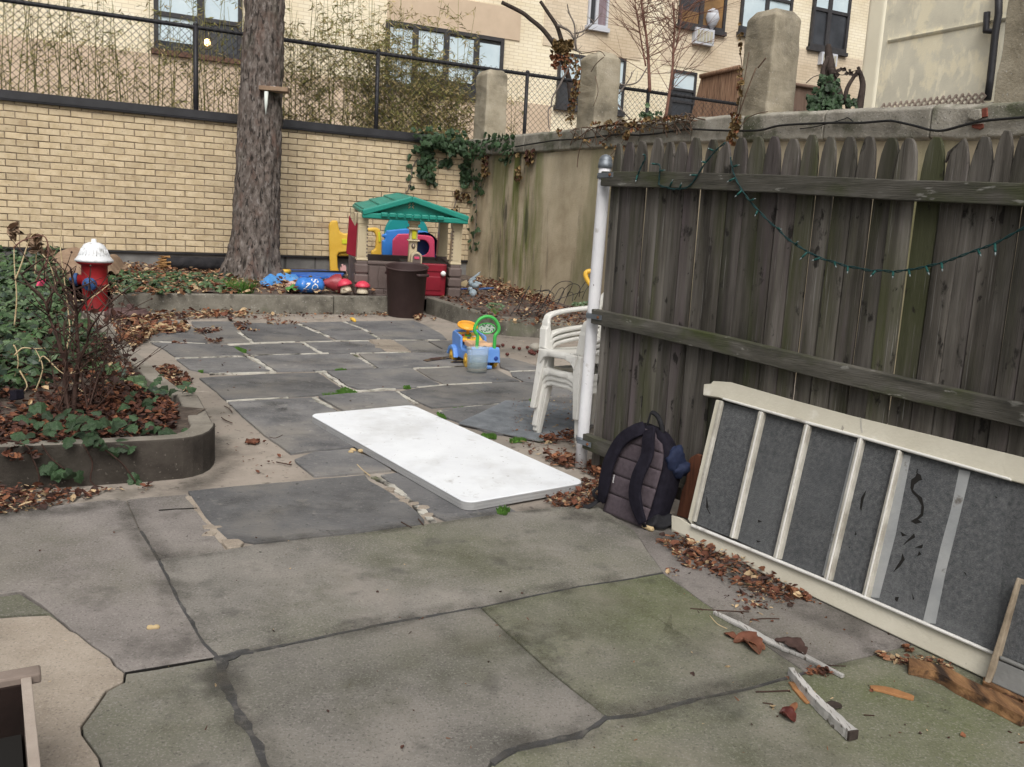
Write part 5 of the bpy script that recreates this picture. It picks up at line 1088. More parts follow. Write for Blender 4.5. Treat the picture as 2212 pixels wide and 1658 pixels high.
# roof: gable towards the yard, pediment
eL, eR = .05, PW + .02; zE_, zA = hE + .0, pz(1240, 165); mid = pu(1265, 165)
for sgn, e_ in ((-1, eL), (1, eR)):
    a, c = (F(e_, -.12, zE_), F(mid, -.1, zA)); d, f = F(mid, PD + .1, zA), F(e_, PD + .1, zE_)
    b = M(); b.prism([a, c, d, f] if sgn < 0 else [a, f, d, c], PZ * .045); rf = b.build('roof', 'ph_green', ph, bevel=.012)
    for i in range(6):
        for j in range(3):
            v0, v1 = -.08 + (PD + .14) * i / 6, -.08 + (PD + .14) * (i + 1) / 6 - .02; t0, t1 = .03 + j * .32, .03 + (j + 1) * .32 - .02
            P_ = [F(e_ + (mid - e_) * t, v, zE_ + .047 + (zA - zE_) * t + dz) for t, v, dz in ((t0, v0, .02), (t1, v0, 0), (t1, v1, 0), (t0, v1, .02))]
            b = M(); b.prism(P_, -PZ * .03); b.build('shingle', 'ph_green', rf, bevel=.004)
b = M(); b.prism([F(eL + .05, -.04, zE_ + .01), F(eR - .05, -.04, zE_ + .01), F(mid, -.04, zA + .01)], PY * .05); gb = b.build('gable', 'ph_green', ph, bevel=.006)
b = M()
for a, c in ((F(eL, -.11, zE_ + .025), F(mid, -.1, zA + .025)), (F(mid, -.1, zA + .025), F(eR, -.11, zE_ + .025)), (F(eL, -.1, zE_ - .005), F(eR, -.1, zE_ - .005))):
    t = (c - a).normalized(); s_ = t.cross(PY).normalized(); b.prism([a + s_ * .035 - PY * .02, a - s_ * .035 - PY * .02, c - s_ * .035 - PY * .02, c + s_ * .035 - PY * .02], PY * .09)
b.build('fascia', 'ph_green', gb, bevel=.015, seg=3)
for i in range(8):
    a = mid - .38 + i * .1; pbox('eave_tile', a, a + .085, -.15, -.1, zE_ - .01 + .0, zE_ + .045, 'ph_green', gb, .012)
b = M()
for dx in (-.025, .025): b.tube([F(mid + dx * (.4 + i % 2), -.048, zE_ + .2 - i * .018) for i in range(6)], .006, 6)
b.build('emblem', 'ph_cream', gb)
# centre post with lantern and mail box
cu0, cu1 = pu(1245, 700), pu(1372, 700)
o = pbox('centre_post', cu0 + .01, cu1 - .01, .0, .09, hB - .02, hE - .02, 'ph_cream')
pbox('bracket_top', cu0 - .01, cu1 + .01, -.03, .1, pz(1310, 480), hE, 'ph_cream', o, .02); pbox('ledge', cu0 - .015, cu1 + .015, -.03, .08, pz(1310, 700), pz(1310, 680), 'ph_cream', o, .008); pbox('lantern_roof', cu0 - .02, cu1 + .015, -.05, .08, pz(1310, 550), pz(1310, 515), 'ph_cream', o, .018)
pbox('lantern_glass', cu0 + .035, cu1 - .03, -.02, .05, pz(1310, 668), pz(1310, 556), 'ph_yellow', o, .006)
b = M(); b.ball(F((cu0 + cu1) / 2, -.004, pz(1295, 760)), (.025, .012, .035), 12, ax=PA); b.ball(F((cu0 + cu1) / 2, -.016, pz(1295, 760)), (.01, .008, .02), 10, mi=1, ax=PA); b.build('bell', ['ph_brown', 'ph_cream'], o)
mu0, mu1, mz0, mz1 = pu(1258, 980), pu(1405, 980), pz(1330, 985), pz(1330, 830)
arch = lambda a, c, z0, z1, v: [F(a, v, z0), F(c, v, z0)] + [F((a + c) / 2 + (c - a) / 2 * math.cos(t), v, z1 - (c - a) / 2 + (c - a) / 2 * math.sin(t)) for t in [math.pi * i / 10 for i in range(11)]]
b = M(); b.prism(arch(mu0, mu1, mz0, mz1, -.1), PY * .1); o = b.build('mailbox', 'ph_cream', ph, bevel=.006)
b = M(); b.prism(arch(mu0 + .02, mu1 - .02, mz0 + .01, mz1 - .022, -.108), PY * .012); b.build('mailbox_door', 'ph_brown', o, bevel=.003); pbox('mail_flag', mu0 + .04, mu1 - .04, -.116, -.1, mz0 + .06, mz0 + .09, 'toy_pink', o, .003)
pbox('counter', PW * .45, PW - cw_, .12, .5, hB - .05, hB - .01, 'cap_metal'); pbox('inner_shelf', cw_, PW * .5, .3, .7, hB - .14, hB - .08, 'ph_yellow' if 0 else 'ph_cream')
# ------------------------------------------------------------------ other toys behind
yp = Wall((G(*ZM(230, 1100), .24).x, G(*ZM(230, 1100), .24).y), (G(*ZM(230, 1100), .24).x + PX.x, G(*ZM(230, 1100), .24).y + PX.y))
yt = thing('toy_climber', 'yellow plastic toddler climber with H shaped side panels, left of the playhouse', 'climber', yp.p(*ZM(260, 1100)))
def pp(par, name, pts, m, off=0., th=.09, pl=None, z=ZM, hole=None, bev=.025):
    b = M(); pl = pl or yp; b.prism([pl.p(*z(*p), off) for p in pts], -pl.n * th); return b.build(name, m, par, bevel=bev, seg=3)
pp(yt, 'side_panel', [(215, 1110), (205, 800), (200, 480), (240, 428), (315, 430), (330, 520), (350, 580), (400, 600), (600, 600), (600, 850), (400, 850), (330, 860), (312, 900), (320, 1050), (340, 1110)], 'toy_yellow')
pp(yt, 'step', [(370, 672), (440, 672), (440, 740), (375, 740)], 'ph_yellow', .012, .03, bev=.006)
pp(yt, 'rear_panel', [(760, 830), (815, 805), (825, 640), (800, 580), (700, 575), (700, 530), (830, 520), (880, 550), (900, 700), (912, 890), (905, 930), (770, 930), (760, 860)], 'toy_yellow', .1)
pp(yt, 'handle_bar', [(850, 585), (880, 580), (885, 710), (860, 720)], 'ph_yellow', .115, .03, bev=.006)
pp(yt, 'platform', [(320, 840), (600, 840), (600, 900), (320, 900)], 'toy_yellow', -.05, .35)
b = M(); fpz = G(*ZM(390, 1085), .26); 
pc3 = [(350, 1090), (352, 1040), (375, 1050), (365, 1010), (390, 1005), (395, 1030), (415, 1015), (430, 1040), (430, 1140), (380, 1140), (385, 1110)]
bb = M(); bb.prism([yp.p(*ZM(*p), .06) for p in pc3], -yp.n * .02); tag(bb.build('foam_mat', 'foam_pink', loc=fpz, bevel=.004), 'pink foam puzzle piece leaning by the yellow climber', 'foam mat')
bp0 = G(*ZM(1300, 1410), .22); bpl = Wall((bp0.x + py0.x * 1.75, bp0.y + py0.y * 1.75), (bp0.x + py0.x * 1.75 + PX.x, bp0.y + py0.y * 1.75 + PX.y))
bt_ = thing('play_cube', 'blue and pink plastic crawl through climber with teal arch, behind the playhouse', 'climber', bpl.p(*ZM(1200, 1000)))
arc = [(930, 640)] + [(1225 - 290 * math.cos(a), 600 - 270 * math.sin(a)) for a in [math.pi * i / 14 for i in range(15)]] + [(1520, 640)]
pp(bt_, 'arch', arc, 'toy_teal', -.3, .08, bpl); pp(bt_, 'rear_panel', [(905, 1000), (905, 690), (940, 690), (945, 655), (905, 650), (910, 610), (955, 605), (960, 560), (1220, 535), (1500, 575), (1545, 610), (1545, 1000)], 'toy_blue', -.1, .1, bpl)
def ring(par, name, outer, c, r, m, off, th):
    b = M(); n = 24; O_ = []
    for i in range(n):                                # outer edge sampled by angle
        a = 2 * math.pi * i / n; d = (math.cos(a), math.sin(a)); tt = 1e9
        for j in range(len(outer)):
            p, q = outer[j - 1], outer[j]; ex, ey = q[0] - p[0], q[1] - p[1]; det = d[0] * -ey + ex * d[1]
            if abs(det) < 1e-9: continue
            rx, ry = p[0] - c[0], p[1] - c[1]; t = (rx * -ey + ex * ry) / det; s = (d[0] * ry - d[1] * rx) / det
            if t > 0 and -1e-6 <= s <= 1 + 1e-6: tt = min(tt, t)
        O_.append((c[0] + d[0] * tt, c[1] + d[1] * tt))
    I_ = [(c[0] + r * math.cos(2 * math.pi * i / n), c[1] + r * 1.08 * math.sin(2 * math.pi * i / n)) for i in range(n)]
    rows = [[bpl.p(*ZM(*p), o_) for p in L_] for L_, o_ in ((O_, off), (I_, off), (I_, off - th), (O_, off - th))]
    vs = [p for r_ in rows for p in r_]; fs = []
    for k_ in range(4):
        for i in range(n): j = (i + 1) % n; k2 = (k_ + 1) % 4; fs.append((k_ * n + i, k_ * n + j, k2 * n + j, k2 * n + i))
    b.add(vs, fs); return b.build(name, m, par, bevel=.02, seg=3)
ring(bt_, 'front_panel', [(1035, 1000), (1040, 660), (1070, 610), (1200, 600), (1540, 630), (1595, 660), (1600, 1000)], (1430, 790), 95, 'toy_pink', .12, .16)
b = M(); c_ = bpl.p(*ZM(1440, 790), .0); b.lathe([(.23, .1), (.22, -.5), (.01, -.5)], c_, 24, ax=(bpl.d, UP, bpl.n), cap=False); b.build('tunnel', 'toy_navy', bt_)
b = M(); pts = [(730, 118), (820, 108), (1000, 110), (1240, 112), (1480, 140), (1440, 170), (1330, 190), (1180, 188), (1060, 180), (940, 172), (860, 160)]
b.prism([G(*ZR(*p), .25) for p in pts], UP * .045); tag(b.build('wading_pool_lid', 'pool_blue', loc=G(*ZR(1100, 150), .25), bevel=.015), 'flat dusty blue plastic sheet lying between trunk and playhouse', 'plastic sheet')
b = M(); b.tube([G(*ZR(735, 100), .3), G(*ZR(1100, 98), .3), G(*ZR(1480, 108), .3)], .022, 7); b.tube([G(*ZR(740, 98), .32), G(*ZR(825, 96), .32)], .032, 8, 1); tag(b.build('toy_rail', ['cap_metal', 'toy_yellow'], loc=G(*ZR(1100, 98), .3)), 'black toy bar with a yellow end lying behind the blue sheet', 'toy')
def crumple(name, outline, z, h0, amp, m, lab, cat, base=.2, n=26, fr=7., loc=None, mats=None, mfun=None):
    P_ = [G(*z(*p), base) for p in outline]; xs_ = [p.x for p in P_]; ys_ = [p.y for p in P_]; b = M(); 
    x0, x1, y0, y1 = min(xs_), max(xs_), min(ys_), max(ys_); idx = {}
    cx_, cy_ = sum(xs_) / len(xs_), sum(ys_) / len(ys_)
    R_ = max(x1 - x0, y1 - y0) / 2
    def edge(x, y):
        dmin = 9
        for i in range(len(P_)):
            a, c = P_[i - 1], P_[i]; ab = (c - a).to_2d(); t = max(0, min(1, ((V((x, y)) - a.to_2d()).dot(ab)) / max(1e-9, ab.length_squared))); dmin = min(dmin, (a.to_2d() + ab * t - V((x, y))).length)
        return dmin
    for i in range(n):
        for j in range(n):
            c = [(x0 + (x1 - x0) * (i + a) / n, y0 + (y1 - y0) * (j + d) / n) for a, d in ((0, 0), (1, 0), (1, 1), (0, 1))]
            mx_, my_ = sum(q[0] for q in c) / 4, sum(q[1] for q in c) / 4
            if not inpoly((mx_, my_), P_): continue
            f = []
            for a, d, q in ((i, j, c[0]), (i + 1, j, c[1]), (i + 1, j + 1, c[2]), (i, j + 1, c[3])):
                if (a, d) not in idx:
                    idx[(a, d)] = len(b.v); e_ = min(1, edge(*q) / (.1)); nn = noise.noise(V((q[0] * fr, q[1] * fr, base))); n2 = abs(noise.noise(V((q[0] * fr * 2.3, q[1] * fr * 2.3, 3))))
                    b.v.append(V((q[0], q[1], gz(*q) + base + .005 + (math.sqrt(e_) * h0) * (1 + .3 * nn) + amp * (nn + n2) * e_)))
                f.append(idx[(a, d)])
            b.f.append(f); b.m.append(mfun(*V((mx_, my_))) if mfun else 0); b.sm.append(True)
    return tag(b.build(name, mats or m, loc=loc or V((cx_, cy_, gz(cx_, cy_) + base)), subd=1), lab, cat)
crumple('tarp', [(455, 250), (560, 190), (640, 150), (700, 160), (760, 165), (860, 205), (1000, 200), (960, 240), (830, 250), (700, 265), (600, 280), (540, 300)], ZR, .07, .06, 'tarp', 'crumpled bright blue tarp lying beside the tree trunk', 'tarp', fr=9)
def sack(name, c0, c1, r, m, lab, cat, squash=.6, seed=0, ends=.25):
    a, c = V(c0), V(c1); t = (c - a).normalized(); s_ = V((-t.y, t.x, 0)); secs = []; n = 20
    for i in range(n + 1):
        u = i / n; q = a.lerp(c, u); rr = r * (min(1, math.sin(min(u / ends, 1) * 1.57) if u < ends else math.sin(min((1 - u) / ends, 1) * 1.57)) * .9 + .1); sec = []
        for k_ in range(24):
            an = 2 * math.pi * k_ / 24; d = s_ * math.cos(an) + UP * math.sin(an) * squash; w_ = 1 + .09 * noise.noise(V((u * 5, math.cos(an) * 2 + seed, math.sin(an) * 2))) + .05 * noise.noise(V((u * 16, an * 3, seed)))
            sec.append(q + UP * r * squash + d * rr * w_)
        secs.append(sec)
    b = M(); b.loft(secs); return tag(b.build(name, m, loc=a), lab, cat)
sB = sack('soil_bag', G(*ZR(890, 345), .2), G(*ZR(1230, 345), .2) , .11, 'bag_blue', 'shiny blue plastic soil bag with white lettering on the kerb', 'soil bag', .85, 2, .2)
def text(s, p, xa, ya, size, m, par, nm, ext=.001):
    cu = bpy.data.curves.new(nm, 'FONT'); cu.body = s; cu.size = size; cu.extrude = ext; cu.align_x = 'CENTER'; cu.align_y = 'CENTER'
    t = bpy.data.objects.new('tmp', cu); C.objects.link(t); dg = bpy.context.evaluated_depsgraph_get(); me = bpy.data.meshes.new_from_object(t.evaluated_get(dg)); bpy.data.objects.remove(t)
    o = bpy.data.objects.new(nm, me); C.objects.link(o); me.materials.clear(); me.materials.append(MATS[m]); za = xa.cross(ya); pb_ = p - (BASE[par] if par in BASE else par.location)
    o.parent = par; o.matrix_local = Matrix(((xa.x, ya.x, za.x, pb_.x), (xa.y, ya.y, za.y, pb_.y), (xa.z, ya.z, za.z, pb_.z), (0, 0, 0, 1))); return o
def wrap_text(s, cx_, cy_, size, m, par, nm, rot):
    p = G(*ZR(cx_, cy_), .2); q = G(*ZR(cx_ + 10, cy_), .2); xa = (q - p); xa.z = 0; xa.normalize(); nrm = (O - p).normalized() + UP * .4; nrm.normalize(); ya = nrm.cross(xa).normalized(); xa = ya.cross(nrm)
    c_, s_ = math.cos(rot), math.sin(rot); x2 = xa * c_ + ya * s_; y2 = -xa * s_ + ya * c_; o = text(s, p, x2, y2, size, m, par, nm)
    md = o.modifiers.new('wrap', 'SHRINKWRAP'); md.target = par; md.wrap_method = 'PROJECT'; md.use_project_z = True; md.use_negative_direction = True; md.use_positive_direction = True; md.offset = .004; md.wrap_mode = 'ABOVE_SURFACE'
    return o
sB_base = sB.location
for s, x, y, sz in (('SCR', 1115, 285, .12), ('NI', 1020, 285, .12)):
    r_ = ray(*ZR(x, y)); p = G(*ZR(x, 352), .2); dist = (p - O).dot(fw) - .06; pos = AT(*ZR(x, y), dist); xa = V((.9, .42, 0)); nrm = V((.3, -.85, .5)).normalized(); ya = nrm.cross(xa).normalized(); xa = ya.cross(nrm).normalized()
    o = text(s, pos, -ya, xa, sz, 'white_print', sB, 'lettering', .0); md = o.modifiers.new('wrap', 'SHRINKWRAP'); md.target = sB; md.wrap_method = 'NEAREST_SURFACEPOINT'; md.wrap_mode = 'ABOVE_SURFACE'; md.offset = .004
crumple('pale_wrapper', [(760, 270), (880, 225), (960, 230), (960, 340), (840, 340), (790, 320)], ZR, .06, .05, 'bag_pale', 'pale pink and brown torn wrapper beside the blue soil bag', 'wrapper', fr=14, n=16)
crumple('green_wrapper', [(870, 240), (950, 230), (960, 290), (955, 345), (800, 350), (760, 320), (870, 300)], ZR, .075, .06, 'bag_green', 'crumpled green plastic wrapper against the blue soil bag', 'wrapper', fr=13, n=16)
rb = sack('red_bag', G(*ZR(1200, 345), .2), G(*ZR(1500, 350), .2), .115, 'bag_red', 'slumped dark red plastic bag behind the mushrooms', 'bag', 1.05, 6, .75)
b = M(); q = AT(*ZR(1300, 180), (rb.location - O).dot(fw) + .05); b.tube([q - UP * .08, q - UP * .02, q + UP * .02], [.07, .05, .09], 9); b.build('gathered_neck', 'bag_red', rb); 
def mushroom(x, y0, y1, w_, lean, lab, dz):
    p = G(*ZR(x, y0), .2 + dz); d = (p - O).dot(fw); h = (y0 - y1) * .27125 * .6777 / FOC * d; r = w_ * .27125 * .6777 / FOC * d / 2
    o = thing('mushroom_ornament', lab, 'garden ornament', p, 0, 'red mushroom ornaments on the kerb'); t = V((lean, 0, 1)).normalized(); x_ = t.orthogonal(); y_ = t.cross(x_); A = (x_, y_, t)
    b = M(); b.lathe([(r * .68, 0), (r * .78, h * .06), (r * .7, h * .28), (r * .5, h * .48), (r * .45, h * .62)], p, 20, ax=A); b.build('stem', 'mush_cream', o)
    b = M(); b.lathe([(r * .4, h * .56), (r * .95, h * .5), (r, h * .56), (r * .92, h * .7), (r * .66, h * .87), (r * .3, h * .98), (r * .02, h)], p, 24, ax=A); b.build('cap', 'mush_red', o)
mushroom(1678, 358, 205, 128, 0, 'upright mushroom ornament with pink red cap on the kerb edge', 0.02)
mushroom(1490, 345, 178, 128, -.25, 'tilted mushroom ornament leaning on the red bag', .02)
# grass tuft
gp_ = G(*ZR(270, 350), .2); b = M()
for i in range(260):
    a = U(0, 6.3); q = gp_ + V((math.cos(a), math.sin(a), 0)) * U(0, .13); d = V((math.cos(a) * U(.1, .8), math.sin(a) * U(.1, .8), 1)).normalized(); l = U(.1, .26); s_ = d.cross(UP); s_ = s_.normalized() * .004
    b.add([q - s_, q + s_, q + d * l * .6 + s_ * .7 - UP * .01, q + d * l - UP * .03], [(0, 1, 2, 3)])
tag(b.build('grass_tuft', 'grass', loc=gp_), 'bright green tuft of grass on the kerb below the tree', 'grass')
# yellow plastic scrap on the patio
q = G(*ZR(1560, 665)); b = M(); b.tube(smoothpath([G(*ZR(1540, 648), .02), G(*ZR(1570, 660), .025), G(*ZR(1595, 685), .012)], 3), [.012, .018, .02, .022, .022, .018, .01], 7); tag(b.build('yellow_scrap', 'toy_yellow', loc=q), 'small curved yellow plastic scrap on the patio left of the trash can', 'plastic scrap')
# ------------------------------------------------------------------ trash can
tp = G(876, 682); d = (tp - O).dot(fw); pxm = d / FOC
tc_ = thing('trash_can', 'dark brown plastic trash can without lid, standing by the kerb', 'trash can', tp)
R1, R0, HH = 46 * pxm, 38 * pxm, 108 * pxm
ta = V((.015, -.16, 1)).normalized(); TAX = (V((1, 0, 0)) - ta * ta.x, ta.cross(V((1, 0, 0)) - ta * ta.x), ta)   # it stands on sloping ground, tipped to the yard
b = M(); b.lathe([(R0 * .97, 0), (R0, .012), (R1 * .93, HH * .86), (R1 * .95, HH * .865), (R1 * .955, HH * .97), (R1, HH * .975), (R1 * 1.01, HH * .985), (R1, HH), (R1 * .96, HH), (R1 * .94, HH * .96), (R0 * .95, .03), (.01, .02)], tp, 48, ax=TAX); b.build('body', 'trash_brown', tc_)
hd = V((.8, -.6, 0)).normalized()
for s_ in (1, -1):
    q = tp + hd * s_ * R1 * .93 + ta * HH * .84; t = V((-hd.y, hd.x, 0)); b = M(); b.tube(smoothpath([q - t * .08, q - t * .07 + hd * s_ * .045, q + t * .07 + hd * s_ * .045, q + t * .08], 4), .014, 8, flat=1.3); b.build('handle', 'trash_brown', tc_)
# ------------------------------------------------------------------ hydrant, iron lid, log
hp = G(206, 669, .0); d = (hp - O).dot(fw); pm = d / FOC * .19305 * .6777
hy = thing('fire_hydrant', 'red fire hydrant with white domed bonnet and blue caps, in the ivy', 'hydrant', hp)
def hx(x, y): return AT(*ZQ(x, y), d)
c0 = hp + (hx(535, 1290) - hx(535, 1290)); axx = lambda x: (x) * pm
b = M(); b.lathe([(200 * pm, -.05), (205 * pm, 0.0), (198 * pm, .02), (190 * pm, 250 * pm), (196 * pm, 400 * pm), (205 * pm, 410 * pm), (205 * pm, 430 * pm), (198 * pm, 440 * pm), (198 * pm, 720 * pm), (230 * pm, 735 * pm), (270 * pm, 760 * pm), (270 * pm, 775 * pm)], hp, 28); b.build('barrel', 'hyd_red', hy)
b = M(); b.lathe([(262 * pm, 770 * pm), (292 * pm, 790 * pm), (292 * pm, 815 * pm), (270 * pm, 835 * pm), (262 * pm, 850 * pm), (245 * pm, 870 * pm), (210 * pm, 930 * pm), (190 * pm, 1000 * pm), (150 * pm, 1060 * pm), (90 * pm, 1090 * pm), (40 * pm, 1100 * pm), (36 * pm, 1150 * pm), (8 * pm, 1155 * pm)], hp, 36); bon = b.build('bonnet', 'hyd_white', hy)
for i in range(26):
    a = 2 * math.pi * i / 26; dd = V((math.cos(a), math.sin(a), 0)); b = M(); b.tube([hp + dd * 236 * pm + UP * 885 * pm, hp + dd * 212 * pm + UP * 930 * pm, hp + dd * 192 * pm + UP * 990 * pm], 7 * pm, 5); b.build('flute', 'hyd_white', bon)
for i, dirv in enumerate((V((.18, -1, 0)), V((-1, -.25, 0)))):
    dd = dirv.normalized(); q = hp + UP * (430 if i == 0 else 480) * pm + dd * 190 * pm; xx = V((-dd.y, dd.x, 0))
    b = M(); b.lathe([(85 * pm, -30 * pm), (85 * pm, 60 * pm), (95 * pm, 60 * pm), (95 * pm, 80 * pm)], q, 20, ax=(xx, UP, dd)); nz_ = b.build('nozzle', 'hyd_red', hy)
    b = M(); b.lathe([(100 * pm, 60 * pm), (108 * pm, 75 * pm), (108 * pm, 120 * pm), (85 * pm, 145 * pm), (30 * pm, 155 * pm), (28 * pm, 190 * pm), (2 * pm, 195 * pm)], q, 20, ax=(xx, UP, dd)); b.build('cap', 'hyd_blue', nz_)
lp_ = G(276, 684); rr = 46 / FOC * ((lp_ - O).dot(fw))
il = thing('iron_lid', 'round brown iron cover lying by the hydrant', 'manhole cover', lp_)
b = M(); b.lathe([(rr, -.02), (rr * 1.0, .035), (rr * .97, .05), (rr * .85, .053), (rr * .83, .075), (rr * .8, .08), (.01, .085)], lp_, 40); b.build('plate', 'iron', il)
b = M(); b.box(lp_ + V((.02, .02, .1)), (.06, .05, .06)); b.build('lug', 'iron', il, bevel=.006)
l0_, l1_ = G(358, 585, .22), G(498, 588, .22); l0_ += UP * .1; l1_ += UP * .1
lg = thing('log', 'blackened log with a frayed brown end lying at the foot of the brick wall', 'log', l0_)
b = M(); secs = []
for i in range(25):
    q = l0_.lerp(l1_ + (l1_ - l0_) * .4, i / 24); t = (l1_ - l0_).normalized(); s_ = V((-t.y, t.x, 0)); secs.append([q + (s_ * math.cos(a) + UP * math.sin(a)) * (.1 + .014 * noise.noise(V((i * .5, math.cos(a) * 2, math.sin(a) * 2)))) for a in [2 * math.pi * k_ / 20 for k_ in range(20)]])
b.loft(secs); b.build('body', 'log_black', lg)
b = M()
for i in range(70):
    a = U(0, 6.3); r_ = U(.02, .11); q = l0_ + (s_ * math.cos(a) + UP * math.sin(a)) * r_; b.tube([q + t * .05, q - t * U(.04, .12) + V((U(-.02, .02), U(-.02, .02), U(-.03, .02)))], [.014, .004], 4)
b.build('frayed_end', 'straw_root', lg)
# ------------------------------------------------------------------ ride-on toy car and plastic tub
rr_ = G(1068, 794); fl_ = G(1003, 776)
fd_ = V((-.38, .925, 0)).normalized(); rd_ = V((fd_.y, -fd_.x, 0))
# frame: u to the right, v forward, origin on the ground between the rear wheels
LW_ = .27; og = rr_ - rd_ * LW_ / 2; og.z = rr_.z
car = thing('ride_on_car', 'blue ride on toy car with green backrest hoop and yellow wheels', 'ride-on toy', og); Fc = frame(og, rd_); CA = (rd_, fd_, UP)
def cpoly(prof, u0, u1, name, m, bev=.012, par=None):  # side profile (v, z) extruded across
    b = M(); b.prism([Fc(u0, v, z) for v, z in prof], rd_ * (u1 - u0)); return b.build(name, m, par or car, bevel=bev, seg=3)
cpoly([(-.1, .07), (.03, .05), (.36, .06), (.46, .1), (.47, .2), (.44, .235), (.3, .215), (.23, .145), (.06, .14), (-.08, .165), (-.1, .15)], -.125, .125, 'body', 'car_blue', .02)
cpoly([(.2, .14), (.47, .2), (.46, .27), (.42, .285), (.22, .255)], -.128, -.105, 'side_wall', 'car_blue', .008); cpoly([(.2, .14), (.47, .2), (.46, .27), (.42, .285), (.22, .255)], .105, .128, 'side_wall', 'car_blue', .008)
cpoly([(.4, .2), (.46, .2), (.45, .29), (.41, .295)], -.11, .11, 'dashboard_edge', 'car_blue', .008)
for s_ in (-1, 1):
    cpoly([(.26, .05), (.3, .135), (.37, .16), (.45, .135), (.5, .06), (.46, .06), (.42, .105), (.36, .12), (.32, .1), (.29, .045)], s_ * .145 - .022, s_ * .145 + .022, 'fender', 'car_blue', .008)
    cpoly([(-.12, .055), (-.1, .17), (.05, .15), (.07, .09)], s_ * .13 - .012, s_ * .13 + .012, 'rear_panel', 'car_blue', .008)
    for v in (0.0, .375):
        b = M(); b.lathe([(.012, -.021), (.058, -.021), (.066, -.015), (.066, .015), (.058, .021), (.012, .021)], Fc(s_ * .125 + (.012 if v else 0) * s_, v, .066), 22, ax=(fd_, UP, rd_)); wh = b.build('wheel', 'toy_yellow', car, bevel=.003)
        b = M(); b.lathe([(.026, 0), (.022, .008), (.01, .01)], Fc(s_ * .125 + (.012 if v else 0) * s_ + s_ * .019, v, .066), 14, ax=(fd_, UP, rd_ * s_)); b.build('hub', 'toy_yellow', wh)
cpoly([(-.13, .06), (-.125, .185), (-.1, .2), (-.085, .19), (-.085, .06)], -.13, .13, 'tail_panel', 'car_blue', .012)
b = M(); b.ball(Fc(.095, -.133, .1), (.02, .004, .02), 10, ax=CA); b.build('tail_badge', 'toy_navy', car)
b = M(); b.prism([Fc(-.1, .22, .2), Fc(.1, .22, .2), Fc(.098, .4, .262), Fc(-.098, .4, .262)], UP * .012); b.build('activity_panel', 'sticker', car, bevel=.004)
for u, v, c in ((-.06, .33, 'mush_red'), (.03, .3, 'knob_white'), (.0, .36, 'toy_navy'), (.07, .35, 'knob_white'), (-.03, .27, 'toy_navy'), (.05, .25, 'mush_red')):
    z = .212 + (v - .22) * .345; b = M(); b.box(Fc(u, v, z + .004), (.032, .03, .008), CA); b.build('button', c, car, bevel=.003)
cpoly([(-.075, .17), (.06, .16), (.2, .175), (.21, .215), (.16, .225), (.0, .21), (-.06, .235), (-.078, .215)], -.095, .095, 'seat', 'car_seat', .018)
b = M(); b.prism([Fc(-.03, -.081, .175), Fc(.03, -.081, .175), Fc(.028, -.081, .195), Fc(0, -.081, .207), Fc(-.028, -.081, .195)], -fd_ * .004); b.build('seat_slot', 'crack_and_shade', car)
hoop = [(-.082, .13), (-.082, .25), (-.083, .3), (-.108, .335), (-.113, .37), (-.1, .405), (-.07, .445), (-.03, .466), (0, .47), (.03, .466), (.07, .445), (.1, .405), (.113, .37), (.108, .335), (.083, .3), (.082, .25), (.082, .13)]
b = M(); b.tube(smoothpath([Fc(u, -.1 - z * .04, z) for u, z in hoop], 4), .0155, 10); bk = b.build('backrest_hoop', 'car_green', car)
b = M(); n = 22; P_ = [Fc(.082 * math.cos(2 * math.pi * i / n), -.11, .365 + .045 * math.sin(2 * math.pi * i / n)) for i in range(n)]; b.prism(P_, fd_ * .014); b.build('back_pad', 'net', bk, bevel=.004)
b = M(); b.tube(P_ + [P_[0]], .005, 5); b.build('pad_ring', 'car_green', bk)
b = M(); b.tube([Fc(-.02, .33, .24), Fc(-.03, .3, .33)], .016, 8); b.tube([Fc(-.02, .33, .22), Fc(-.02, .33, .26)], .035, 10, 1); col_ = b.build('steering_column', ['car_orange', 'car_green'], car)
b = M(); c = Fc(-.04, .29, .345); tlt = (UP - fd_ * .35).normalized(); x_ = rd_; y_ = tlt.cross(x_); b.tube([c + (x_ * math.cos(a) + y_ * math.sin(a)) * .085 for a in [2 * math.pi * i / 24 for i in range(25)]], .012, 8); b.lathe([(.08, -.004), (.08, .006), (.01, .01)], c, 20, ax=(x_, y_, tlt)); b.build('steering_wheel', 'car_orange', col_)
b = M(); b.box(Fc(.03, -.06, .07), (.05, .05, .08), CA); b.build('tow_bar', 'toy_navy', car, bevel=.006); b = M(); b.box(Fc(.035, -.09, .02), (.055, .09, .03), CA); b.build('foot_step', 'car_blue', car, bevel=.008)
tp_ = G(1030, 806); d = (tp_ - O).dot(fw); pm = d / FOC
tub = thing('plastic_tub', 'translucent plastic tub of dirty water in front of the ride on car', 'tub', tp_)
def ov_(r, z): return [tp_ + rt * r * math.cos(a) * 1. + V((0, 1, 0)) * r * .72 * math.sin(a) + UP * z for a in [2 * math.pi * i / 32 for i in range(32)]]
hh = 57 * pm; r0_, r1_ = 22 * pm, 24.5 * pm
b = M(); b.loft([ov_(r0_ * .9, .0), ov_(r0_, .012), ov_(r1_ * .96, hh * .9), ov_(r1_ * .97, hh * .92), ov_(r1_ * 1.03, hh * .925), ov_(r1_ * 1.04, hh), ov_(r1_ * .98, hh), ov_(r1_ * .94, hh * .9), ov_(r0_ * .96, .016)]); b.build('shell', 'tub_plastic', tub)
b = M(); b.loft([ov_(r0_ * .95, .045), ov_(r1_ * .935, hh * .66)]); b.build('water', 'tub_water', tub); b = M(); b.loft([ov_(r0_ * .94, .014), ov_(r0_ * .955, .044)]); b.build('sediment', 'tub_dirt', tub)
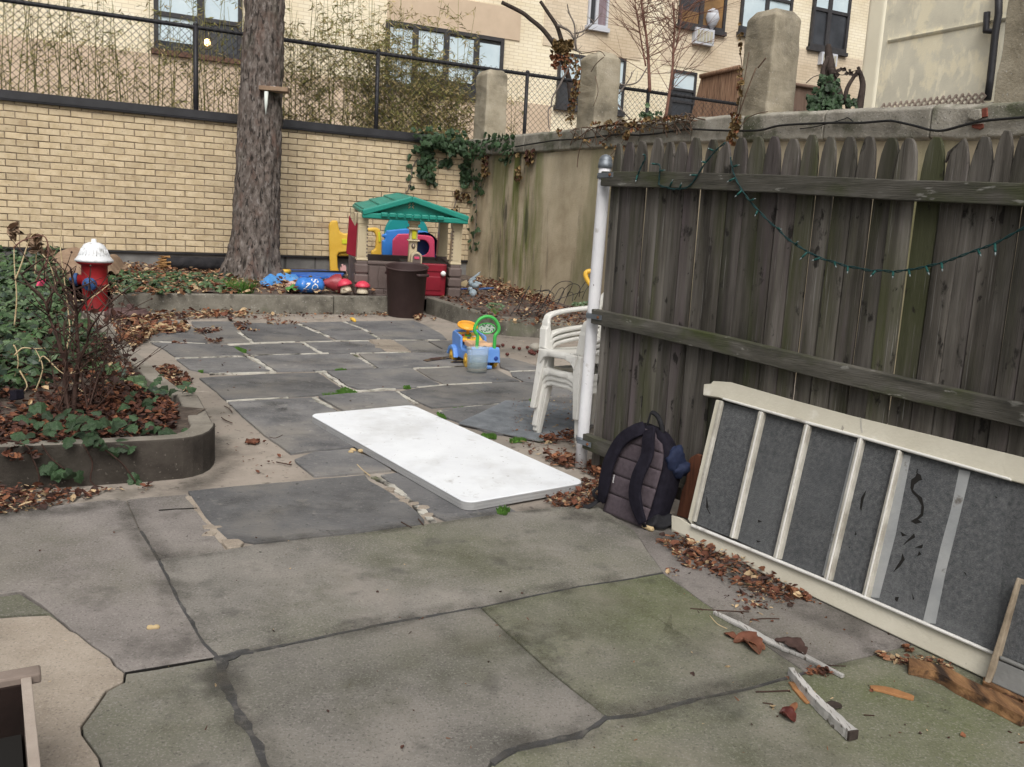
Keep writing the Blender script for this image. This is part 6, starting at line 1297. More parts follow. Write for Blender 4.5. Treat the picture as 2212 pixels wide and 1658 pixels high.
# ------------------------------------------------------------------ folding table lying flat
TX, TY, TH, TL, TW = -.186, 4.05, .6468, 1.83, .76
lx, wx = V((-math.sin(TH), math.cos(TH), 0)), V((math.cos(TH), math.sin(TH), 0))
tn = V((TX, TY, gz(TX, TY))); sl3 = lambda u: V((u.x, u.y, SX * u.x + SY * u.y)); lx, wx = sl3(lx), sl3(wx); tz_ = lx.cross(wx).normalized(); tz_ = tz_ if tz_.z > 0 else -tz_
tab = thing('folding_table', 'white plastic folding table top lying flat on the flagstones', 'table', tn)
def rr(l, w_, r, ins, h, n=8):
    P_ = []
    for cx_, cy_, a0 in ((l - r, w_ - r, 0), (r, w_ - r, 90), (r, r, 180), (l - r, r, 270)):
        for i in range(n + 1): a = math.radians(a0 + 90 * i / n); q = r - ins; P_.append(tn + lx * (cx_ + q * math.cos(a)) + wx * (cy_ + q * math.sin(a)) + tz_ * h)
    return P_
b = M(); R_ = .06; b.loft([rr(TL, TW, R_, .006, .004), rr(TL, TW, R_, 0, .008), rr(TL, TW, R_, 0, .018), rr(TL, TW, R_, .002, .019), rr(TL, TW, R_, .002, .02), rr(TL, TW, R_, 0, .021), rr(TL, TW, R_, 0, .034), rr(TL, TW, R_, .002, .035), rr(TL, TW, R_, .002, .036), rr(TL, TW, R_, 0, .037), rr(TL, TW, R_, 0, .046)], smooth=False); b.build('edge_band', 'table_edge', tab)
b = M(); b.loft([rr(TL, TW, R_, .001, .0462), rr(TL, TW, R_, .0, .049), rr(TL, TW, R_, .004, .053)], smooth=False); b.build('tabletop', 'table_top', tab)
# ------------------------------------------------------------------ stack of white chairs
f1, f2 = G(1160, 937), G(1252, 972); cx_d = (f2 - f1); CW_ = cx_d.to_2d().length; rz = math.atan2(cx_d.y, cx_d.x)
def cleg(b, x0, y0, x1, y1, z1, w0=.045, w1=.075, d0=.035, d1=.05):
    secs = []
    for t in (0, .3, .65, .88, 1):
        x, y, w_, dd = x0 + (x1 - x0) * t, y0 + (y1 - y0) * t, w0 + (w1 - w0) * t ** 1.5, d0 + (d1 - d0) * t
        secs.append([V((x - w_ / 2, y - dd / 2, z1 * t)), V((x + w_ / 2, y - dd / 2, z1 * t)), V((x + w_ / 2, y + dd / 2, z1 * t)), V((x - w_ / 2, y + dd / 2, z1 * t))])
    b.loft(secs, smooth=False); return b
def build_chair():
    r = thing('plastic_chair', 'x', 'chair', (0, 0, 0)); hw = CW_ / 2; sw = hw - .045; bl = dict(local=True)
    for s_ in (-1, 1):
        cleg(M(), s_ * hw, 0, s_ * (sw), .03, .425).build('leg', 'chair_white', r, bevel=.01, seg=3, **bl); cleg(M(), s_ * (hw + .02), .5, s_ * (sw - .01), .43, .41).build('leg', 'chair_white', r, bevel=.01, seg=3, **bl)
        b = M(); P_ = [V((s_ * sw, .035, .42)), V((s_ * (sw + .012), .045, .54)), V((s_ * (sw + .016), .05, .625)), V((s_ * (sw + .02), .085, .66)), V((s_ * (sw + .025), .22, .685)), V((s_ * (sw + .015), .36, .7)), V((s_ * (sw - .01), .47, .715))]
        P_ = smoothpath(P_, 4); secs = []
        for i, p in enumerate(P_):
            t = (P_[min(i + 1, len(P_) - 1)] - P_[max(i - 1, 0)]).normalized(); u = V((s_, 0, 0)); n_ = t.cross(u).normalized(); w_ = .034 if i < 8 else .028; h_ = .034 if i < 6 else .02
            secs.append([p + u * w_ + n_ * h_, p - u * w_ + n_ * h_, p - u * w_ - n_ * h_ * .4, p + u * w_ - n_ * h_ * .4])
        b.loft(secs, smooth=False); b.build('armrest', 'chair_white', r, bevel=.012, seg=3, **bl)
    nx, ny = 14, 14; b = M(); prof = []
    for j in range(ny + 1):
        t = j / ny; y = .0 + .44 * t; z = .43 - .022 * math.sin(t * 3.14) - .02 * t
        prof.append((y, z))
    prof = [(-.012, .375), (-.02, .4), (-.012, .424)] + prof
    g = [[V(((i / nx - .5) * 2 * (sw + .012) * (1 - .08 * j / len(prof)), y + (.03 * (abs(i / nx - .5) * 2) ** 2 if j < 3 else 0), z + .012 * (abs(i / nx - .5) * 2) ** 3 - (.02 if j == 0 else 0) * (1 - (abs(i / nx - .5) * 2) ** 4) * -1)) for i in range(nx + 1)] for j, (y, z) in enumerate(prof)]
    vs = [p for row in g for p in row]; fs = [(j * (nx + 1) + i, j * (nx + 1) + i + 1, (j + 1) * (nx + 1) + i + 1, (j + 1) * (nx + 1) + i) for j in range(len(prof) - 1) for i in range(nx)]
    b.add(vs, fs, 0, True); b.build('seat', 'chair_white', r, local=True, solid=.012)
    for x, y0, y1 in ((-.1, .07, .3), (.1, .07, .3), (0, .07, .3)):
        b = M(); b.prism([V((x - .003, y0, .435 - .02)), V((x + .003, y0, .415)), V((x + .003, y1, .412)), V((x - .003, y1, .412))], UP * .006); 
    for s_ in (-1, 1):                                 # side aprons
        b = M(); b.prism([V((s_ * (sw + .01), .03, .345)), V((s_ * (sw + .01), .06, .37)), V((s_ * (sw + .01), .4, .37)), V((s_ * (sw + .01), .44, .33)), V((s_ * (sw + .01), .44, .43)), V((s_ * (sw + .01), .03, .43))], V((s_ * .014, 0, 0))); b.build('apron', 'chair_white', r, bevel=.004, **bl)
    b = M(); arch_ = [V((-sw, -.012, .33)), V((-sw + .035, -.014, .375)), V((-sw + .08, -.016, .388)), V((sw - .08, -.016, .388)), V((sw - .035, -.014, .375)), V((sw, -.012, .33)), V((sw + .02, -.012, .43)), V((-sw - .02, -.012, .43))]; b.prism(arch_, V((0, .02, 0))); b.build('front_apron', 'chair_white', r, bevel=.008, seg=3, **bl)
    for i in range(5):
        x = (i - 2) * sw * .36; b = M(); b.loft([[V((x - .025 + dx, y + dy, z)) for dx, dy in ((0, 0), (.05, 0), (.05, .014), (0, .014))] for y, z in ((.44, .41), (.47, .52), (.49, .66), (.52, .8))], smooth=False); b.build('back_slat', 'chair_white', r, bevel=.004, **bl)
    b = M(); b.tube(smoothpath([V((-sw, .44, .4)), V((-sw - .01, .48, .68)), V((-sw + .04, .52, .82)), V((0, .53, .86)), V((sw - .04, .52, .82)), V((sw + .01, .48, .68)), V((sw, .44, .4))], 4), .026, 8); b.build('backrest', 'chair_white', r, **bl)
    return r
ch0 = build_chair(); labs = ['white plastic chair at the bottom of the stack beside the fence post', 'second white plastic chair from the bottom of the stack', 'third white plastic chair, just under the topmost of the stack', 'topmost white plastic chair of the stack with armrests showing']
ch0.scale = (1, 1, .92); ch0['group'] = 'stacked white plastic chairs'
mid_ = (f1 + f2) / 2; cf = V((-math.sin(rz), math.cos(rz), 0))
for i in range(4):
    c = ch0 if i == 0 else copy_tree(ch0); c['label'] = labs[i]
    zz_ = min(f1.z, f2.z) + .002 + (0, .034, .068, .19)[i]; c.location = V((mid_.x, mid_.y, zz_)) - cf * (0, .01, .02, .045)[i]; c.rotation_euler = (0, 0, rz)
# ------------------------------------------------------------------ wire mesh mat under the chairs
mq = [G(*ZT(1130, 222), .012), G(*ZT(1460, 60), .012), G(*ZT(2150, 90), .012), G(*ZT(2010, 300), .012), G(*ZT(1700, 345), .012), G(*ZT(1480, 300), .012)]
wm = thing('wire_mesh_mat', 'sheet of grey wire mesh lying on the flagstones under the stacked chairs', 'wire mesh', mq[0])
b = M(); b.prism([p - UP * .006 for p in mq], UP * .003); b.build('backing', 'slate', wm)
b = M(); dirs = [(mq[1] - mq[0]).to_2d().normalized(), (mq[5] - mq[0]).to_2d().normalized()]; cen2 = sum((p.to_2d() for p in mq), V((0, 0))) / len(mq)
for d2 in dirs:
    n2 = V((-d2.y, d2.x))
    for i in range(-75, 76):
        q = cen2 + n2 * i * .0125; ts = []
        for j in range(len(mq)):
            a, c = mq[j - 1].to_2d(), mq[j].to_2d(); e_ = c - a; det = d2.x * -e_.y + e_.x * d2.y
            if abs(det) < 1e-9: continue
            r_ = a - q; t = (r_.x * -e_.y + e_.x * r_.y) / det; s_ = (d2.x * r_.y - d2.y * r_.x) / det
            if 0 <= s_ <= 1: ts.append(t)
        if len(ts) >= 2:
            pts = []
            for k_ in range(9):
                p = q + d2 * (min(ts) + (max(ts) - min(ts)) * k_ / 8); pts.append(V((p.x, p.y, gz(p.x, p.y) + .013 + .006 * noise.noise(V((p.x * 3, p.y * 3, 1))))))
            b.tube(pts, .0018, 3)
b.build('wires', 'mesh_wire', wm)['kind'] = 'stuff'
# ------------------------------------------------------------------ small things in the right bed
op = G(*ZN(505, 205), .2); d = (op - O).dot(fw); pm = d / FOC * .21112 * .6777; oa = lambda x, y, dz=0: AT(*ZN(x, y), d + dz)
orn = thing('garden_figure', 'pale grey blue plastic figure with spread paddles in the corner of the right bed', 'garden ornament', op)
b = M(); b.ball(oa(505, 168), 64 * pm, 16); b.build('ball', 'pale_ornament', orn)
b = M(); b.ball(oa(470, 105), (42 * pm, 40 * pm, 34 * pm), 12); b.ball(oa(540, 50), (60 * pm, 40 * pm, 40 * pm), 12); b.ball(oa(480, 20), (40 * pm, 40 * pm, 45 * pm), 12); b.build('body', 'pale_ornament', orn)
for p in ([(450, -40), (520, -90), (600, -150), (625, -160), (600, -110), (530, -60)], [(540, -20), (630, 10), (650, 30), (600, 40), (530, 15)], [(430, 0), (470, -60), (540, -70), (560, -50), (480, 0)]):
    b = M(); b.prism([oa(*q) for q in p], V((.0, .03, 0))); b.build('paddle', 'pale_ornament', orn, bevel=.006)
for p, m in (([(320, 95), (420, 90), (420, 110), (320, 112)], 'toy_navy'), ([(590, 100), (690, 80), (820, 85), (830, 95), (720, 110), (600, 116)], 'hyd_blue')):
    b = M(); b.prism([oa(*q, -.02) for q in p], V((0, .05, .0))); b.build('blade', m, orn, bevel=.006)
b = M(); b.prism([oa(330, 0, .05), oa(400, -30, .05), oa(430, 20, .05), oa(400, 70, .05), oa(330, 50, .05)], V((.01, .03, .0))); tag(b.build('straw_scrap', 'straw', loc=oa(380, 30)), 'yellowish straw scrap beside the grey blue garden figure', 'scrap')
gw = thing('wire_edging', 'bent black hooped wire border edging leaning in the right bed', 'wire edging', G(1170, 690, .2)); 
hoops = [((720, 660), (860, 470), (985, 260), (900, 420), (800, 660)), ((870, 670), (1040, 500), (1120, 350), (1140, 250), (1130, 330)), ((950, 670), (1090, 520), (1150, 380), (1140, 320), (1060, 330)), ((1060, 680), (1180, 480), (1250, 330), (1200, 310), (1130, 330)), ((1150, 680), (1290, 420), (1300, 360), (1220, 320), (1150, 330)), ((1190, 480), (1290, 290), (1400, 205), (1520, 200), (1548, 250), (1470, 420), (1440, 500)), ((1270, 500), (1370, 310), (1440, 290), (1420, 380), (1350, 500)), ((1360, 480), (1450, 300), (1560, 230), (1650, 270), (1640, 400)), ((1480, 400), (1500, 340), (1560, 360), (1550, 460)), ((1580, 440), (1660, 300), (1740, 180)), ((1680, 430), (1730, 310), (1790, 240))]
gd = (G(1170, 690, .2) - O).dot(fw) + .35
for hp_ in hoops:
    b = M(); b.tube(smoothpath([AT(*ZO(*p), gd + U(-.15, .15)) for p in hp_], 5), .0042, 5); b.build('hoop', 'dark_steel', gw)
b = M(); b.tube([AT(*ZO(p, q), gd) for p, q in ((840, 640), (1100, 560), (1400, 420), (1700, 330))], .004, 5); b.build('cross_wire', 'dark_steel', gw)
yd_ = 8.6; yh = thing('yellow_toy', 'curved yellow plastic toy handle sticking up behind the stacked chairs', 'toy', G(1290, 760))
b = M(); b.tube(smoothpath([AT(*ZO(*p), yd_) for p in ((1800, 250), (1770, 215), (1735, 150), (1725, 100), (1750, 70), (1810, 62), (1880, 75), (1910, 130), (1870, 220), (1830, 400), (1820, 700), (1815, 1000))], 4), .024, 10); b.build('grip', 'toy_yellow', yh)
for x, y, s_, lab in ((765, 455, .05, 'small seedling with pale leaves at the front of the right bed'), (1660, 600, .06, 'small green weed in the right bed behind the chair arm')):
    z = ZN if s_ == .05 else ZO; q = G(*z(x if z is ZO else 850, y if z is ZO else 490), .2); b = M()
    for i in range(16): e_ = q + V((U(-.1, .1), U(-.05, .05), U(.05, .12))); b.tube([q, e_], .002, 3, 1); leaf(b, e_, s_, V((U(-.5, .5), -.6, 1)), curl=.2)
    tag(b.build('seedling', ['ivy_2', 'grass'], loc=q), lab, 'plant')
cl_ = [(553, 1068), (578, 1070), (632, 1052), (775, 1080), (850, 1098), (957, 1082), (985, 1140), (1010, 1130), (1030, 1150), (1050, 1165), (1010, 1155), (1100, 1140), (1130, 1130), (1150, 1145), (1112, 1065), (690, 1175)]
for i, (x, y) in enumerate(cl_):
    q = G(*ZO(x, y + 8)); b = M(); b.ball(q + UP * .017, (.02, .019, .017), 10); tag(b.build('chestnut', 'chestnut', loc=q), 'small dark red fallen chestnut on the concrete strip behind the toy car', 'chestnut', 'fallen chestnuts by the right kerb')
q = G(*ZO(1070, 1120)); b = M(); b.ball(q + UP * .04, (.07, .05, .045), 12); tag(b.build('stone', 'coping', loc=q), 'pale grey stone among the fallen chestnuts', 'stone')
# ------------------------------------------------------------------ backpack
p1, p2 = G(1300, 1106), G(1408, 1150); bx_ = (p2 - p1); BWd = bx_.to_2d().length * .93
bag = thing('backpack', 'navy backpack with grey padded back and straps facing out, leaning on the fence', 'backpack', p1); Fb = frame(p1, bx_); bxx = Fb(1, 0, 0) - Fb(0, 0, 0); byy = Fb(0, 1, 0) - Fb(0, 0, 0)
bp_d = (p1 - O).dot(fw); HB = .465; SLm = (p2.z - p1.z) / BWd
def bsec(t, ins=0.):                                   # horizontal section of the bag at height t (0..1)
    w_ = BWd * (1.02 + .1 * math.sin(t * 2.4)) * (1 if t < .62 else math.sqrt(max(.02, 1 - ((t - .62) / .4) ** 2)) * .98 + .02) - ins; dp = .18 * (1 if t < .5 else 1 - .75 * ((t - .5) / .5) ** 1.6); lean = .11 * t
    cx_ = BWd / 2 + .015 * t; return cx_, w_, dp, lean, HB * t
def bpt(u, v, t, out=0.): cx_, w_, dp, ln, z = bsec(t); return Fb(cx_ + u * w_ / 2, ln + v * dp - out, z + SLm * (cx_ + u * w_ / 2))
secs = []
for i in range(21):
    t = i / 20; sec = []
    for k_ in range(28):
        a = 2 * math.pi * k_ / 28; u, v = math.cos(a), math.sin(a); e_ = .55; u = math.copysign(abs(u) ** e_, u); v = math.copysign(abs(v) ** e_, v)
        q = bpt(u, v * .5 + .5, t); q += V((1, 1, 1)) * .006 * noise.noise(q * 14); sec.append(q)
    secs.append(sec)
b = M(); b.loft(secs); b.build('body', 'navy_cloth', bag)
for t0, t1 in ((.01, .22), (.221, .42), (.421, .61), (.611, .78), (.781, .97)):
    vs, fs = [], []
    for j in range(7):
        t = t0 + (t1 - t0) * j / 6; puff = .0035 * math.sin(math.pi * j / 6) ** .5
        for i in range(11): u = -.86 + 1.72 * i / 10; vs.append(bpt(u * (1 if t < .9 else .75), .0, t, .006 + puff * (1 - u ** 4) + .004))
    fs = [(j * 11 + i, j * 11 + i + 1, (j + 1) * 11 + i + 1, (j + 1) * 11 + i) for j in range(6) for i in range(10)]
    b = M(); b.add(vs, fs, 0, True); b.build('back_pad', 'grey_cloth', bag, solid=.006)
def strap(path, w_, name, m, th=.014, par=None):
    P_ = smoothpath(path, 5); secs = []
    for i, p in enumerate(P_):
        t = (P_[min(i + 1, len(P_) - 1)] - P_[max(i - 1, 0)]).normalized(); n_ = -byy + UP * .25; s_ = t.cross(n_).normalized(); n_ = s_.cross(t).normalized(); ww = w_(i / (len(P_) - 1)) if callable(w_) else w_
        secs.append([p + s_ * ww, p + s_ * ww * .9 + n_ * th, p - s_ * ww * .9 + n_ * th, p - s_ * ww])
    b = M(); b.loft(secs); return b.build(name, m, par or bag, bevel=.003)
wS = lambda t: .036 if t < .75 else .036 - .055 * (t - .75)
st1 = strap([bpt(-.15, 0, .97, .01), bpt(-.42, 0, .93, .035), bpt(-.7, 0, .8, .045), bpt(-.82, 0, .58, .05), bpt(-.86, 0, .38, .045), bpt(-.88, 0, .22, .035), bpt(-.95, 0, .12, .02)], wS, 'shoulder_strap', 'navy_cloth')
st2 = strap([bpt(.3, 0, .97, .01), bpt(.42, 0, .9, .04), bpt(.48, 0, .74, .055), bpt(.38, 0, .54, .065), bpt(.4, 0, .36, .06), bpt(.6, 0, .2, .045), bpt(.86, 0, .08, .03)], wS, 'shoulder_strap', 'navy_cloth')
strap([bpt(-.95, 0, .13, .02), bpt(-1.1, .1, .12, .03), bpt(-1.3, .0, .04, .05), bpt(-1.75, -.1, .012, .06)], .012, 'loose_webbing', 'black_web', .003)
strap([bpt(-1.0, .1, .16, .02), bpt(-1.3, .2, .22, .02), bpt(-1.35, .1, .17, .04), bpt(-1.1, .1, .1, .02)], .01, 'loose_webbing', 'black_web', .003)
strap([bpt(.86, 0, .08, .03), bpt(.9, .1, .03, .03), bpt(.95, .3, .02, .06), bpt(1.1, .5, .015, .05)], .012, 'loose_webbing', 'black_web', .003)
tp0 = bpt(0, .5, 1.); b = M(); hl_ = [bpt(-.25, .25, .97), bpt(-.25, .25, .97) + UP * .05 + bxx * .01, bpt(.0, .3, .98) + UP * .075, bpt(.45, .3, .95) + UP * .075, bpt(.62, .3, .9) + UP * .04, bpt(.55, .3, .9) - UP * .02]
b.tube(smoothpath(hl_, 4), .012, 6, flat=.35); b.build('grab_handle', 'black_web', bag)
sd_ = M(); sd_.ball(bpt(.9, .5, .7), (.04, .065, .07), 28, ax=(bxx, byy, UP)); sd_.ball(bpt(1.0, .6, .61), (.04, .05, .045), 24, ax=(bxx, byy, UP)); sd_.v = [p + (p - bpt(1., .5, .66)).normalized() * (.03 * (abs(noise.noise(p * 16)) - .25) + .014 * noise.noise(p * 45)) for p in sd_.v]; sd_.build('side_bundle', 'blue_cloth', bag)
b = M(); b.ball(bpt(.92, .45, .05), (.06, .09, .04), 24, ax=(bxx, byy, UP)); b.ball(bpt(1.05, .55, .06), (.045, .06, .04), 20, ax=(bxx, byy, UP)); b.v = [p + UP * .02 * noise.noise(p * 22) + bxx * .02 * noise.noise(p * 19 + V((3, 1, 2))) for p in b.v]; b.build('side_pocket', 'black_web', bag)
b = M(); c = bpt(.98, .25, .02) - byy * .05; b.lathe([(.011, -.03), (.012, .025), (.008, .03)], c + UP * .006, 12, ax=(UP, byy, bxx)); b.build('bottle', 'peanut', bag)
lp = bpt(-.87, 0, .42, .105); tt = (bpt(-.88, 0, .38, .075) - bpt(-.86, 0, .58, .085)).normalized(); nn_ = (O - lp).normalized(); xa = (-tt - nn_ * (-tt).dot(nn_)).normalized(); o = text('JANSPORT', AT(*ZL(518, 752), (lp - O).dot(fw) - .012), xa, nn_.cross(xa), .0085, 'white_print', bag, 'lettering', .0004)
# ------------------------------------------------------------------ old red board between backpack and door
b = M(); rb0 = FW; rbp = [FW.p(*ZL(*p), .09) for p in ((1180, 1140), (1240, 870), (1275, 790), (1310, 560), (1330, 525), (1395, 490), (1432, 510), (1430, 620), (1390, 900), (1310, 1180))]
b.prism(rbp, -FW.n * .025); tag(b.build('red_board', 'red_board', loc=rbp[0], bevel=.003), 'splintered dark red board standing between the backpack and the old door', 'board')
# ------------------------------------------------------------------ old glazed door lying on its side against the fence
e0, e1 = G(1452, 1150), G(2140, 1482); ted = FW.p(1540, 840, .03); nrm = (e1 - e0).cross(ted - e0).normalized(); nrm = nrm if nrm.dot(O - e0) > 0 else -nrm
DP = Plane(e0, nrm)
door = thing('old_door', 'old cream glazed door lying on its side against the fence with cracked dusty panes', 'door', e0)
def dpr(name, pts, m, off=0., th=.04, par=None, bev=.004, z=ZI):
    b = M(); b.prism([DP.p(*z(*p), off) for p in pts], -DP.n * th); return b.build(name, m, par or door, bevel=bev)
dpr('bottom_rail', [(62, 778), (100, 788), (160, 826), (900, 1140), (1683, 1482), (1760, 1516), (2300, 1752), (2280, 1900), (1735, 1652), (1640, 1600), (840, 1220), (250, 945), (62, 868)], 'door_paint')
dpr('lower_edge', [(560, 1090), (850, 1222), (1240, 1408), (1640, 1602), (1640, 1618), (1230, 1436), (840, 1252), (600, 1130)], 'grey_wood', -.012, .03)
dpr('top_rail', [(226, 118), (262, 116), (272, 102), (360, 108), (700, 205), (1000, 285), (1770, 470), (2300, 600), (2300, 745), (1770, 604), (1200, 442), (1000, 384), (740, 315), (318, 192), (300, 186), (262, 180), (221, 174)], 'door_paint', .006)
dpr('stile', [(286, 196), (312, 200), (162, 822), (144, 800)], 'door_paint', .003)
dpr('bead', [(305, 200), (320, 203), (178, 812), (165, 806)], 'muntin', .012, .02)
dpr('bead', [(318, 196), (740, 318), (1000, 388), (1770, 606), (1770, 590), (1000, 372), (740, 302), (318, 184)], 'door_bead', .016, .025, bev=.007); dpr('bead', [(158, 818), (900, 1126), (1690, 1470), (1690, 1488), (900, 1144), (158, 836)], 'door_bead', .02, .03, bev=.008)
mun = [((500, 252), (527, 260), (380, 898), (352, 888)), ((730, 318), (758, 326), (603, 1000), (572, 990)), ((1000, 386), (1028, 394), (860, 1108), (826, 1096)), ((1196, 446), (1220, 456), (1050, 1196), (1018, 1184))]
for m4 in mun:
    o = dpr('muntin', m4, 'muntin', .012, .03, bev=.005); mid2 = [((a[0] + c[0]) / 2 + w2, (a[1] + c[1]) / 2) for a, c, w2 in ((m4[0], m4[1], -3), (m4[0], m4[1], 4), (m4[3], m4[2], 4), (m4[3], m4[2], -3))]; dpr('ridge', mid2, 'door_bead', .017, .01, par=o, bev=.001)
edges = [((312, 205), (170, 815))] + [(((a[0] + d_[0]) / 2, (a[1] + d_[1]) / 2), ((c[0] + e_[0]) / 2, (c[1] + e_[1]) / 2)) for a, d_, e_, c in mun] + [((1765, 600), (1690, 1475))]
for i in range(5):
    (a, d_), (c, e_) = edges[i], edges[i + 1]; dpr('pane', [a, c, e_, d_], 'pane_mesh', -.012, .004, bev=0)
dpr('pane', [(1765, 600), (2100, 690), (1990, 1600), (1690, 1475)], 'pane_mesh', -.0125, .004, bev=0)
for p in ([(1222, 470), (1268, 480), (1190, 880), (1108, 1195), (1050, 1190), (1140, 830)], [(1512, 548), (1568, 560), (1490, 880), (1440, 1080), (1392, 1325), (1328, 1318), (1420, 930), (1470, 750)], [(985, 410), (995, 412), (835, 1085), (822, 1080)]):
    dpr('tape_strip', p, 'pane_tape', -.0105, .002, bev=0)
tears = [[(1300, 565), (1318, 575), (1325, 600), (1310, 605), (1285, 625), (1280, 650), (1298, 670), (1325, 690), (1335, 740), (1330, 780), (1305, 800), (1325, 815), (1290, 822), (1268, 808), (1300, 790), (1318, 770), (1322, 730), (1300, 690), (1275, 665), (1266, 640), (1270, 600), (1290, 585)], [(1285, 870), (1290, 890), (1255, 910), (1230, 930), (1240, 915)], [(1225, 970), (1238, 1000), (1215, 1035), (1180, 1065), (1200, 1030), (1220, 1000)], [(1330, 925), (1325, 945), (1290, 940)], [(1310, 960), (1322, 975), (1300, 985)], [(1190, 1190), (1208, 1190), (1200, 1215), (1188, 1205)], [(1275, 1170), (1285, 1200), (1278, 1205)], [(1300, 545), (1304, 547), (1300, 568), (1296, 566)], [(500, 800), (520, 812), (498, 815)], [(490, 905), (515, 910), (495, 915)], [(1018, 690), (1045, 650), (1030, 700), (1018, 760), (1012, 740)], [(990, 860), (995, 875), (985, 880)], [(955, 935), (962, 940), (958, 945)], [(1690, 683), (1705, 688), (1698, 692)], [(1530, 1060), (1545, 1070), (1550, 1085)], [(240, 680), (250, 740), (244, 742), (262, 775), (255, 770), (238, 740)], [(1215, 860), (1248, 880), (1225, 885)]]
for p in tears: dpr('tear', p, 'crack_and_shade', -.0108, .001, bev=0)  # torn holes drawn as dark patches, the darkness behind put into the colour
for p in ([(1012, 285), (1020, 290), (1022, 330), (1028, 360), (1020, 365), (1014, 330)], [(925, 325), (932, 340), (922, 355), (918, 340)]): dpr('paint_crack', p, 'muntin', .0075, .001, bev=0)
# second frame at the right edge leaning in front
fr2 = thing('window_frame', 'brown weathered window frame with a rusty edge overlapping the right end of the old door', 'window frame', DP.p(*ZI(1650, 1610), .03))
mat('frame_brown', [(.12, .09, .06), (.26, .21, .15), (.4, .34, .26)], 7, .85, .5, 40, ov=[((.2, .09, .03), 6, .55, .68, None, .8)])
mat('frame_grey', [(.12, .12, .115), (.2, .2, .19)], 6, .8, .3, 50)
def fpr(name, pts, m, off, th=.04, bev=.004): b = M(); b.prism([DP.p(*ZI(*p), off) for p in pts], -DP.n * th); return b.build(name, m, fr2, bevel=bev)
fpr('stile', [(1768, 1190), (1800, 1090), (1815, 1095), (1690, 1560), (1662, 1625), (1632, 1625), (1660, 1530), (1725, 1330)], 'frame_brown', .055, .05)
fpr('pane', [(1806, 1120), (2200, 1240), (2200, 1680), (1720, 1480)], 'pane_mesh', .03, .005, 0); fpr('bead', [(1712, 1482), (2200, 1690), (2200, 1712), (1708, 1504)], 'frame_grey', .05, .03, .006); fpr('bottom_rail', [(1704, 1506), (2200, 1714), (2180, 1850), (1672, 1620)], 'frame_grey', .045, .04)
b = M(); q = [G(*ZJ(*p), .0) for p in ((1935, 690), (2290, 850), (2285, 890), (1930, 725))]; b.prism(q, UP * .03); tag(b.build('dark_plank', 'plank_brown', loc=q[0], bevel=.004), 'dark plank under the foot of the grey window frame at the right edge', 'plank')
# ------------------------------------------------------------------ laths, planks and chips on the concrete
def lath(name, pts, z, w_, th, m, lab, cat, lift=0., taper=None):
    P_ = [G(*z(*p), 0) + UP * (th / 2 + .004 + (lift[i] if isinstance(lift, (list, tuple)) else lift)) for i, p in enumerate(pts)]; P_ = smoothpath(P_, 9); secs = []
    for i, p in enumerate(P_):
        t = P_[min(i + 1, len(P_) - 1)] - P_[max(i - 1, 0)]; t.normalize(); s_ = V((-t.y, t.x, 0)).normalized(); f = i / (len(P_) - 1); ja = min(1., .03 / w_); ww = w_ * (taper(f) if taper else 1) * (1 + (.22 * noise.noise(p * 40) + .15 * noise.noise(p * 110)) * ja); p = p + s_ * w_ * .12 * ja * noise.noise(p * 25 + V((7, 1, 3))); secs.append([p - s_ * ww / 2 - UP * th / 2, p + s_ * ww / 2 - UP * th / 2, p + s_ * ww / 2 * .9 + UP * th / 2, p - s_ * ww / 2 * .9 + UP * th / 2])
    b = M(); b.loft(secs, smooth=False); return tag(b.build(name, m, loc=P_[0], bevel=.0015), lab, cat)
lath('lath', [(155, 232), (330, 318), (520, 425), (700, 500), (850, 575), (1010, 660)], ZJ, .024, .012, 'grey_wood', 'long thin peeling grey lath lying below the old door', 'lath', .002, lambda f: .5 + .9 * math.sin(min(1, f * 1.05 + .05) * 3.0))
lath('batten', [(660, 640), (740, 740), (850, 860), (960, 965), (1068, 1065)], ZJ, .034, .03, 'grey_wood', 'thick weathered grey batten with a dark cut end, nearest the bottom right', 'batten', .0, lambda f: .62 + .5 * f)
b = M(); q = G(*ZJ(1072, 1068)); b.box(q + UP * .02, (.035, .008, .028), (V((.9, .4, 0)).normalized(), V((-.4, .9, 0)).normalized(), UP)); o = b.build('cut_end', 'bark_dark', bpy.data.objects['batten'] if 0 else None, loc=q); o.parent = bpy.data.objects['batten']; o.location = q - bpy.data.objects['batten'].location
lath('broken_plank', [(1440, 605), (1650, 660), (1850, 770), (2030, 850), (2240, 960)], ZJ, .085, .035, 'plank_brown', 'split brown plank with orange grain in the bottom right corner', 'plank', .0, lambda f: .75 + .3 * f)
lath('wood_chip', [(1190, 725), (1300, 745), (1400, 775), (1480, 800)], ZJ, .04, .008, 'orange_wood', 'flat orange wood splinter left of the split brown plank', 'wood chip', .0, lambda f: .5 + .6 * math.sin(f * 3))
lath('wood_strip', [(672, 690), (710, 740), (750, 790), (790, 828)], ZJ, .026, .006, 'orange_wood', 'orange wood strip tucked under the weathered grey batten', 'wood chip')
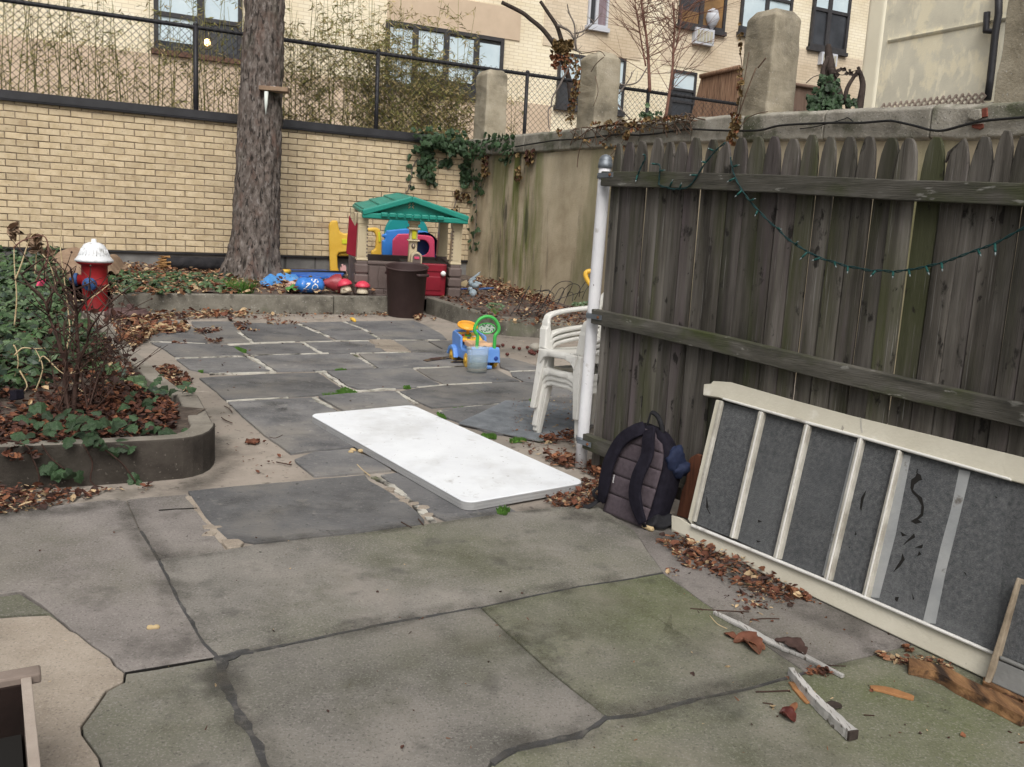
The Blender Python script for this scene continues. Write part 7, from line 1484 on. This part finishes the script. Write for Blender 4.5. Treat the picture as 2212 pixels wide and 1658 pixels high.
def curl_sheet(name, pts, z, w_, m, lab, cat, curl=.5, lift=.004):
    P_ = smoothpath([G(*z(*p), lift) for p in pts], 5); b = M(); nx = 7; n_ = len(P_)
    for i, p in enumerate(P_):
        t = (P_[min(i + 1, n_ - 1)] - P_[max(i - 1, 0)]).normalized(); s_ = V((-t.y, t.x, 0)).normalized(); f = i / (n_ - 1); ww = w_ * (.12 + math.sin(f * 3.0 + .07) * (1 + .45 * noise.noise(p * 60)))
        for j in range(nx):
            k = j / (nx - 1) * 2 - 1; q = p + s_ * ww * .5 * k * (1 + .25 * noise.noise(p * 80 + V((k * 2, 0, 0)))); b.v.append(q + UP * (curl * ww * (k * k * .55 + .35 * noise.noise(V((f * 5, k * 2, p.x * 9)))) + .004))
    for i in range(n_ - 1):
        for j in range(nx - 1): b.f.append([i * nx + j, i * nx + j + 1, (i + 1) * nx + j + 1, (i + 1) * nx + j]); b.m.append(0); b.sm.append(True)
    return tag(b.build(name, m, loc=P_[0], solid=.0012), lab, cat)
curl_sheet('bark_strip', [(560, 405), (650, 425), (720, 470), (760, 500)], ZJ, .055, 'dead_leaf_3', 'curled dark bark strip lying across the long grey lath', 'bark strip', .5, .016)
curl_sheet('bark_curl', [(290, 420), (370, 415), (420, 460), (455, 500)], ZJ, .06, 'dead_leaf_0', 'crumpled orange brown leaf curl left of the long grey lath', 'dead leaf', .8); curl_sheet('bark_curl', [(225, 358), (280, 385), (320, 405)], ZJ, .035, 'dead_leaf_0', 'small pointed orange brown leaf at the tip of the crumpled curl', 'dead leaf')
curl_sheet('bark_curl', [(350, 400), (420, 425), (490, 470)], ZJ, .045, 'dead_leaf_5', 'narrow rusty leaf curl beside the crumpled one on the mossy slab', 'dead leaf')
curl_sheet('dry_leaf', [(910, 852), (960, 840), (1005, 852)], ZJ, .045, 'bark_dark', 'flat grey brown leaf right of the weathered batten', 'dead leaf', .2)
curl_sheet('seed_pod', [(590, 890), (630, 905), (690, 950)], ZJ, .045, 'chestnut', 'dark purple seed pod left of the weathered batten', 'seed pod', .9); curl_sheet('seed_pod', [(650, 850), (670, 860), (690, 875)], ZJ, .035, 'dead_leaf_5', 'small curled brown pod above the purple seed pod', 'seed pod')
for i, (p, lab) in enumerate((([(0, 188), (130, 198), (260, 205), (390, 210)], 'long thin dark twig above the grey lath'), ([(400, 265), (480, 255), (590, 256)], 'short straight twig right of the long twig'), ([(435, 740), (540, 737), (660, 732)], 'reddish twig pointing at the weathered batten'), ([(130, 235), (180, 290), (245, 322)], 'pale curved straw by the tip of the grey lath'), ([(780, 520), (900, 560), (1030, 570)], 'thin dry stem across the slab joint'), ([(1150, 893), (1220, 897)], 'tiny rust brown twig on the bottom right slab'), ([(480, 812), (550, 822)], 'tiny dark twig by the purple pod'))):
    P_ = [G(*ZJ(*q), .006) for q in p]; b = M(); b.tube(smoothpath(P_), .0028 if i < 3 else .002, 5); tag(b.build('twig', 'straw' if i == 3 else 'twig_dark', loc=P_[0]), lab, 'twig')
for i, (z, p, lab) in enumerate(((ZC, [(1905, 470), (1935, 508)], 'short dark stick on the slate corner, right one of the pair'), (ZC, [(1805, 488), (1865, 522)], 'short dark stick on the slate corner, left one of the pair'), (ZC, [(1545, 150), (1580, 185), (1620, 215)], 'thin yellowish stalk on the slate beside the table'), (ZA, [(870, 815), (910, 835), (940, 870)], 'bent twig on the concrete strip behind the planter corner'), (ZA, [(845, 915), (880, 940), (940, 965)], 'forked twig on the concrete strip'), (ZA, [(1270, 1090), (1320, 1100), (1385, 1072)], 'dark branching twig on the large flagstone'), (ZC, [(1070, 135), (1160, 152)], 'dark twig on the beige concrete strip'))):
    P_ = [G(*z(*q), .008) for q in p]; b = M(); b.tube(smoothpath(P_), .0035, 5); tag(b.build('twig', 'twig_dark' if i != 2 else 'straw', loc=P_[0]), lab, 'twig')
q = G(*ZK(1200, 268)); b = M(); xx = V((.95, .3, 0)).normalized(); yy = V((-.3, .95, 0)); b.tube([q - xx * .02 + UP * .008, q - xx * .016 + UP * .009, q - xx * .006 + UP * .01, q + UP * .009, q + xx * .008 + UP * .01, q + xx * .017 + UP * .009, q + xx * .021 + UP * .009], [.002, .0085, .009, .007, .0088, .008, .002], 10); tag(b.build('peanut', 'peanut', loc=q), 'peanut shell on the concrete left of the tar joint', 'peanut')
for x, y, lab in ((1395, 75, 'cluster of peanut shells against the table edge'),):
    q = G(*ZC(1555, 85)); b = M()
    for i in range(7): e_ = q + V((U(-.045, .05), U(-.04, .04), .012)); b.ball(e_, (U(.012, .02), .011, .011), 8)
    tag(b.build('peanut_shells', 'peanut', loc=q), lab, 'peanut shells')
q = G(*ZC(930, 25)); b = M()
for i in range(14): b.tube([q + V((U(-.04, .04), U(-.03, .03), U(.005, .02))) for _ in range(4)], .006, 5)
tag(b.build('bark_knot', 'dead_leaf_0', loc=q), 'knotted orange bark scrap on the concrete strip by the planter corner', 'bark scrap')
# open crate at the lower left corner
KH = .3; k1, k2 = G(66, 1452, KH), G(88, 1672, KH); ky = (k1 - k2).to_2d().to_3d().normalized(); kx = V((ky.y, -ky.x, 0))
cr_ = thing('crate', 'open dark wooden crate with pale rim, at the lower left corner', 'crate', V((k2.x, k2.y, gz(k2.x, k2.y))))
Fk = lambda u, v, w_: V((k2.x, k2.y, gz(k2.x, k2.y))) + kx * u + ky * v + UP * w_; KL = (k1 - k2).to_2d().length; KA = (kx, ky, UP); KW = .36
for nm, c, d_, m in (('side_panel', (-.009, KL / 2, KH / 2), (.018, KL, KH), 'crate_board'), ('side_panel', (-KW, KL / 2, KH / 2), (.018, KL, KH), 'crate_board'), ('end_panel', (-KW / 2, KL - .01, KH / 2), (KW - .03, .018, KH - .004), 'crate_inner_shade'), ('end_panel', (-KW / 2, .01, KH / 2), (KW - .03, .018, KH - .004), 'crate_inner_shade'), ('floor_panel', (-KW / 2, KL / 2, .012), (KW - .03, KL - .04, .012), 'crate_inner_shade')):
    b = M(); b.box(Fk(*c), d_, KA); b.build(nm, m, cr_, bevel=.003)
b = M(); b.box(Fk(-KW / 2, KL / 2, .1), (KW - .05, KL - .06, .16), KA); b.build('inner_shade', 'crack_and_shade', cr_)  # black block added to stand for the shade inside the crate
b = M(); b.box(Fk(-.01, KL / 2, KH + .006), (.022, KL, .012), KA); b.build('rim', 'crate_edge', cr_, bevel=.002)
b = M(); b.box(Fk(-KW / 2 + .012, KL + .012, KH + .004), (KW + .02, .05, .026), KA); b.build('rim', 'crate_board', cr_, bevel=.005)
# ------------------------------------------------------------------ dead leaves, chips, ivy carpet, shrub
def poly_pts(pts, z, n, base=0., dens=None):
    P_ = [G(*z(*p), base) for p in pts]; xs_ = [p.x for p in P_]; ys_ = [p.y for p in P_]; out = []; k_ = 0
    while len(out) < n and k_ < n * 40:
        k_ += 1; x, y = U(min(xs_), max(xs_)), U(min(ys_), max(ys_))
        if inpoly((x, y), P_) and (dens is None or rnd() < dens(x, y)): out.append(V((x, y, gz(x, y) + base)))
    return out
def clump(x, y): return max(0, min(1, .5 + 1.3 * noise.noise(V((x * 4.2, y * 4.2, 7)))))
b = M()
def litter(pts, z, n, s0, s1, base=0., pile=.02, cols=(0, 0, 1, 1, 2, 3, 3, 4, 5), dens=clump, chips=.6):
    for p in poly_pts(pts, z, int(n * 1.4), base, dens):
        p += UP * (.004 + rnd() ** 2 * pile); s_ = (s0 + (s1 - s0) * rnd() ** 2 * 1.5) * .74
        if rnd() < chips:                              # bark chip or stalk
            a = U(0, 6.3); d = V((math.cos(a), math.sin(a), U(-.25, .25))) * s_ * U(.5, 1.1); q = V((-math.sin(a), math.cos(a), 0)) * s_ * U(.06, .18); m_ = random.choice(cols)
            b.add([p - d * .5 - q, p + d * .5 - q * .4, p + d * .5 + q * .4, p - d * .5 + q, p + UP * s_ * .12], [(0, 1, 4), (1, 2, 4), (2, 3, 4), (3, 0, 4)], m_)
        else: leaf(b, p, s_, V((U(-.7, .7), U(-.7, .7), 1)), mi=random.choice(cols), curl=U(.1, .4), wid=U(.25, .5))
# yard floor
litter([(225, 705), (330, 640), (480, 690), (560, 800), (380, 760), (220, 760)], ID, 0, .03, .06) if 0 else None
litter([(235, 690), (330, 680), (560, 672), (520, 686), (400, 692), (330, 700), (420, 708), (400, 720), (300, 735), (260, 760)], ID, 900, .04, .1, 0, .05, (0, 1, 2, 4, 4, 5, 5, 3), lambda x, y: .3 + clump(x, y))
litter([(150, 160), (520, 130), (500, 160), (250, 180), (180, 250), (60, 330), (0, 250), (0, 120)], ZA, 520, .03, .08, 0, .05, (0, 1, 2, 4, 4, 5), lambda x, y: .4 + clump(x, y))
litter([(600, 150), (850, 140), (860, 155), (700, 190), (610, 190)], ZA, 90, .03, .07, 0, .03, (0, 1, 3, 4), None)
litter([(240, 500), (400, 470), (560, 560), (600, 620), (480, 640), (620, 690), (500, 740), (420, 690), (330, 610)], ZA, 520, .025, .06, 0, .03, (0, 0, 1, 3, 4, 2), lambda x, y: .35 + clump(x, y))
litter([(400, 20), (1100, 60), (2200, 40), (2300, 10), (1000, -10)], ZA, 260, .02, .06, 0, .02, (0, 1, 2, 3, 4), clump)
litter([(900, 50), (1100, 90), (1180, 170), (1020, 150), (960, 120)], ZA, 80, .03, .07, 0, .02)
litter([(1250, 60), (1600, 80), (1500, 110), (1230, 100)], ZA, 60, .03, .06, 0, .02); litter([(1530, 560), (1720, 570), (1900, 600), (2010, 590), (1960, 625), (1560, 620)], ZR, 110, .03, .06, 0, .03, (0, 0, 2, 4, 3))
litter([(600, 40), (780, 20), (800, 60), (640, 70)], ZB, 110, .03, .07, 0, .04, (2, 4, 0, 1))
litter([(700, 235), (850, 240), (830, 275), (720, 260)], ZA, 50, .03, .06, 0, .02); litter([(420, 255), (560, 255), (540, 275), (400, 275)], ZA, 24, .03, .06)
litter([(300, 120), (1500, 90), (2212, 300), (2212, 900), (1500, 700), (700, 700), (300, 300)], ZA, 70, .012, .035, 0, .004, (0, 1, 3), None, .6)
litter([(0, 0), (2212, 300), (2212, 1100), (0, 1100)], ZB, 110, .012, .035, 0, .004, (0, 1, 3, 4), None, .6)
# right of the table, round the post
litter([(1720, 455), (1790, 460), (1930, 480), (2170, 545), (2170, 640), (2080, 600), (1960, 560), (1800, 520)], ZT, 330, .02, .06, 0, .05, (0, 0, 0, 5, 2, 1), lambda x, y: .4 + clump(x, y)); litter([(2020, 620), (2170, 640), (2140, 760), (1990, 840), (1760, 810), (1730, 770), (2000, 700)], ZT, 420, .015, .045, 0, .03, (0, 0, 1, 3, 4, 5, 2), None)
litter([(1700, 330), (1940, 300), (1935, 350), (1760, 360)], ZT, 160, .02, .05, .005, .04, (0, 0, 1, 5)); litter([(1480, 60), (1950, 20), (1960, 280), (1500, 290)], ZT, 200, .012, .03, .012, .01, (4, 4, 0, 2), None, .8); litter([(1450, 340), (1950, 350), (1940, 480), (1700, 480)], ZT, 50, .02, .05, 0, .01, (0, 4, 1, 5), None)
# under the old door
litter([(-20, 920), (130, 895), (330, 985), (520, 1060), (650, 1150), (700, 1200), (660, 1250), (420, 1150), (160, 1060), (40, 960)], ZI, 620, .018, .05, 0, .03, (0, 0, 1, 3, 5, 5, 2, 4), lambda x, y: .45 + clump(x, y)); litter([(640, 1150), (850, 1250), (800, 1230), (700, 1210)], ZI, 60, .02, .04, 0, .03, (0, 5, 1)); litter([(30, 1040), (450, 1130), (660, 1240), (470, 1330), (330, 1230), (40, 1080)], ZI, 110, .012, .035, 0, .005, (0, 1, 3, 4), clump)
litter([(780, 590), (900, 590), (1000, 640), (860, 650), (750, 650)], ZJ, 60, .015, .035, 0, .012, (0, 1, 5)); litter([(1230, 500), (1400, 540), (1600, 530), (1740, 590), (1700, 640), (1560, 600), (1380, 570), (1240, 520)], ZJ, 170, .012, .035, 0, .02, (0, 1, 4, 5, 2)); litter([(1400, 450), (1490, 470), (1440, 500)], ZJ, 16, .02, .04, 0, .01, (5, 0)); litter([(1960, 760), (2250, 830), (2300, 900), (2000, 800)], ZJ, 90, .015, .04, 0, .02, (5, 2, 0, 1))
litter([(0, 100), (2212, 500), (2212, 1239), (0, 1239)], ZJ, 90, .008, .022, 0, .003, (0, 1, 3, 3, 4, 5), None, .6); litter([(900, 1240), (1900, 1300), (1500, 1620), (700, 1640)], ID, 45, .008, .025, 0, .003, (0, 1, 3, 5), None, .6); litter([(40, 1120), (900, 1180), (700, 1600), (40, 1600)], ID, 40, .006, .018, 0, .003, (3, 3, 1, 4), None, .6)
litter([(30, 1062), (200, 1070), (160, 1085), (110, 1100), (-60, 1130), (-120, 1080)], ID, 420, .025, .06, 0, .045, (0, 0, 1, 3, 5, 4), None); litter([(200, 1060), (330, 1050), (300, 1075), (180, 1080)], ID, 70, .015, .04, 0, .012, (0, 1, 4, 3)); litter([(480, 860), (640, 1000), (700, 1020), (560, 1040), (470, 940)], ID, 40, .01, .03, 0, .004, (0, 1, 3), None, .6)
tag(b.build('leaf_litter', DL), 'drifts of dead brown leaves and bark chips on the paving', 'leaf litter', kind='stuff')
# beds
b = M(); litter([(240, 640), (120, 590), (250, 570), (480, 575), (560, 600), (760, 600), (840, 636), (474, 637)], ID, 2600, .04, .1, .215, .06, (0, 1, 2, 4, 4, 5, 2), lambda x, y: .35 + clump(x, y))
litter([(935, 640), (1010, 605), (1080, 615), (1200, 660), (1290, 690), (1290, 712), (1060, 700), (1000, 670)], ID, 1500, .03, .075, .19, .04, (0, 1, 1, 2, 4, 3, 5), lambda x, y: .3 + 1.2 * clump(x, y) * (1 if (y > 10.9 or x > .1) else .25)); litter([(1000, 615), (1050, 608), (1200, 652), (1195, 668), (1100, 640)], ID, 700, .04, .09, .2, .1, (0, 2, 4, 1, 5), None)
def fbase(p): return hf(p.x, p.y)
Z_ = ID
for pts, n, s0, s1, cols, dn2 in (([(30, 1000), (250, 950), (380, 930), (385, 890), (300, 840), (200, 850), (-60, 940)], 2600, .018, .05, (0, 0, 1, 1, 3, 3, 5), None), ([(-80, 930), (300, 840), (330, 800), (230, 700), (150, 640), (-150, 700)], 2600, .022, .06, (0, 1, 3, 3, 5, 4), clump)):
    for p in poly_pts(pts, ID, n, .16, dn2):
        p.z = gz(p.x, p.y) + fbase(p) + U(.004, .05); leaf(b, p, U(s0, s1), V((U(-.7, .7), U(-.7, .7), 1)), mi=random.choice(cols), curl=U(.1, .4), wid=U(.25, .5))
tag(b.build('bed_leaf_litter', DL), 'dead leaves and wood chips covering the planting beds', 'leaf litter', kind='stuff')
# ivy carpet in the left planter and the back bed
b = M()
def carpet(pts, n, s0, s1, base, hgt, dens=None, hfn=None):
    for p in poly_pts(pts, ID, n, base, dens):
        h = rnd() ** .8 * hgt * (.55 + .6 * clump(p.x * .6, p.y * .6)); p.z = gz(p.x, p.y) + (hfn(p.x, p.y) if hfn else base) + h
        ivy_leaf(b, p, U(s0, s1), V((U(-.8, .8), U(-1., .4), 1)), U(0, 6.3), random.choice((0, 0, 1, 1, 2, 3)))
carpet([(-500, 900), (60, 850), (215, 790), (225, 730), (165, 690), (120, 630), (-450, 620)], 6400, .04, .08, .17, .26, lambda x, y: .5 + clump(x, y), hf); carpet([(-40, 700), (110, 650), (150, 640), (130, 570), (-90, 560)], 1500, .06, .09, .2, .28, None, hf)
carpet([(260, 635), (520, 632), (500, 600), (420, 592), (250, 590)], 700, .05, .085, .22, .05, lambda x, y: max(0, clump(x * 1.3, y * 1.3) - .25)); carpet([(238, 640), (290, 640), (290, 600), (230, 590)], 130, .06, .09, .2, .1)
carpet([(220, 760), (300, 800), (370, 860), (300, 860), (180, 800)], 60, .06, .1, .17, .08, None, hf); tag(b.build('ivy_ground_cover', IV), 'carpet of dark green ivy in the planter around the hydrant', 'ivy', kind='stuff')
ip = thing('ivy_plant', 'ivy with big dark leaves trailing over the front edge of the planter', 'ivy', G(200, 950, .2))
sp = []
for x0, x1, y0, y1, n, h0, h1 in ((40, 300, 905, 985, 75, .02, .14), (300, 400, 925, 945, 9, .01, .05), (270, 340, 860, 910, 7, .03, .1), (330, 420, 790, 850, 16, .03, .14)):
    for i in range(n):
        q = G(U(x0, x1), U(y0, y1), .17); q.z = gz(q.x, q.y) + hf(q.x, q.y) + U(h0, h1); sp.append((q, V((U(-.7, .7), U(-1.1, .1), 1))))
PF = Wall((outer[3].x, outer[3].y), (outer[6].x, outer[6].y))
for x, y in ((95, 1015), (105, 1020), (130, 1022), (118, 1032), (148, 1028), (170, 1032), (290, 1038), (300, 1046), (215, 962), (222, 968), (245, 978), (110, 1010)): sp.append((PF.p(x, y, U(.02, .08)), PF.n + V((U(-.5, .5), U(-.4, .4), U(-.3, .8)))))
ivy_parts(ip, sp, .062)
b = M()
for path in ([(200, 950), (222, 968), (262, 1000), (285, 1030), (305, 1062)], [(-40, 940), (50, 960), (70, 990), (85, 1035), (70, 1060)], [(180, 960), (200, 1000), (205, 1050), (330, 1060)], [(90, 960), (110, 990), (140, 1015)]): b.tube(smoothpath([PF.p(*p, .04) for p in path]), .004, 5)
b.build('stem', 'twig_dark', ip)
# bare shrub
shp = G(190, 905, .17); shd = (shp - O).dot(fw); sh = thing('bare_shrub', 'leafless dark twiggy shrub growing in the planter in front of the hydrant', 'shrub', shp)
def hz(x, y, dz=0): return AT(*ZH(x, y), shd + dz)
stems = [([(480, 1330), (500, 1100), (520, 930), (510, 780), (505, 620), (500, 540), (480, 400), (465, 320)], .017, 0), ([(430, 1320), (440, 1050), (430, 920), (400, 860), (370, 750), (330, 660), (310, 580), (270, 500), (190, 430), (130, 350)], .015, .1), ([(510, 980), (530, 920), (570, 840), (590, 740), (640, 660), (690, 590), (740, 540), (830, 470)], .011, -.05), ([(505, 640), (550, 560), (600, 510), (680, 440)], .009, .05), ([(310, 580), (340, 500), (380, 420), (440, 360), (500, 310)], .009, .12), ([(440, 1300), (410, 1280), (380, 1220), (330, 1150)], .007, -.1), ([(560, 1290), (640, 1250), (680, 1100), (690, 930), (700, 850), (720, 640)], .007, .2), ([(500, 640), (440, 560), (380, 490), (330, 440), (260, 380), (230, 330)], .008, -.1), ([(600, 760), (700, 700), (760, 660), (820, 640), (890, 560)], .006, .1), ([(520, 930), (600, 880), (700, 850), (790, 850), (850, 840)], .007, 0), ([(470, 1330), (440, 1180), (430, 1000), (440, 880), (420, 740), (430, 650)], .01, -.08), ([(580, 1300), (720, 1150), (830, 960), (840, 860)], .006, .1)]
for i in range(11):
    x0, x1 = U(380, 640), U(-330, 460); h_ = U(250, 700); y0 = U(1200, 1330); stems.append(([(x0, y0), (x0 + x1 * .25 + U(-20, 20), y0 - h_ * .4), (x0 + x1 * .6 + U(-25, 25), y0 - h_ * .75), (x0 + x1, y0 - h_)], U(.0035, .006), U(-.25, .3)))
for pts, r, dz in stems:
    b = M(); P_ = smoothpath([hz(*p, dz + .15 * noise.noise(V((p[0] * .01, p[1] * .01, r * 90)))) for p in pts], 4); m_ = len(P_) - 1; r *= .78; b.tube(P_, [r * (1 - .7 * i / m_) * (1.25 if i % 4 == 0 else 1) for i in range(m_ + 1)], 6)
    for k_ in range(9):
        q = P_[int(U(.3, 1) * m_)]; d = V((U(-1, 1), U(-.6, .6), U(.1, 1))).normalized(); l = U(.06, .28); e_ = q + d * l; b.tube([q, q.lerp(e_, .5) + V((U(-.015, .015), 0, U(-.01, .02))), e_], [r * .35 + .001, r * .28 + .0008, .0012], 4)
        if rnd() < .4: b.ball(e_, .007, 6)
    b.build('stem', 'twig_dark', sh)
b = M()
for i in range(60): q = hz(U(280, 900), U(560, 1250), U(-.15, .2)); leaf(b, q, U(.025, .055), V((U(-1, 1), U(-1, 1), U(-1, 1))), mi=random.choice((0, 1)), curl=.5, wid=.3)
b.build('dry_buds', ['dead_leaf_3', 'dead_leaf_1'], sh)['kind'] = 'stuff'
dsd = shd + .5; ds = thing('dry_stalks', 'pale straw coloured dead stalks standing among the ivy at the left', 'dry plant', G(60, 880, .17))
for pts in ([(430, 1000), (440, 860), (460, 700), (400, 200), (405, 90), (404, 0)], [(100, 400), (140, 300), (200, 120), (250, 90)], [(240, 90), (260, 200), (330, 300), (380, 480)], [(95, 700), (110, 520), (95, 300), (92, 130)], [(95, 900), (150, 850), (220, 855), (300, 850)], [(215, 1180), (270, 1040), (280, 960), (235, 860)], [(260, 940), (290, 905), (380, 990), (420, 1020)], [(90, 830), (110, 870), (120, 960), (95, 1040)], [(230, 420), (280, 330), (330, 230)], [(560, 620), (640, 480), (700, 430)], [(480, 540), (600, 520), (720, 430)], [(230, 360), (240, 250), (235, 130)], [(300, 330), (320, 210), (300, 120), (240, 100)], [(90, 190), (150, 140), (260, 110)], [(90, 1570), (140, 1600), (160, 1650), (150, 1700)], [(470, 1080), (560, 1150), (620, 1180)], [(130, 1000), (180, 1100), (130, 1160)], [(490, 500), (490, 600), (480, 700)]):
    dz = U(-.2, .3) if pts[0][1] < 1300 else -1.; P_ = smoothpath([AT(*ZH(*p), dsd + dz) for p in pts], 4); b = M(); b.tube(P_, [.0055 * (1 - .6 * i / len(P_)) for i in range(len(P_))], 5); b.build('stalk', 'straw' if rnd() < .75 else 'twig_red', ds)
b = M()
for cx_, cy_, n in ((235, 130, 26), (110, 60, 10), (240, 150, 10), (320, 210, 8)):
    for i in range(n): q = AT(*ZH(cx_ + U(-25, 25), cy_ + U(-20, 50)), dsd + U(-.05, .05)); leaf(b, q, U(.03, .08), V((U(-1, 1), -1, U(-.5, .5))), mi=0, curl=.5, wid=.2)
b.build('seed_heads', ['feeder_wood'], ds)['kind'] = 'stuff'
q = AT(*ZH(258, 415), shd + 1.3); b = M(); b.prism([AT(*ZH(*p), shd + 1.3) for p in ((238, 440), (250, 405), (268, 392), (266, 410), (250, 440))], V((.02, .03, 0))); tag(b.build('red_scrap', 'toy_pink', loc=q), 'small bright red plastic scrap caught in the ivy left of the hydrant', 'plastic scrap')
b = M(); b.prism([AT(*ZH(*p), shd + .1) for p in ((60, 1130), (102, 1130), (108, 1195), (60, 1200))], V((.02, .05, 0))); tag(b.build('blue_tin', 'navy_cloth', loc=AT(*ZH(90, 1190), shd + .1), bevel=.006), 'dark blue object half hidden in the planter at the left edge', 'tin')
q = AT(*ZH(460, 300), shd + 4.); 
crumple('soil_heap', [(90, 606), (170, 612), (250, 606), (275, 590), (215, 576), (110, 578)], ID, .2, .05, 'feeder_wood', 'low tan heap of earth behind the hydrant at the foot of the brick wall', 'heap', fr=4)
# moss and weeds in the joints
b = M()
for pts, n, s_ in (([(960, 300), (1000, 305), (1070, 330), (1060, 348), (1010, 345)], 260, .025), ([(1850, 500), (1900, 490), (1950, 500), (1930, 512), (1850, 510)], 200, .025), ([(1850, 700), (1940, 660), (2040, 700), (2040, 715), (1880, 716)], 520, .03), ([(1720, 710), (1850, 700), (1880, 716), (1740, 722)], 160, .02), ([(640, 510), (690, 505), (680, 525)], 90, .02)):
    for p in poly_pts(pts, ZA, n): d = V((U(-.6, .6), U(-.6, .6), 1)).normalized(); s2 = d.orthogonal() * s_ * .25; l = U(.2, .8) * s_; b.add([p - s2, p + s2, p + d * l], [(0, 1, 2)], 0)
for pts, n, s_ in (([(810, 880), (870, 900), (895, 935), (840, 930)], 260, .025), ([(515, 650), (560, 645), (580, 665), (520, 668)], 120, .03), ([(1200, 1075), (1330, 1080), (1320, 1100), (1250, 1098)], 240, .025), ([(940, 835), (1045, 825), (1040, 838), (950, 842)], 90, .015), ([(1625, 768), (1690, 765), (1690, 790), (1640, 795)], 120, .035), ([(1680, 1120), (1850, 1100), (1890, 1115), (1700, 1135)], 160, .025)):
    for p in poly_pts(pts, ZB, n): d = V((U(-.6, .6), U(-.6, .6), 1)).normalized(); s2 = d.orthogonal() * s_ * .25; l = U(.2, .8) * s_; b.add([p - s2, p + s2, p + d * l], [(0, 1, 2)], 0)
for p in poly_pts([(1410, 850), (1450, 835), (1485, 855), (1460, 885), (1415, 875)], ZT, 260): d = V((U(-.6, .6), U(-.6, .6), 1)).normalized(); s2 = d.orthogonal() * .007; b.add([p - s2, p + s2, p + d * U(.01, .04)], [(0, 1, 2)], 0)
for p in poly_pts([(1490, 345), (1590, 335), (1610, 352), (1500, 362)], ZT, 160) + poly_pts([(1290, 305), (1380, 310), (1400, 335), (1320, 330)], ZT, 200): d = V((U(-.6, .6), U(-.6, .6), 1)).normalized(); s2 = d.orthogonal() * .006; b.add([p - s2, p + s2, p + d * U(.01, .03)], [(0, 1, 2)], 0)
tag(b.build('moss_tufts', 'grass'), 'bright green weeds and moss growing in the flagstone joints', 'moss', kind='stuff')
# damp stain and small puddle by the toy car
for P_, m, lab in (([(690, 425), (760, 405), (880, 395), (1000, 385), (1010, 400), (900, 412), (800, 425), (720, 435)], 'puddle', 'dark reddish puddle on the flagstones left of the toy car'), ([(930, 440), (1000, 425), (1060, 428), (1060, 442), (960, 447)], 'puddle', 'small dark puddle in front of the yellow front wheel')):
    if 'puddle' not in MATS: mat('puddle', [(.03, .024, .024)], rough=.06, bump=0, spec=.6)
    Q = rough_edge(W(P_, ZB), .04, .012); b = M(); b.prism([q + UP * .011 for q in Q], UP * .004); tag(b.build('puddle', m, loc=Q[0]), lab, 'puddle')
